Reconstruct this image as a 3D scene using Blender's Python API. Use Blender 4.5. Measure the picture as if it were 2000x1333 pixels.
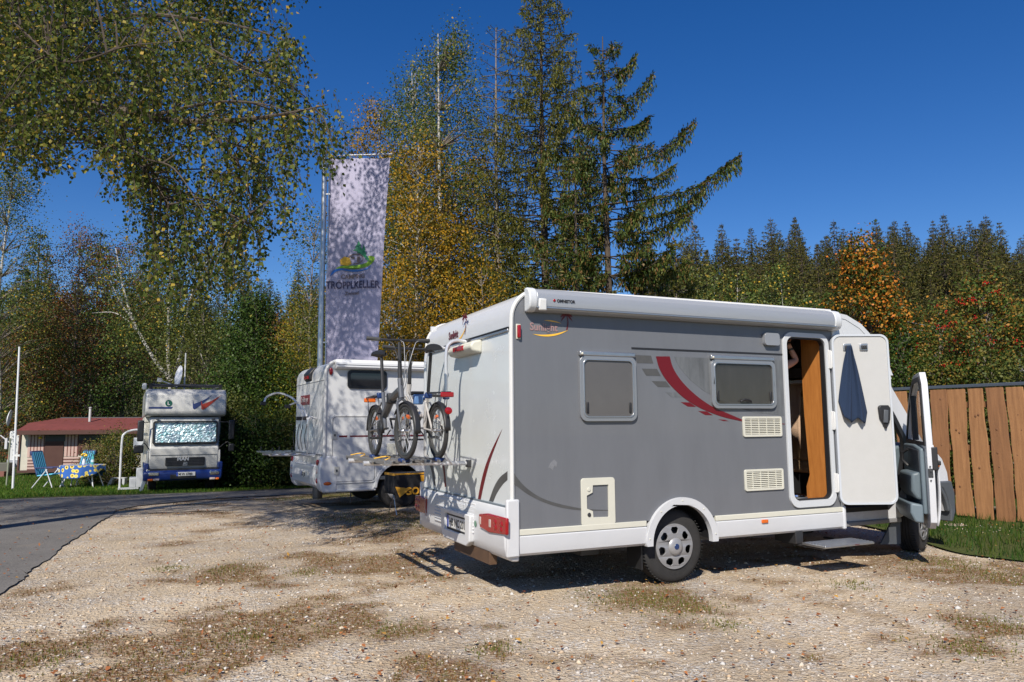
import bpy, bmesh, math, random
import numpy as np
from math import sin, cos, pi, radians as R_, sqrt, atan2
from mathutils import Vector, Matrix
from mathutils.geometry import tessellate_polygon
random.seed(7); rng = np.random.default_rng(11)
scene = bpy.context.scene; COL = scene.collection
for o in list(bpy.data.objects): bpy.data.objects.remove(o)

# ------------------------------------------------------------ camera, light
FPX, PITCH, ROLL, CAMH = 1456.0, R_(6.5), R_(-0.43), 1.488
cd = bpy.data.cameras.new('camera'); cam = bpy.data.objects.new('camera', cd); COL.objects.link(cam)
cd.sensor_width = 36; cd.lens = 36*FPX/2000; cd.clip_start = 0.05; cd.clip_end = 3000
cam.location = (0, 0, CAMH)
cam.matrix_world = Matrix.Translation((0, 0, CAMH)) @ Matrix.Rotation(R_(90)+PITCH, 4, 'X') @ Matrix.Rotation(ROLL, 4, 'Z')
scene.camera = cam
SUN = Vector((-0.095, -0.35, 0.335)).normalized()          # direction towards the sun
w = bpy.data.worlds.new('World'); scene.world = w; w.use_nodes = True
nt = w.node_tree; nt.nodes.clear()
sky = nt.nodes.new('ShaderNodeTexSky'); sky.sky_type = 'NISHITA'; sky.sun_disc = False
sky.sun_elevation = math.asin(SUN.z); sky.sun_rotation = atan2(SUN.x, SUN.y)
sky.altitude = 600; sky.air_density = 1.0; sky.dust_density = 0.3; sky.ozone_density = 3.0
hs = nt.nodes.new('ShaderNodeHueSaturation'); hs.inputs['Hue'].default_value = 0.513; hs.inputs['Saturation'].default_value = 1.36; hs.inputs['Value'].default_value = 1.0
bg = nt.nodes.new('ShaderNodeBackground'); bg.inputs[1].default_value = 0.088
wo = nt.nodes.new('ShaderNodeOutputWorld')
nt.links.new(sky.outputs[0], hs.inputs['Color']); nt.links.new(hs.outputs[0], bg.inputs[0]); nt.links.new(bg.outputs[0], wo.inputs[0])
sd = bpy.data.lights.new('sun', 'SUN'); sd.energy = 5.0; sd.angle = R_(0.55); sd.color = (1.0, 0.93, 0.82)
so = bpy.data.objects.new('sun', sd); COL.objects.link(so); so.rotation_euler = SUN.to_track_quat('Z', 'Y').to_euler()
vs = scene.view_settings; vs.view_transform = 'Standard'; vs.look = 'None'; vs.gamma = 1; vs.use_curve_mapping = False; vs.exposure = 0.32

# ------------------------------------------------------------ pixel helpers (authoring frame of the survey)
def ray(px, py):
    x, y = px-1000, py-666.5; c, s = cos(-ROLL), sin(-ROLL)
    X = c*x-s*y; Y = s*x+c*y
    d = Vector((X/FPX, 1, -Y/FPX))
    return Vector((d.x, d.y*cos(PITCH)-d.z*sin(PITCH), d.y*sin(PITCH)+d.z*cos(PITCH)))
def AT(px, py, Y):
    d = ray(px, py); return Vector((0, 0, CAMH)) + d*(Y/d.y)
def gz(x, y):
    t = min(1.0, max(0.0, (y-13.0)/13.0)); return -0.40*t*t*(3-2*t)
def GP(px, py):
    d = ray(px, py); z = 0.0
    for _ in range(8):
        t = (z-CAMH)/d.z; P = Vector((0, 0, CAMH))+d*t; z = gz(P.x, P.y)
    return P

# ------------------------------------------------------------ materials
def mat(name, col, rough=0.5, metal=0.0, var=0.0, vscale=6.0, bump=0.0, bscale=60.0, spec=0.5, coat=0.0, trans=0.0, alpha=1.0, emit=None, col2=None, stretch=None):
    m = bpy.data.materials.new(name); m.use_nodes = True; n = m.node_tree; L = n.links
    b = n.nodes['Principled BSDF']
    b.inputs['Base Color'].default_value = (*col, 1); b.inputs['Roughness'].default_value = rough
    b.inputs['Metallic'].default_value = metal; b.inputs['Specular IOR Level'].default_value = spec
    b.inputs['Coat Weight'].default_value = coat; b.inputs['Transmission Weight'].default_value = trans
    b.inputs['Alpha'].default_value = alpha
    tc = n.nodes.new('ShaderNodeTexCoord'); vec = tc.outputs['Object']
    if stretch:
        mp = n.nodes.new('ShaderNodeMapping'); mp.inputs['Scale'].default_value = stretch; L.new(vec, mp.inputs[0]); vec = mp.outputs[0]
    if var > 0 or col2:
        nz = n.nodes.new('ShaderNodeTexNoise'); nz.inputs['Scale'].default_value = vscale; nz.inputs['Detail'].default_value = 6; nz.inputs['Roughness'].default_value = 0.65
        L.new(vec, nz.inputs['Vector'])
        cr = n.nodes.new('ShaderNodeValToRGB'); cr.color_ramp.elements[0].position = 0.3; cr.color_ramp.elements[1].position = 0.7
        c2 = col2 if col2 else tuple(max(0, c*(1-var)) for c in col)
        cr.color_ramp.elements[0].color = (*c2, 1); cr.color_ramp.elements[1].color = (*col, 1)
        L.new(nz.outputs[0], cr.inputs[0]); L.new(cr.outputs[0], b.inputs['Base Color'])
        mr = n.nodes.new('ShaderNodeMapRange'); mr.inputs['To Min'].default_value = min(1, rough+0.12); mr.inputs['To Max'].default_value = max(0.02, rough-0.05)
        L.new(nz.outputs[0], mr.inputs[0]); L.new(mr.outputs[0], b.inputs['Roughness'])
    if bump > 0:
        nb = n.nodes.new('ShaderNodeTexNoise'); nb.inputs['Scale'].default_value = bscale; nb.inputs['Detail'].default_value = 4
        L.new(vec, nb.inputs['Vector'])
        bp = n.nodes.new('ShaderNodeBump'); bp.inputs['Strength'].default_value = bump; bp.inputs['Distance'].default_value = 0.01
        L.new(nb.outputs[0], bp.inputs['Height']); L.new(bp.outputs[0], b.inputs['Normal'])
    return m
def leafmat(name, cols, rough=0.55, transl=0.35):
    """leaf colours differ leaf by leaf (random per island)"""
    m = bpy.data.materials.new(name); m.use_nodes = True; n = m.node_tree; L = n.links; n.nodes.clear()
    g = n.nodes.new('ShaderNodeNewGeometry'); cr = n.nodes.new('ShaderNodeValToRGB'); cr.color_ramp.interpolation = 'LINEAR'
    el = cr.color_ramp.elements
    for i, (p, c) in enumerate(cols):
        e = el[i] if i < 2 else el.new(p)
        e.position = p; e.color = (*c, 1)
    L.new(g.outputs['Random Per Island'], cr.inputs[0])
    b = n.nodes.new('ShaderNodeBsdfPrincipled'); b.inputs['Roughness'].default_value = rough; b.inputs['Specular IOR Level'].default_value = 0.18
    t = n.nodes.new('ShaderNodeBsdfTranslucent'); mx = n.nodes.new('ShaderNodeMixShader'); mx.inputs[0].default_value = transl
    L.new(cr.outputs[0], b.inputs['Base Color']); L.new(cr.outputs[0], t.inputs[0])
    L.new(b.outputs[0], mx.inputs[1]); L.new(t.outputs[0], mx.inputs[2])
    o = n.nodes.new('ShaderNodeOutputMaterial'); L.new(mx.outputs[0], o.inputs[0])
    return m

# ------------------------------------------------------------ mesh helpers
class MB:
    def __init__(s): s.v = []; s.f = []
    def add(s, vs, fs):
        k = len(s.v); s.v += [tuple(p) for p in vs]; s.f += [tuple(i+k for i in f) for f in fs]; return s
    def box(s, x0, x1, y0, y1, z0, z1):
        return s.add([(x0,y0,z0),(x1,y0,z0),(x1,y1,z0),(x0,y1,z0),(x0,y0,z1),(x1,y0,z1),(x1,y1,z1),(x0,y1,z1)],
                     [(0,3,2,1),(4,5,6,7),(0,1,5,4),(1,2,6,5),(2,3,7,6),(3,0,4,7)])
    def obox(s, c, size, rot):
        """box of given size centred at c, rot = Matrix 3x3"""
        a, b, d = [q/2 for q in size]
        P = [Vector(c)+rot@Vector(p) for p in ((-a,-b,-d),(a,-b,-d),(a,b,-d),(-a,b,-d),(-a,-b,d),(a,-b,d),(a,b,d),(-a,b,d))]
        return s.add(P, [(0,3,2,1),(4,5,6,7),(0,1,5,4),(1,2,6,5),(2,3,7,6),(3,0,4,7)])
    def tube(s, pts, r, n=8, caps=True):
        pts = [Vector(p) for p in pts]; m = len(pts)
        rs = r if isinstance(r, (list, tuple)) else [r]*m
        k = len(s.v); up = None
        for i, p in enumerate(pts):
            t = (pts[min(i+1, m-1)]-pts[max(i-1, 0)])
            if t.length < 1e-9: t = Vector((0, 0, 1))
            t.normalize()
            if up is None:
                up = Vector((0, 0, 1)) if abs(t.z) < 0.9 else Vector((1, 0, 0))
            a = t.cross(up)
            if a.length < 1e-6: a = t.cross(Vector((0.3, 1, 0.2)))
            a.normalize(); b = a.cross(t); up = b
            for j in range(n):
                th = 2*pi*j/n; s.v.append(tuple(p+(a*cos(th)+b*sin(th))*rs[i]))
        for i in range(m-1):
            for j in range(n):
                q = (j+1) % n
                s.f.append((k+i*n+j, k+(i+1)*n+j, k+(i+1)*n+q, k+i*n+q))
        if caps:
            s.f.append(tuple(k+j for j in range(n))); s.f.append(tuple(k+(m-1)*n+j for j in range(n-1, -1, -1)))
        return s
    def plate(s, outer, holes=(), place=None, th=0.01):
        """flat plate with holes: 2D loops, place(a,b,t)->3D, t in 0..th"""
        loops = [list(outer)]+[list(h) for h in holes]
        flat = [p for l in loops for p in l]
        tri = tessellate_polygon([[Vector((p[0], p[1], 0)) for p in l] for l in loops])
        N = len(flat); k = len(s.v)
        for t in (0, th):
            for p in flat: s.v.append(tuple(place(p[0], p[1], t)))
        for a, b, c in tri:
            s.f.append((k+a, k+b, k+c)); s.f.append((k+N+c, k+N+b, k+N+a))
        st = 0
        for l in loops:
            n = len(l)
            for i in range(n):
                j = (i+1) % n
                s.f.append((k+st+i, k+st+j, k+N+st+j, k+N+st+i))
            st += n
        return s
    def prism(s, poly, place, a0, a1):
        """extrude a 2D polygon between a0 and a1: place(p,q,a)"""
        n = len(poly); k = len(s.v)
        for a in (a0, a1):
            for p in poly: s.v.append(tuple(place(p[0], p[1], a)))
        s.f.append(tuple(k+i for i in range(n))); s.f.append(tuple(k+n+i for i in range(n-1, -1, -1)))
        for i in range(n):
            j = (i+1) % n; s.f.append((k+i, k+n+i, k+n+j, k+j))
        return s
    def lathe(s, prof, n=32, axis='y', c=(0,0,0)):
        """prof = [(radius, offset along axis)]"""
        k = len(s.v); m = len(prof)
        for r, h in prof:
            for j in range(n):
                th = 2*pi*j/n; a, b = r*cos(th), r*sin(th)
                p = (a, h, b) if axis == 'y' else ((h, a, b) if axis == 'x' else (a, b, h))
                s.v.append((p[0]+c[0], p[1]+c[1], p[2]+c[2]))
        for i in range(m-1):
            for j in range(n):
                q = (j+1) % n; s.f.append((k+i*n+j, k+i*n+q, k+(i+1)*n+q, k+(i+1)*n+j))
        return s
    def sphere(s, c, r, n=12, m=8):
        rx, ry, rz = r if isinstance(r, (tuple, list)) else (r, r, r)
        k = len(s.v)
        for i in range(m+1):
            ph = pi*i/m
            for j in range(n):
                th = 2*pi*j/n; s.v.append((c[0]+rx*sin(ph)*cos(th), c[1]+ry*sin(ph)*sin(th), c[2]+rz*cos(ph)))
        for i in range(m):
            for j in range(n):
                q = (j+1) % n; s.f.append((k+i*n+j, k+(i+1)*n+j, k+(i+1)*n+q, k+i*n+q))
        return s
    def grid(s, fn, nu, nv):
        k = len(s.v)
        for i in range(nu+1):
            for j in range(nv+1): s.v.append(tuple(fn(i/nu, j/nv)))
        for i in range(nu):
            for j in range(nv):
                a = k+i*(nv+1)+j; s.f.append((a, a+nv+1, a+nv+2, a+1))
        return s
def fixn(me):
    bm = bmesh.new(); bm.from_mesh(me); bmesh.ops.recalc_face_normals(bm, faces=bm.faces); bm.to_mesh(me); bm.free()
def ob(name, mb, m, parent=None, bevel=0.0, seg=2, smooth=35, solid=0.0, subd=0, norm=True, loc=None, rot=None, label=None, kind=None):
    me = bpy.data.meshes.new(name); me.from_pydata(mb.v, [], mb.f); me.update()
    if norm: fixn(me)
    for q in (m if isinstance(m, (list, tuple)) else [m]): me.materials.append(q)
    if smooth:
        me.shade_smooth(); me.set_sharp_from_angle(angle=R_(smooth))
    o = bpy.data.objects.new(name, me); COL.objects.link(o)
    if parent: o.parent = parent
    if solid: md = o.modifiers.new('solid', 'SOLIDIFY'); md.thickness = solid; md.offset = 0
    if subd: md = o.modifiers.new('subd', 'SUBSURF'); md.levels = subd; md.render_levels = subd
    if bevel: md = o.modifiers.new('bevel', 'BEVEL'); md.width = bevel; md.segments = seg; md.limit_method = 'ANGLE'; md.angle_limit = R_(40)
    if loc is not None: o.location = loc
    if rot is not None: o.rotation_euler = rot
    if label: o['label'] = label
    if kind: o['kind'] = kind
    return o
def tag(o, label, cat, group=None, kind=None):
    o['label'] = label; o['category'] = cat
    if group: o['group'] = group
    if kind: o['kind'] = kind
    return o
def thing(name, label, cat, loc=(0,0,0), rz=0, group=None):
    o = bpy.data.objects.new(name, None); COL.objects.link(o); o.location = loc; o.rotation_euler = (0, 0, rz); o.empty_display_size = 0.2
    return tag(o, label, cat, group)
def npmesh(name, V, F, mats, parent=None, smooth=False, matidx=None):
    """V (n,3), F (m,k) numpy"""
    me = bpy.data.meshes.new(name); n, k = F.shape
    me.vertices.add(len(V)); me.vertices.foreach_set('co', V.astype(np.float32).ravel())
    me.loops.add(n*k); me.loops.foreach_set('vertex_index', F.astype(np.int32).ravel())
    me.polygons.add(n); me.polygons.foreach_set('loop_start', np.arange(0, n*k, k, dtype=np.int32))
    if matidx is not None: me.polygons.foreach_set('material_index', matidx.astype(np.int32))
    me.update(calc_edges=True)
    for m in mats: me.materials.append(m)
    if smooth: me.shade_smooth()
    o = bpy.data.objects.new(name, me); COL.objects.link(o)
    if parent: o.parent = parent
    return o
def rrect(x0, y0, x1, y1, r, n=6):
    p = []
    for cx, cy, a0 in ((x1-r, y1-r, 0), (x0+r, y1-r, 90), (x0+r, y0+r, 180), (x1-r, y0+r, 270)):
        for i in range(n+1):
            a = R_(a0+90*i/n); p.append((cx+r*cos(a), cy+r*sin(a)))
    return p
def spl(pts, n=6):
    """Catmull-Rom"""
    P = [Vector(p) for p in pts]; out = []
    for i in range(len(P)-1):
        a = P[i-1] if i else P[0]*2-P[1]; b = P[i]; c = P[i+1]; d = P[i+2] if i+2 < len(P) else P[-1]*2-P[-2]
        for j in range(n):
            t = j/n; out.append(0.5*((2*b)+(c-a)*t+(2*a-5*b+4*c-d)*t*t+(3*b-a-3*c+d)*t**3))
    return out+[P[-1]]
def spl2(pts, n=6):
    return [(p.x, p.y) for p in spl([(a, b, 0) for a, b in pts], n)]
def text(name, s, size, m, parent, M, depth=0.0015, wscale=1.0, align='LEFT', shear=0.0, bold=0.0):
    cu = bpy.data.curves.new(name, 'FONT'); cu.body = s; cu.size = size; cu.extrude = depth; cu.align_x = align; cu.shear = shear; cu.offset = bold; cu.resolution_u = 3
    t = bpy.data.objects.new('tmp', cu); COL.objects.link(t)
    dg = bpy.context.evaluated_depsgraph_get(); dg.update()
    me = bpy.data.meshes.new_from_object(t.evaluated_get(dg)); bpy.data.objects.remove(t)
    for v in me.vertices: v.co.x *= wscale
    me.materials.clear(); me.materials.append(m); me.name = name
    o = bpy.data.objects.new(name, me); COL.objects.link(o)
    if parent: o.parent = parent
    o.matrix_local = M
    return o
def copy_tree(o, parent=None):
    c = o.copy(); COL.objects.link(c)
    if parent: c.parent = parent
    for ch in list(o.children): copy_tree(ch, c)
    return c
def frame_m(origin, ex, ey):
    """matrix with local x -> ex, local y -> ey"""
    ex = Vector(ex).normalized(); ey = Vector(ey).normalized(); ez = ex.cross(ey)
    m = Matrix((ex, ey, ez)).transposed().to_4x4(); m.translation = Vector(origin); return m

# materials used widely
WHITE = mat('white_gelcoat', (0.60, 0.61, 0.62), 0.28, var=0.09, vscale=1.6, coat=0.3)
WHITE2 = mat('white_trim', (0.62, 0.62, 0.61), 0.35, var=0.05, vscale=8)
CREAM = mat('cream_plastic', (0.58, 0.57, 0.49), 0.45, var=0.06)
SKIRT = mat('skirt_white', (0.54, 0.55, 0.57), 0.3, var=0.08, vscale=2)
GREY = mat('grey_side_sheet', (0.140, 0.147, 0.163), 0.38, var=0.12, vscale=2.2, coat=0.25, stretch=(2.2, 1, .5))
SILVER = mat('silver_anodised', (0.40, 0.42, 0.45), 0.35, metal=0.35, var=0.12, vscale=3, stretch=(0.3, 1, 4))
ALU = mat('aluminium', (0.52, 0.53, 0.55), 0.32, metal=0.9, var=0.1, vscale=20)
CHROME = mat('polished_metal', (0.75, 0.76, 0.78), 0.15, metal=1.0)
STEELDK = mat('dark_steel', (0.08, 0.08, 0.085), 0.4, metal=0.7)
BLACK = mat('black_plastic', (0.018, 0.018, 0.02), 0.45, var=0.2)
RUBBER = mat('tyre_rubber', (0.028, 0.027, 0.027), 0.8, var=0.35, vscale=9, bump=0.2, bscale=80)
DGREY = mat('dark_grey_plastic', (0.075, 0.083, 0.095), 0.5, var=0.12)
MGREY = mat('blue_grey_trim', (0.13, 0.17, 0.20), 0.5, var=0.1)
RED = mat('red_foil', (0.12, 0.004, 0.008), 0.4)
GFOIL = mat('grey_foil', (0.085, 0.085, 0.085), 0.45, var=0.3, vscale=5)
GFOILW = mat('worn_grey_foil', (0.15, 0.16, 0.17), 0.5, col2=(0.07, 0.075, 0.08), vscale=3, stretch=(3, 1, 0.6))
YEL = mat('yellow_foil', (0.85, 0.48, 0.05), 0.45)
REDLENS = mat('red_lens', (0.27, 0.004, 0.008), 0.18, coat=0.35)
REDLENS2 = mat('dark_red_lens', (0.20, 0.005, 0.008), 0.18, coat=0.3)
CLRLENS = mat('clear_lens', (0.45, 0.36, 0.34), 0.12, coat=0.8)
ORANGE = mat('orange_lens', (0.62, 0.12, 0.01), 0.2, coat=0.6)
TINT = mat('tinted_acrylic', (0.055, 0.054, 0.054), 0.14, coat=0.4)
BLUEP = mat('blue_clamp_plastic', (0.012, 0.035, 0.13), 0.4)
WOOD = mat('cherry_wood_veneer', (0.50, 0.20, 0.05), 0.35, col2=(0.36, 0.13, 0.03), vscale=5, stretch=(6, 6, 0.7))
DARKWOOD = mat('dark_wood_floor', (0.12, 0.05, 0.03), 0.5, var=0.3)
BROWNST = mat('rusty_brown_beam', (0.10, 0.055, 0.03), 0.7, var=0.4)
SKIN = mat('skin', (0.50, 0.27, 0.19), 0.5, var=0.08)
# ------------------------------------------------------------ ground
def vnoise(x, y, sc, seed=0):
    """smooth value noise on numpy arrays, 0..1"""
    r = np.random.default_rng(seed); T = r.random((256, 256))
    x = x*sc+100; y = y*sc+100; xi = np.floor(x).astype(int); yi = np.floor(y).astype(int)
    fx = x-xi; fy = y-yi; fx = fx*fx*(3-2*fx); fy = fy*fy*(3-2*fy)
    g = lambda a, b: T[a % 256, b % 256]
    return (g(xi, yi)*(1-fx)+g(xi+1, yi)*fx)*(1-fy)+(g(xi, yi+1)*(1-fx)+g(xi+1, yi+1)*fx)*fy
def gzn(y):
    t = np.clip((y-13)/13, 0, 1); return -0.40*t*t*(3-2*t)
def relief(x, y):
    return 0.014*(vnoise(x, y, 0.45, 3)-0.5)+0.010*(vnoise(x, y, 2.3, 4)-0.5)
PATCH = [(450,1115,.75,.9),(560,1140,.5,.7),(300,1100,.35,.6),(130,1140,.5,.8),(60,1280,.55,1.),(150,1270,.35,.7),(230,1215,.3,.8),(245,1245,.25,.6),(480,1240,.35,1.),(390,1285,.3,1.),(560,1200,.5,.9),
         (680,1200,.35,1.),(790,1225,.25,.8),(760,1040,.9,.9),(800,1075,.8,.7),(640,1060,.8,.6),(560,1030,.8,.5),(700,1010,1.1,.8),(800,1010,1.0,.9),(700,975,1.0,1.),(630,968,.9,1.),(560,1000,.8,.5),(850,1290,.45,.9),(820,1310,.3,.9),(980,1265,.22,.9),
         (1210,1165,.4,1.),(1300,1170,.5,1.),(1350,1175,.3,.8),(1440,1165,.4,.6),(1160,1160,.3,.6),(1150,1200,.4,.4),(1380,1260,.4,.5),(1720,1085,.5,.8),(1790,1090,.5,.9),(1850,1095,.6,.8),(1950,1120,.6,.8),(1640,1180,.45,.7),
         (1700,1200,.4,.5),(1850,1250,.5,.9),(1950,1230,.6,.9),(1890,1170,.5,.5),(1500,1260,.5,.4),(1600,1310,.3,.8),(1550,1170,.4,.5),(860,1130,.5,.6),(830,1150,.4,.5),(1180,1320,.2,.8),(70,1325,.3,.7),(820,1110,.4,.7),(720,1290,.3,.5)]
PW = [(GP(px, py), r*(0.8 if py > 1100 else 1.0), s) for px, py, r, s in PATCH]
def moss(x, y):
    m = 0.66*np.clip((0.6*vnoise(x, y, 0.9, 8)+0.4*vnoise(x*.6, y, 2.6, 9)-0.42)*3.2, 0, 1)+0.12
    wx_ = x+0.5*(vnoise(x, y, 1.7, 31)-.5)+.25*(vnoise(x, y, 5, 32)-.5); wy_ = y+0.7*(vnoise(x, y, 1.7, 33)-.5)+.3*(vnoise(x, y, 5, 34)-.5)
    for P, r, s in PW: m = np.maximum(m, s*np.exp(-((wx_-P.x)**2*0.75+(wy_-P.y)**2*0.5)/(r*r)))
    n = 0.5*vnoise(x, y, 4.5, 21)+0.3*vnoise(x, y, 11, 22)+0.2*vnoise(x, y, 23, 23)
    return np.clip((m*1.25+n*0.9-0.95)*2.2, 0, 1)
def groundmat(name, kind):
    m = bpy.data.materials.new(name); m.use_nodes = True; n = m.node_tree; L = n.links; b = n.nodes['Principled BSDF']
    b.inputs['Roughness'].default_value = 0.9; b.inputs['Specular IOR Level'].default_value = 0.25
    tc = n.nodes.new('ShaderNodeTexCoord').outputs['Object']
    def ramp(src, els):
        c = n.nodes.new('ShaderNodeValToRGB'); 
        for i, (p, col) in enumerate(els):
            e = c.color_ramp.elements[i] if i < 2 else c.color_ramp.elements.new(p)
            e.position = p; e.color = (*col, 1)
        L.new(src, c.inputs[0]); return c.outputs[0]
    def noise(s, d=6, r=0.6):
        q = n.nodes.new('ShaderNodeTexNoise'); q.inputs['Scale'].default_value = s; q.inputs['Detail'].default_value = d; q.inputs['Roughness'].default_value = r; L.new(tc, q.inputs['Vector']); return q.outputs[0]
    def mix(f, a, c, mode='MIX'):
        q = n.nodes.new('ShaderNodeMix'); q.data_type = 'RGBA'; q.blend_type = mode
        if isinstance(f, float): q.inputs[0].default_value = f
        else: L.new(f, q.inputs[0])
        L.new(a, q.inputs[6]); L.new(c, q.inputs[7]); return q.outputs[2]
    def vor(s, feat='F1'):
        q = n.nodes.new('ShaderNodeTexVoronoi'); q.feature = feat; q.inputs['Scale'].default_value = s; q.inputs['Randomness'].default_value = 1; L.new(tc, q.inputs['Vector']); return q
    def math_(op, a, c):
        q = n.nodes.new('ShaderNodeMath'); q.operation = op
        for i, v in enumerate((a, c)):
            if isinstance(v, (int, float)): q.inputs[i].default_value = v
            else: L.new(v, q.inputs[i])
        return q.outputs[0]
    def bump(h, s, d, nrm=None):
        q = n.nodes.new('ShaderNodeBump'); q.inputs['Strength'].default_value = s; q.inputs['Distance'].default_value = d; L.new(h, q.inputs['Height'])
        if nrm: L.new(nrm, q.inputs['Normal'])
        return q.outputs[0]
    def sepx(vcol):
        q = n.nodes.new('ShaderNodeSeparateColor'); L.new(vcol, q.inputs[0]); return q.outputs[0]
    if kind == 'gravel':
        v1, v2 = vor(70), vor(28)
        c1 = ramp(sepx(v1.outputs['Color']), [(0, (.22,.19,.16)), (1, (.68,.64,.58)), (.25, (.42,.33,.24)), (.5, (.50,.43,.33)), (.75, (.44,.43,.42))])
        c2 = ramp(sepx(v2.outputs['Color']), [(0, (.28,.24,.20)), (1, (.68,.63,.56)), (.3, (.52,.40,.26)), (.6, (.46,.38,.28))])
        sand = ramp(noise(9, 8, .7), [(0.3, (.44,.34,.23)), (.7, (.58,.49,.36))])
        a = mix(ramp(noise(3.1), [(.4, (0,0,0)), (.62, (1,1,1))]), c1, c2)
        a = mix(ramp(noise(2.0, 5), [(.42, (0,0,0)), (.6, (.75,.75,.75))]), a, sand)
        at = n.nodes.new('ShaderNodeAttribute'); at.attribute_name = 'moss'
        dk = ramp(noise(.55, 5, .6), [(.38, (.78,.76,.74)), (.62, (1.08,1.06,1.03))]); a = mix(1.0, a, dk, 'MULTIPLY')
        mcol = ramp(noise(16, 6, .7), [(.3, (.11,.05,.02)), (.48, (.19,.095,.04)), (.68, (.12,.115,.03))])
        f = math_('MULTIPLY', at.outputs['Fac'], ramp(noise(38, 4, .7), [(.36, (.2,.2,.2)), (.56, (1,1,1))]))
        a = mix(f, a, mcol)
        L.new(a, b.inputs['Base Color'])
        nb = bump(v1.outputs['Distance'], 0.9, 0.012); nb = bump(v2.outputs['Distance'], 0.7, 0.02, nb); nb = bump(noise(120, 3), 0.5, 0.006, nb)
        L.new(nb, b.inputs['Normal'])
    elif kind == 'asphalt':
        v1 = vor(160)
        c1 = ramp(sepx(v1.outputs['Color']), [(0, (.06,.058,.06)), (1, (.26,.25,.23)), (.6, (.13,.125,.12))])
        c2 = ramp(noise(1.3, 6), [(.3, (.12,.112,.105)), (.7, (.20,.185,.17))])
        a = mix(0.5, c1, c2)
        dirt = ramp(noise(0.5, 6, .7), [(.55, (0,0,0)), (.75, (.6,.6,.6))]); sand = ramp(noise(30, 3), [(0, (.25,.2,.15)), (1, (.36,.3,.22))])
        a = mix(dirt, a, sand); L.new(a, b.inputs['Base Color'])
        L.new(bump(v1.outputs['Distance'], 0.5, 0.006), b.inputs['Normal'])
    elif kind == 'grass':
        a = mix(ramp(noise(.5, 6), [(.35, (0,0,0)), (.65, (1,1,1))]), ramp(noise(40, 4), [(.3, (.02,.045,.008)), (.7, (.06,.11,.015))]), ramp(noise(30, 4), [(.3, (.05,.05,.015)), (.7, (.11,.12,.03))]))
        L.new(a, b.inputs['Base Color']); L.new(bump(noise(60, 4), .8, .03), b.inputs['Normal'])
    else:
        a = ramp(noise(.15, 8, .7), [(.3, (.035,.04,.015)), (.7, (.07,.075,.025))]); L.new(a, b.inputs['Base Color'])
    return m
def heightfield(name, xs, ys, zf, m, attr=None):
    X, Y = np.meshgrid(xs, ys, indexing='ij'); V = np.stack([X, Y, zf(X, Y)], -1).reshape(-1, 3)
    nx, ny = len(xs), len(ys); i = np.arange(nx-1)[:, None]*ny+np.arange(ny-1)[None, :]
    F = np.stack([i, i+ny, i+ny+1, i+1], -1).reshape(-1, 4)
    o = npmesh(name, V, F, [m], smooth=True)
    if attr is not None:
        at = o.data.attributes.new('moss', 'FLOAT', 'POINT'); at.data.foreach_set('value', attr(X, Y).astype(np.float32).ravel())
    return o
def hillz(x, y):
    s = np.clip((y-45)/95, 0, 1); s = s*s*(3-2*s)
    side = 0.62+0.38/(1+np.exp(-(x-5)/14))
    return gzn(y)-0.03+s*22*side
MG, MA, MGR, MH = groundmat('gravel', 'gravel'), groundmat('asphalt', 'asphalt'), groundmat('grass_ground', 'grass'), groundmat('hill_soil', 'hill')
xs = np.concatenate([np.linspace(-500, -40, 24), np.linspace(-36, 36, 37), np.linspace(40, 500, 24)])
ys = np.concatenate([np.linspace(-60, 0, 8), np.linspace(2, 60, 40), np.linspace(64, 180, 30), np.linspace(200, 700, 12)])
g = heightfield('ground', xs, ys, lambda X, Y: np.where((Y < 20), gzn(Y)-0.06, hillz(X, Y)-0.03), MH); g['kind'] = 'structure'
xs = np.arange(-14, 12.01, 0.10); ys = np.concatenate([np.arange(1.5, 12, 0.08), np.arange(12, 20.01, 0.16)])
g = heightfield('gravel_lot', xs, ys, lambda X, Y: gzn(Y)+relief(X, Y)-0.01, MG, moss); g['kind'] = 'structure'
# road (between the gravel and the lawn)
near = [GP(*p) for p in ((-900,2100),(-300,1420),(0,1165),(60,1118),(120,1072),(180,1030),(215,1008),(250,992),(330,983),(430,974),(600,966),(720,960),(900,954),(1200,948))]
far = [GP(*p) for p in ((-2600,1130),(-900,1020),(-200,985),(-100,981),(0,977),(60,974),(120,972),(180,970),(240,968),(300,966),(420,962),(560,956),(760,950),(1100,943))]
ns, fs = spl(near, 10), spl(far, 10)
def roadp(a, b, jag=True):
    i = a*(len(ns)-1); k = min(int(i), len(ns)-2); t = i-k
    A = ns[k].lerp(ns[k+1], t); B = fs[k].lerp(fs[k+1], t); P = A.lerp(B, b)
    if b in (0, 1) and jag:
        P.x += 0.02*sin(a*73)+0.012*sin(a*351+1); P.y += 0.02*sin(a*97)+0.012*sin(a*411)
    return P
MBk = MB(); MBk.grid(lambda a, b: (lambda P: (P.x, P.y, gz(P.x, P.y)+0.008))(roadp(a, b)), 200, 30)
o = ob('asphalt_road', MBk, MA, smooth=30); o['kind'] = 'structure'
def lawn(name, edge, outer, nu, nv, dz):
    mb = MB()
    def f(a, b):
        i = a*(len(edge)-1); k = min(int(i), len(edge)-2); t = i-k
        A = edge[k].lerp(edge[k+1], t); i2 = a*(len(outer)-1); k2 = min(int(i2), len(outer)-2); B = outer[k2].lerp(outer[k2+1], i2-k2)
        P = A.lerp(B, b); return (P.x, P.y, gz(P.x, P.y)+dz+0.02*sin(P.x*1.7)*sin(P.y*1.3)*min(1, b*6))
    mb.grid(f, nu, nv); o = ob(name, mb, MGR, smooth=40); o['kind'] = 'structure'; return o
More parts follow.
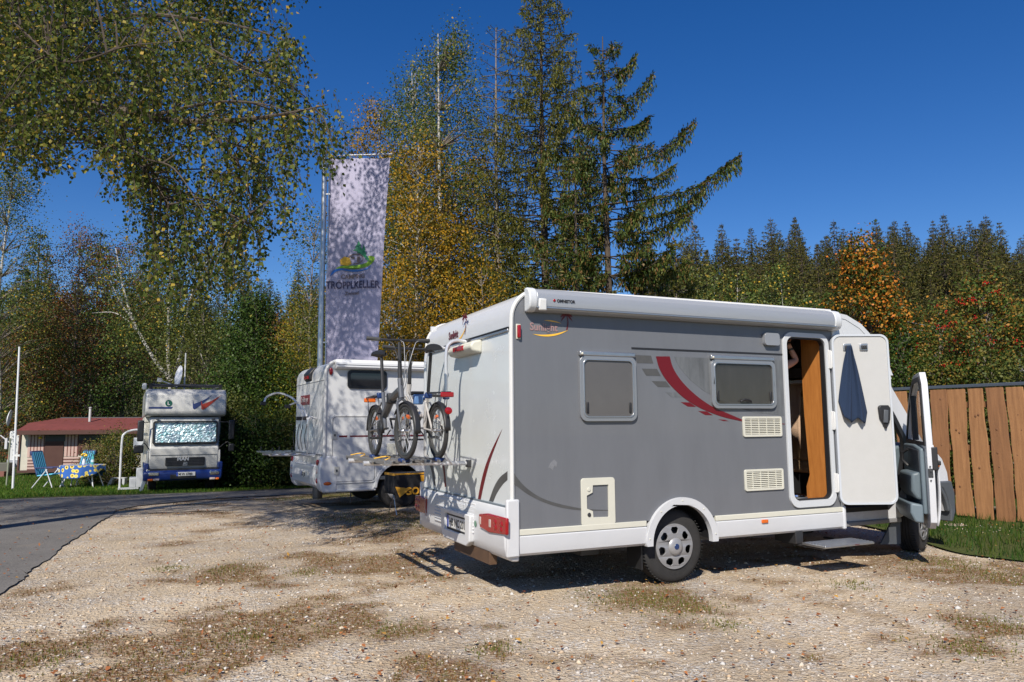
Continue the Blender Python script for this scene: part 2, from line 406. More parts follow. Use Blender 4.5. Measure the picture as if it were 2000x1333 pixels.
lawn('lawn', fs, [Vector((-70, 62, 0)), Vector((-20, 62, 0)), Vector((30, 62, 0))], 150, 60, 0.014)
sg = [GP(*p) for p in ((1660,1018),(1760,1045),(1825,1068),(1880,1083),(1950,1092),(2050,1105),(2300,1150))]
lawn('grass_verge', spl(sg, 6), [Vector((2.0, 22, 0)), Vector((9, 16, 0)), Vector((14, 6, 0))], 60, 30, 0.010)

# ------------------------------------------------------------ scattered stones, leaves, blades
def frust(x, y, m=0.6):
    return np.abs(x) < 0.70*y+m
def stones(name, N, y0, y1, s0, s1, p, cols, base, power=2.2):
    y = y0+(y1-y0)*rng.random(N)**1.3; x = (rng.random(N)*2-1)*(0.70*y+0.4)
    mm = moss(x, y); keep = rng.random(N) > mm*0.55
    rd = inroad(x, y) & (rng.random(N) > (0.012+0.35*np.exp(-np.abs(x-np.interp(y, [p.y for p in ns[:70]], [p.x for p in ns[:70]]))/0.12))); keep &= ~rd
    x, y = x[keep], y[keep]; n = len(x)
    s = s0+(s1-s0)*rng.random(n)**power
    B = np.array(base); k = len(B)
    ang = rng.random(n)*2*pi; sx = s*(0.7+0.6*rng.random(n)); sy = s*(0.6+0.5*rng.random(n)); sz = s*(0.35+0.35*rng.random(n))
    jit = 1+0.35*(rng.random((n, k, 3))-0.5)
    P = B[None]*jit*np.stack([sx, sy, sz], -1)[:, None, :]
    c, q = np.cos(ang)[:, None], np.sin(ang)[:, None]
    X = P[..., 0]*c-P[..., 1]*q+x[:, None]; Y = P[..., 0]*q+P[..., 1]*c+y[:, None]
    Z = P[..., 2]+(gzn(y)+relief(x, y)-0.01+sz*0.25)[:, None]
    V = np.stack([X, Y, Z], -1).reshape(-1, 3)
    F = (np.arange(n)[:, None, None]*k+np.array(p)[None]).reshape(-1, 3)
    o = npmesh(name, V, F, [cols]); o['kind'] = 'stuff'; o['label'] = 'loose pale gravel stones lying on the lot'; o['category'] = 'gravel'
    return o
_rpoly = np.array([(p.x, p.y) for p in ns]+[(p.x, p.y) for p in fs][::-1])
def inroad(x, y):
    ins = np.zeros(len(x), bool); xj, yj = _rpoly[-1]
    for xi, yi in _rpoly:
        if yi != yj:
            ins ^= ((yi > y) != (yj > y)) & (x < (xj-xi)*(y-yi)/(yj-yi)+xi)
        xj, yj = xi, yi
    return ins
OCT = [(1,0,0),(-.9,.1,0),(.1,1,0),(0,-.9,.1),(.1,0,.9),(0,0,-.8)]
OF = [(0,2,4),(2,1,4),(1,3,4),(3,0,4),(2,0,5),(1,2,5),(3,1,5),(0,3,5)]
STC = leafmat('stone_colours', [(0, (.22,.20,.18)), (1, (.54,.52,.49)), (.2, (.55,.40,.25)), (.4, (.40,.34,.28)), (.6, (.58,.48,.35)), (.8, (.50,.47,.44))], 0.85, 0.0)
stones('gravel_stones', 25000, 2.6, 13.5, 0.003, 0.020, OF, STC, OCT, 2.6)
stones('larger_gravel_stones', 1500, 2.6, 13.0, 0.012, 0.034, OF, STC, OCT, 3.0)
def kites(P, L, W, dirs, nrm, fold=0.15):
    """leaf kites at points P with long axis dirs and width axis from nrm"""
    side = np.cross(dirs, nrm); side /= np.linalg.norm(side, axis=1)[:, None]+1e-9
    up = np.cross(side, dirs)
    L = L[:, None]; W = W[:, None]
    a = P; b = P+dirs*L*0.42+side*W*0.5+up*W*fold; c = P+dirs*L; d = P+dirs*L*0.42-side*W*0.5+up*W*fold
    V = np.stack([a, b, c, d], 1).reshape(-1, 3); F = np.arange(len(P)*4).reshape(-1, 4)
    return V, F
def unit(n):
    v = rng.normal(size=(n, 3)); return v/np.linalg.norm(v, axis=1)[:, None]
def nrmz(v): return v/(np.linalg.norm(v, axis=1)[:, None]+1e-9)
# dead leaves
n = 3600; y = 2.6+16*rng.random(n)**1.4; x = (rng.random(n)*2-1)*(0.70*y+0.4)
z = gzn(y)+relief(x, y)+0.012+0.02*inroad(x, y)
d = unit(n); d[:, 2] *= 0.25; d = nrmz(d); nn = unit(n)*0.35; nn[:, 2] += 1
V, F = kites(np.stack([x, y, z], -1), 0.022+0.035*rng.random(n)**1.5, 0.015+0.022*rng.random(n), d, nrmz(nn), 0.25)
o = npmesh('fallen_leaves', V, F, [leafmat('dead_leaf', [(0, (.16,.05,.02)), (1, (.55,.30,.06)), (.3, (.28,.10,.04)), (.6, (.40,.16,.06)), (.8, (.22,.13,.07))], .6, .2)])
tag(o, 'scattered brown and orange fallen leaves lying on the gravel and road', 'fallen leaves', kind='stuff')
def blades(name, x, y, zb, h0, h1, cols, label, cat='grass', wdt=0.006):
    n = len(x); h = h0+(h1-h0)*rng.random(n); an = rng.random(n)*2*pi; ln = 0.45*rng.random(n)
    b = np.stack([x, y, zb], -1); t = b+np.stack([np.cos(an)*ln*h, np.sin(an)*ln*h, h], -1); s = np.stack([-np.sin(an+.7), np.cos(an+.7), 0*an], -1)*(wdt*(0.6+0.8*rng.random(n)))[:, None]
    V = np.stack([b-s, b+s, t], 1).reshape(-1, 3)
    o = npmesh(name, V, np.arange(3*n).reshape(-1, 3), [cols]); return tag(o, label, cat, kind='stuff')
GB = leafmat('grass_blade', [(0, (.03,.075,.008)), (1, (.16,.17,.03)), (.4, (.055,.13,.012)), (.75, (.09,.16,.02))], .5, .35)
GBD = leafmat('grass_blade_dark', [(0, (.015,.04,.006)), (1, (.10,.13,.02)), (.5, (.03,.08,.01))], .5, .35)
GBO = leafmat('grass_blade_olive', [(0, (.12,.10,.03)), (1, (.24,.22,.05)), (.5, (.12,.15,.03))], .5, .35)
MB_ = leafmat('moss_tuft', [(0, (.13,.055,.022)), (1, (.15,.155,.035)), (.35, (.22,.11,.045)), (.65, (.14,.10,.03))], .8, .2)
# lawn on the left
N = 90000; y = 16.5+16*rng.random(N)**1.4; x = -20+20*rng.random(N); k = (x > -0.75*y-1) & (y > 17.4)
k &= y > np.interp(x, [p.x for p in fs], [p.y for p in fs])
x, y = x[k], y[k]; blades('lawn_grass', x, y, gzn(y)+0.03, 0.03, 0.085, GB, 'short green lawn grass behind the road', wdt=0.012)
# right verge by the fence
N = 26000; x = 2.5+9*rng.random(N); y = 8+9*rng.random(N)
ex, ey = [p.x for p in spl(sg, 6)], [p.y for p in spl(sg, 6)]
k = y > np.interp(x, ex, ey)+0.10*np.sin(x*7)+0.3*rng.random(N)-0.34
x, y = x[k], y[k]; blades('verge_grass', x, y, gzn(y)+0.02, 0.03, 0.13, GBD, 'rough green grass along the foot of the fence', wdt=0.006)
# moss and weeds in the gravel
N = 150000; y = 2.6+15*rng.random(N)**1.3; x = (rng.random(N)*2-1)*(0.70*y+0.4); k = (moss(x, y) > 0.55+0.3*rng.random(N)) & ~inroad(x, y)
k &= vnoise(x, y, 1.3, 77) > 0.25
x, y = x[k], y[k]; blades('moss_and_weeds', x, y, gzn(y)+relief(x, y)-0.012, 0.008, 0.03, MB_, 'brown and green moss tufts growing through the gravel', 'moss', 0.005)
# greener tufts
px_ = [(1210,1165,.28),(1290,1172,.33),(1340,1180,.2),(1410,1215,.12),(965,1265,.13),(700,1010,.6),(800,1020,.6),(640,970,.6),(700,965,.7),(560,975,.4),(480,1240,.12),(780,1225,.15),(1850,1100,.3),(1960,1130,.25),(1660,1140,.15),(1880,1260,.2),(1975,1225,.25),(450,1112,.25),(600,1115,.15),(330,1110,.12),(90,1285,.18)]
X, Y = [], []
for a, b, r in px_:
    P = GP(a, b); m = int(1500*r*r*3)+110; X.append(P.x+rng.normal(size=m)*r*0.75); Y.append(P.y+rng.normal(size=m)*r*0.9)
x, y = np.concatenate(X), np.concatenate(Y)
blades('grass_tufts', x, y, gzn(y)+relief(x, y)-0.012, 0.008, 0.032, GBO, 'small green grass tufts sprouting in the gravel lot', wdt=0.005)

# ------------------------------------------------------------ trees
BARKW = mat('birch_bark', (0.62, 0.60, 0.56), 0.7, col2=(0.16, 0.14, 0.12), vscale=3.5, stretch=(1.2, 1.2, 5), bump=0.3)
BARKD = mat('dark_bark', (0.10, 0.075, 0.055), 0.85, var=0.5, vscale=8, bump=0.5)
BARKG = mat('grey_bark', (0.24, 0.20, 0.17), 0.85, var=0.4, vscale=8, bump=0.5)
L_BIRCH = leafmat('birch_leaf_green', [(0, (0.049,0.084,0.017)), (1, (0.560,0.364,0.042)), (.45, (0.084,0.119,0.028)), (.85, (0.140,0.168,0.042))], .45, .3)
L_BIRCHF = leafmat('birch_leaf_near', [(0, (.035,.06,.012)), (1, (.55,.36,.05)), (.35, (.075,.11,.02)), (.75, (.16,.18,.035)), (.92, (.28,.25,.05))], .55, .38)
L_YELB = leafmat('birch_leaf_yellow', [(0, (0.069,0.081,0.014)), (1, (0.529,0.276,0.023)), (.35, (0.172,0.138,0.017)), (.7, (0.345,0.207,0.017))], .5, .35)
L_OLIVE = leafmat('leaf_olive', [(0, (0.042,0.063,0.014)), (1, (0.182,0.182,0.042)), (.5, (0.084,0.105,0.025))], .5, .3)
L_DARK = leafmat('leaf_dark_green', [(0, (0.014,0.032,0.007)), (1, (0.081,0.127,0.023)), (.5, (0.034,0.069,0.011))], .45, .25)
L_MAPLE = leafmat('leaf_maple_turning', [(0, (.03,.055,.01)), (1, (.62,.17,.025)), (.42, (.06,.09,.015)), (.62, (.28,.15,.02)), (.8, (.50,.22,.025))], .5, .3)
L_RUST = leafmat('leaf_rust', [(0, (0.057,0.057,0.014)), (1, (0.299,0.081,0.034)), (.4, (0.115,0.081,0.023)), (.75, (0.196,0.092,0.029))], .5, .3)
L_ROWAN = leafmat('leaf_rowan', [(0, (0.042,0.084,0.014)), (1, (0.420,0.196,0.028)), (.5, (0.098,0.140,0.028)), (.8, (0.238,0.140,0.028))], .5, .3)
L_SPR = leafmat('spruce_needles', [(0, (.008,.018,.006)), (1, (.05,.065,.018)), (.5, (.02,.035,.01))], .55, .15)
L_SPRN = leafmat('spruce_needles_near', [(0, (.025,.045,.012)), (1, (.20,.10,.035)), (.4, (.05,.085,.018)), (.75, (.13,.14,.025)), (.9, (.15,.085,.03))], .5, .2)
L_LARCH = leafmat('larch_needles', [(0, (0.049,0.063,0.014)), (1, (0.224,0.182,0.035)), (.5, (0.105,0.119,0.022))], .5, .3)
L_FSPR = leafmat('far_spruce_needles', [(0, (.02,.028,.006)), (1, (.14,.115,.025)), (.5, (.060,.065,.013))], .6, .1)
BERRY = mat('red_berries', (0.45, 0.015, 0.01), 0.35)

def leaves(name, pts, L0, L1, m, parent, droop=0.5, asp=0.8, dirs=None, nb=None):
    n = len(pts); d = unit(n) if dirs is None else nrmz(dirs+0.5*unit(n)); d[:, 2] -= droop; d = nrmz(d)
    L = L0+(L1-L0)*rng.random(n)
    nn_ = unit(n) if nb is None else nrmz(nrmz(nb)*.9+unit(n)*.55+np.array([0, 0, .45]))
    V, F = kites(np.asarray(pts), L, L*asp, d, nn_, 0.12)
    return npmesh(name, V, F, m if isinstance(m, list) else [m], parent)
def inside_cluster(env, H, z0, K):
    """cluster centres within an envelope radius env(t), t = height fraction"""
    out = []
    while len(out) < K:
        t = random.random(); r = env(t)
        if r <= 0 or random.random() > (r/env.m)**1.0*0.85+0.15: continue
        a = random.random()*2*pi; q = r*sqrt(random.uniform(0.12, 1))
        out.append(Vector((q*cos(a), q*sin(a), z0+t*(H-z0))))
    return out
class Env:
    def __init__(s, pts): s.p = pts; s.m = max(b for a, b in pts)
    def __call__(s, t): return float(np.interp(t, [a for a, b in s.p], [b for a, b in s.p]))
def broadleaf(name, label, cat, loc, H, z0, env, K, per, lsize, lm, bark, tr=0.16, droop=0.5, sig=(0.45, 0.45, 0.38), lean=(0, 0), stems=1, group=None, thin=0.012, branches=True, hang=0.0, rz=0):
    t = thing(name, label, cat, loc, rz, group); mb = MB()
    trunks = []
    for s in range(stems):
        a = 2*pi*s/max(1, stems)+0.7; sp = 0.0 if stems == 1 else env.m*0.55
        top = Vector((lean[0]+sp*cos(a), lean[1]+sp*sin(a), H*(0.97 if s == 0 else random.uniform(.72, .93))))
        P = spl([Vector((0, 0, -0.1)), Vector((top.x*.12+random.uniform(-.1, .1), top.y*.12, H*.25)), Vector((top.x*.45+random.uniform(-.25, .25), top.y*.45+random.uniform(-.2, .2), H*.55)), top], 5)
        trunks.append(P); mb.tube(P, [tr/(stems**.4)*(1-0.88*i/(len(P)-1)) for i in range(len(P))], 7)
    ob('trunk', mb, bark, t, norm=False)
    C = inside_cluster(env, H, z0, K); bb = MB(); pts = []; nbs = []; sig = tuple(q*.84 for q in sig)
    for c in C:
        P = min(trunks, key=lambda T: (T[len(T)*2//3]-c).length)
        zz = c.z-0.55*sqrt(c.x**2+c.y**2)-0.3
        p = min(P, key=lambda q: abs(q.z-max(zz, z0*0.7)))
        if c.z > H*0.93: p = P[-2]
        mid = p.lerp(c, .5)+Vector((random.uniform(-.15, .15), random.uniform(-.15, .15), 0.12*(c-p).length))
        if branches: bb.tube([p, mid, c], [thin*1.6, thin*1.0, thin*.4], 4, caps=False)
        n = int(per*1.25*random.uniform(.5, 1.5)); g_ = rng.normal(size=(n, 3))*np.array(sig)
        if hang: g_[:, 2] -= hang*np.abs(rng.normal(size=n))
        pts.append(np.array(c)[None]+g_); nbs.append(g_/np.array(sig)+np.array([c.x, c.y, 0])[None]*.35/max(.3, env.m)*1.5)
    if branches: ob('branches', bb, BARKG if (bark is BARKW and random.random() < .7) else bark, t, norm=False, kind='stuff')
    pts = np.concatenate(pts)
    cr = leaves('crown', pts, lsize*.58, lsize*1.05, lm, t, droop, nb=np.concatenate(nbs))
    cr['kind'] = 'stuff'
    return t
def conifer(name, label, loc, H, R, m, bark=BARKD, whorls=26, per=6, z0=1.0, tuft=0.2, dens=10, droop=0.35, up=0.25, hangl=0.5, irr=0.3, tr=0.2, prof=1.0, group=None, limbs=None, hang_n=1.0, thinw=0.25, rot=0, step=0.055, apex=9.0):
    t = thing(name, label, 'tree', loc, rot, group)
    ob('trunk', MB().tube([(0, 0, -.1), (0.05, 0.03, H*.3), (-.03, .02, H*.7), (0, 0, H)], [tr, tr*.75, tr*.36, .015], 8), bark, t, norm=False)
    bb = MB(); P, Dr = [], []
    todo = []
    for i in range(whorls):
        f = (i+random.random()*.6)/whorls; z = z0+(H-z0)*f**0.95
        r = R*((1-f)**prof)+0.12
        for k in range(per):
            a = 2*pi*(k+random.random()*.7)/per+i*1.1; l = r*random.uniform(1-irr, 1.0+irr*.4)
            A = Vector((0, 0, z)); T = Vector((l*cos(a), l*sin(a), z-l*droop+0.05)); M_ = A.lerp(T, .55)+Vector((0, 0, -l*droop*.25))
            T.z += l*up*0.5
            todo.append((A, M_, T))
    for z, tip in (limbs or []):
        A = Vector((0, 0, z)); T = Vector(tip); M_ = A.lerp(T, .6)-Vector((0, 0, (T-A).length*.12)); todo.append((A, M_, T))
    for A, M_, T in todo:
        c = spl([A, M_, T], 5); l = (T-A).length
        bb.tube(c, [0.012+0.018*l/3*(1-j/(len(c)-1)) for j in range(len(c))], 4, caps=False)
        nt_ = max(3, int(l*dens))
        for _ in range(nt_):
            u = random.uniform(.18, 1.0)**.8; i = min(int(u*(len(c)-1)), len(c)-2); q = c[i].lerp(c[i+1], u*(len(c)-1)-i); dr = (c[i+1]-c[i]).normalized()
            sl = (0.16+0.26*l*(1-u)*.5)*random.uniform(.5, 1.3)*min(1, (l+.15)*apex); s_ = random.choice((-1, 1))
            sd_ = (dr.cross(Vector((0, 0, 1)))*s_+dr*0.7+Vector((0, 0, random.uniform(-.35, .1)))).normalized()
            m1 = max(2, int(sl/step))
            for j in range(m1):
                P.append(q+sd_*sl*j/m1); Dr.append(sd_+Vector((random.uniform(-.5,.5), random.uniform(-.5,.5), random.uniform(-.5,.3))))
            if random.random() < hang_n:
                hl = hangl*random.uniform(.3, 1.1)*min(1, l/1.5); m2 = max(2, int(hl/step)); q0 = q+sd_*sl*random.uniform(0, .8)
                for j in range(m2):
                    P.append(q0+Vector((0.02*sin(j), 0.02*cos(j*1.3), -hl*j/m2))); Dr.append(Vector((random.uniform(-.5,.5), random.uniform(-.5,.5), -1.1)))
    ob('branches', bb, bark, t, norm=False, kind='stuff')
    P = np.array([tuple(p) for p in P]); Dr = np.array([tuple(p) for p in Dr]); n = len(P)
    L = tuft*(.6+.7*rng.random(n))*np.clip(1-.6*(P[:, 2]/H-.75)/.25*(apex < 5), .35, 1); V, F = kites(P+rng.normal(size=P.shape)*.02, L, L*thinw, nrmz(Dr), unit(n), .1)
    c = npmesh('crown', V, F, [m], t); c['kind'] = 'stuff'
    return t
# ------------------------------------------------------------ the trees of the place
def base(px, Y, hill=False):
    X = AT(px, 660, Y).x; z = gz(X, Y)-0.03
    if Y > 45: z = float(hillz(np.array([X]), np.array([Y]))[0])
    return (X, Y, z)
def hgt(px, py, Y): return AT(px, py, Y).z-base(px, Y)[2]
def BL(name, label, px, top, Y, Rm, shape, K, per, ls, lm, bark, z0=1.5, **kw):
    b = base(px, Y); H = hgt(px, top, Y)
    e = Env([(a, r*Rm) for a, r in shape]); return broadleaf(name, label, kw.pop('cat', 'tree'), b, H, z0, e, K, per, ls, lm, bark, **kw)
SL = [(0, .7), (.3, 1), (.6, .85), (.85, .5), (1, .12)]
OV = [(0, .6), (.25, .95), (.5, 1), (.75, .8), (1, .15)]
CN = [(0, 1), (.35, .95), (.7, .6), (1, .08)]
# centre group
BL('birch_tree', 'tall slender birch with white trunk and thin yellow green crown left of the larches', 880, 42, 27, 2.3, SL, 240, 110, .095, L_BIRCH, BARKW, z0=3.0, tr=.17, sig=(.36,.36,.42), lean=(-.5, 0), thin=.02, hang=.25)
BL('birch_tree', 'birch with airy yellowing crown between the flag and the tallest birch', 800, 118, 29, 1.9, SL, 220, 115, .10, L_BIRCH, BARKW, z0=3.5, tr=.14, sig=(.38,.38,.42), hang=.25)
BL('birch_tree', 'birch with golden leaves rising directly behind the white banner', 735, 195, 31, 2.1, OV, 150, 110, .11, L_YELB, BARKW, z0=2, tr=.14, hang=.2)
BL('birch_tree', 'low golden yellow birch in front of the tall birches beside the banner', 815, 268, 24.5, 1.9, OV, 170, 120, .10, L_YELB, BARKW, z0=1.2, tr=.11, hang=.2)
BL('birch_tree', 'golden leaved birch with leaning white stem below the bare larch', 925, 300, 27.5, 1.9, OV, 160, 120, .10, L_YELB, BARKW, z0=1.2, tr=.12, lean=(-.6, 0), hang=.2)
BL('leafy_bush', 'golden bush above the roof of the small white motorhome', 770, 520, 22, 1.6, OV, 90, 120, .08, L_YELB, BARKG, z0=.5, tr=.05, cat='bush')
BL('leafy_bush', 'rusty golden bush behind the rear roof of the grey motorhome', 940, 510, 22.5, 1.7, OV, 100, 120, .08, L_YELB, BARKG, z0=.5, tr=.05, cat='bush')
BL('leafy_bush', 'olive bush at the foot of the larch trunks', 1040, 500, 24, 1.6, OV, 80, 110, .08, L_OLIVE, BARKG, z0=.5, tr=.05, cat='bush')
b = base(972, 26); conifer('larch_tree', 'thin half bare larch with straight grey trunk beside the white birch', b, hgt(972, 55, 26), 2.1, L_LARCH, BARKG, whorls=38, per=4, z0=3.5, tuft=.10, dens=10, droop=-.15, up=.1, hangl=.3, irr=.6, tr=.15, prof=.55, hang_n=.5, thinw=.35)
b = base(1065, 25); conifer('larch_tree', 'tallest larch with dark straight trunk and loose green crown reaching the top of the photo', b, hgt(1065, -55, 25), 2.9, L_LARCH, BARKD, whorls=48, per=6, z0=2.5, tuft=.12, dens=18, droop=-.02, up=.2, hangl=.45, irr=.5, tr=.2, prof=.6, hang_n=.9, thinw=.34)
Y = 23; b = base(1190, Y); Hs = hgt(1190, 72, Y)
def limb(py0, px, py, dy): P0 = AT(1190, py0, Y); T = AT(px, py, Y); return (P0.z-b[2], (T.x-b[0], dy, T.z-b[2]))
limbs = [limb(400, 1432, 318, -.6), limb(330, 1340, 264, -1), limb(225, 1268, 160, -.5), limb(255, 1275, 212, .6), limb(455, 1330, 436, -1.2), limb(345, 1330, 300, 1.2), limb(430, 1390, 352, .9),
         limb(300, 1050, 300, -.5), limb(260, 1110, 238, -.8), limb(420, 1060, 415, -1.0), limb(360, 1120, 350, -1.4), limb(500, 1030, 470, -.5), limb(520, 1340, 520, -.6), limb(200, 1140, 205, -.3), limb(160, 1240, 110, 0), limb(120,1210,92,0),
         limb(540, 1300, 500, -1.2), limb(480, 1230, 430, -1.6), limb(530, 1120, 520, -1.5)]
conifer('spruce_tree', 'spruce with long drooping branches sweeping out to the right of the larches', b, Hs, 2.2, L_SPRN, BARKD, whorls=18, per=5, z0=2.0, tuft=.125, dens=36, droop=.1, up=.2, hangl=.55, irr=.5, tr=.17, prof=.55, limbs=limbs, hang_n=.95, thinw=.32, step=.045)
b = base(1130, 22); conifer('spruce_tree', 'lower green spruce in front of the larch trunks above the grey motorhome', b, hgt(1130, 300, 22), 1.7, L_SPRN, BARKD, whorls=16, per=6, z0=2.0, tuft=.12, dens=22, droop=.15, up=.25, hangl=.45, irr=.4, tr=.12, prof=.6, thinw=.32, hang_n=.8)
b = base(1260, 24); conifer('spruce_tree', 'bushy low spruce above the awning of the grey motorhome', b, hgt(1255, 455, 24), 2.1, L_SPRN, BARKD, whorls=18, per=8, z0=1.0, tuft=.13, dens=22, droop=.15, up=.2, hangl=.4, irr=.4, tr=.13, prof=.6, thinw=.32)
b = base(1325, 27); conifer('larch_tree', 'small yellow green larch at the right edge of the tree group', b, hgt(1325, 470, 27), 2.1, L_LARCH, BARKG, whorls=18, per=8, z0=1.0, tuft=.13, dens=20, droop=.05, up=.2, hangl=.35, irr=.4, tr=.1, prof=.6, thinw=.35)
# left group
BL('birch_tree', 'birch with rusty yellow leaves at the left edge of the photo', 5, 325, 32, 2.2, SL, 210, 100, .09, L_BIRCH, BARKW, z0=2, tr=.15, hang=.25)
b = base(66, 38); conifer('spruce_tree', 'dark pointed spruce beside the birch at the left edge', b, hgt(66, 445, 38), 2.2, L_SPR, BARKD, whorls=22, per=6, z0=1.0, tuft=.2, dens=9, droop=.3, up=.2, tr=.15, prof=.75, hangl=.4)
b = base(186, 43); conifer('spruce_tree', 'dark spruce tip showing between the two rust coloured trees', b, hgt(186, 445, 43), 2.4, L_SPR, BARKD, whorls=22, per=6, z0=1.0, tuft=.22, dens=9, droop=.3, up=.2, tr=.15, prof=.75, hangl=.4)
BL('maple_tree', 'rust red and green tree left of the white stemmed birches', 145, 440, 36, 2.3, OV, 200, 95, .10, L_RUST, BARKG, z0=1.0, tr=.13)
BL('maple_tree', 'rusty olive tree behind the white birch stems', 245, 475, 40, 2.1, OV, 150, 95, .11, L_RUST, BARKG, z0=1.0, tr=.13)
BL('deciduous_tree', 'shadowy olive tree behind the tent annex roof', 70, 600, 37, 2.3, OV, 130, 110, .10, L_RUST, BARKG, z0=.4, tr=.1)
BL('deciduous_tree', 'dark leafy tree behind the stove pipe of the tent annex', 190, 610, 36, 2.4, OV, 130, 95, .10, L_DARK, BARKG, z0=.4, tr=.12)
BL('deciduous_tree', 'dull green tree behind the roof rack of the truck camper', 395, 600, 33, 2.2, OV, 150, 100, .095, L_OLIVE, BARKG, z0=.4, tr=.1)
BL('deciduous_tree', 'olive tree filling the gap behind the flagpole', 660, 560, 30, 1.8, OV, 120, 110, .095, L_OLIVE, BARKG, z0=.4, tr=.1)
BL('deciduous_tree', 'small leafy tree showing left of the flagpole top', 612, 415, 33, 1.1, OV, 60, 60, .09, L_BIRCH, BARKG, z0=6.0, tr=.09)
BL('maple_tree', 'dense dark green maple between the truck camper and the small motorhome', 495, 585, 27, 1.75, CN, 230, 120, .10, L_DARK, BARKG, z0=.2, tr=.12)
BL('deciduous_tree', 'bright yellow green tree left of the flagpole', 592, 565, 34, 1.7, OV, 140, 100, .095, [leafmat('leaf_yellow_green', [(0, (.10,.10,.01)), (1, (.42,.28,.02)), (.5, (.22,.20,.02))], .5, .35)], BARKG, z0=.5, tr=.1)
# birch with several splayed white stems
Y = 33; b = base(335, Y); t = thing('birch_tree', 'birch with several splayed white stems behind the truck camper', 'tree', b)
mb = MB(); stems = [[(335, 745), (300, 700), (262, 630), (240, 560), (226, 485)], [(335, 745), (328, 700), (330, 600), (332, 520), (328, 440)], [(337, 745), (350, 700), (365, 620), (385, 540), (410, 500)], [(262, 630), (235, 590), (215, 548)], [(300, 700), (262, 640), (225, 612), (180, 612)], [(365, 625), (380, 650), (395, 700), (410, 730)], [(385, 545), (400, 520), (425, 480)]]
sp_ = []
for i, st in enumerate(stems):
    P = spl([AT(x, y, Y+(0.4*(i % 3)-.4))-Vector(b) for x, y in st], 5); r0 = .10 if i < 3 else .05
    mb.tube(P, [r0*(1-.8*j/(len(P)-1)) for j in range(len(P))], 7); sp_.append(P)
mb.tube([Vector((0, 0, -.1)), AT(335, 745, Y)-Vector(b)], [.17, .12], 8)
ob('trunk', mb, BARKW, t, norm=False)
pts = []
for _ in range(210):
    P = random.choice(sp_[:3]); q = P[int(len(P)*random.uniform(.35, .999))]; c = q+Vector((random.gauss(0, .9), random.gauss(0, .8), random.gauss(.1, .6)))
    m = 80; g_ = rng.normal(size=(m, 3))*np.array((.36, .36, .4)); g_[:, 2] -= .4*np.abs(rng.normal(size=m)); pts.append(np.array(c)[None]+g_)
leaves('crown', np.concatenate(pts), .06, .10, L_BIRCH, t)['kind'] = 'stuff'
# bushes left and centre
for px, top, Y, r, lm, lab in ((505, 800, 23.5, 1.5, L_DARK, 'dark bush in the shade right of the truck camper'), (560, 820, 24, 1.3, L_OLIVE, 'yellowish green bush beside the rear of the small motorhome'), (455, 780, 25, 1.2, L_OLIVE, 'bush behind the right mirror of the truck camper'),
        (545, 740, 26.5, 1.3, leafmat('bush_bright', [(0, (.04,.07,.01)), (1, (.30,.26,.02)), (.5, (.10,.14,.02))], .5, .35), 'bright green bush in front of the yellow tree')):
    BL('leafy_bush', lab, px, top, Y, r, OV, 90, 130, .08, lm, BARKG, z0=.05, tr=.04, cat='bush', sig=(.3, .3, .3))
L_SHR = leafmat('shrub_leaf', [(0, (.03,.06,.01)), (1, (.24,.20,.04)), (.5, (.07,.10,.015)), (.8, (.16,.13,.03))], .5, .3)
BL('leafy_bush', 'green bush in front of the tent annex beside the truck camper steps', 232, 845, 25.5, .75, OV, 70, 90, .06, L_SHR, BARKG, z0=.05, tr=.03, cat='bush', sig=(.2, .2, .22))
BL('leafy_bush', 'low leafy bush right of the flowered table', 200, 868, 25.8, .5, OV, 40, 90, .055, L_SHR, BARKG, z0=.05, tr=.03, cat='bush', sig=(.18, .18, .2))
BL('leafy_bush', 'small bush between the annex wall and the truck camper handrail', 262, 862, 26.2, .55, OV, 45, 90, .055, L_SHR, BARKG, z0=.05, tr=.03, cat='bush', sig=(.2, .2, .2))
Y = 25.4; b = base(200, Y); t = thing('dry_shrub', 'upright dry brown shrub in front of the tent annex', 'bush', b); mb = MB(); pts = []
for _ in range(60):
    a = random.uniform(0, 2*pi); h = random.uniform(.8, 1.55); q = random.uniform(.1, .5); P = spl([(0, 0, 0), (q*.3*cos(a), q*.3*sin(a), h*.5), (q*cos(a)-.1, q*sin(a), h)], 4); mb.tube(P, [.008, .008, .007, .007, .006, .005, .004, .003, .002], 3, caps=False)
    for p in P[4:]:
        for _ in range(5): pts.append(np.array(p)+rng.normal(size=3)*.04)
ob('stems', mb, mat('dry_stem', (.30, .20, .12), .8), t, norm=False, kind='stuff'); leaves('crown', np.array(pts), .05, .10, leafmat('dry_leaf', [(0, (.10,.09,.03)), (1, (.36,.24,.12)), (.5, (.22,.15,.07))]), t, .2, .3)['kind'] = 'stuff'
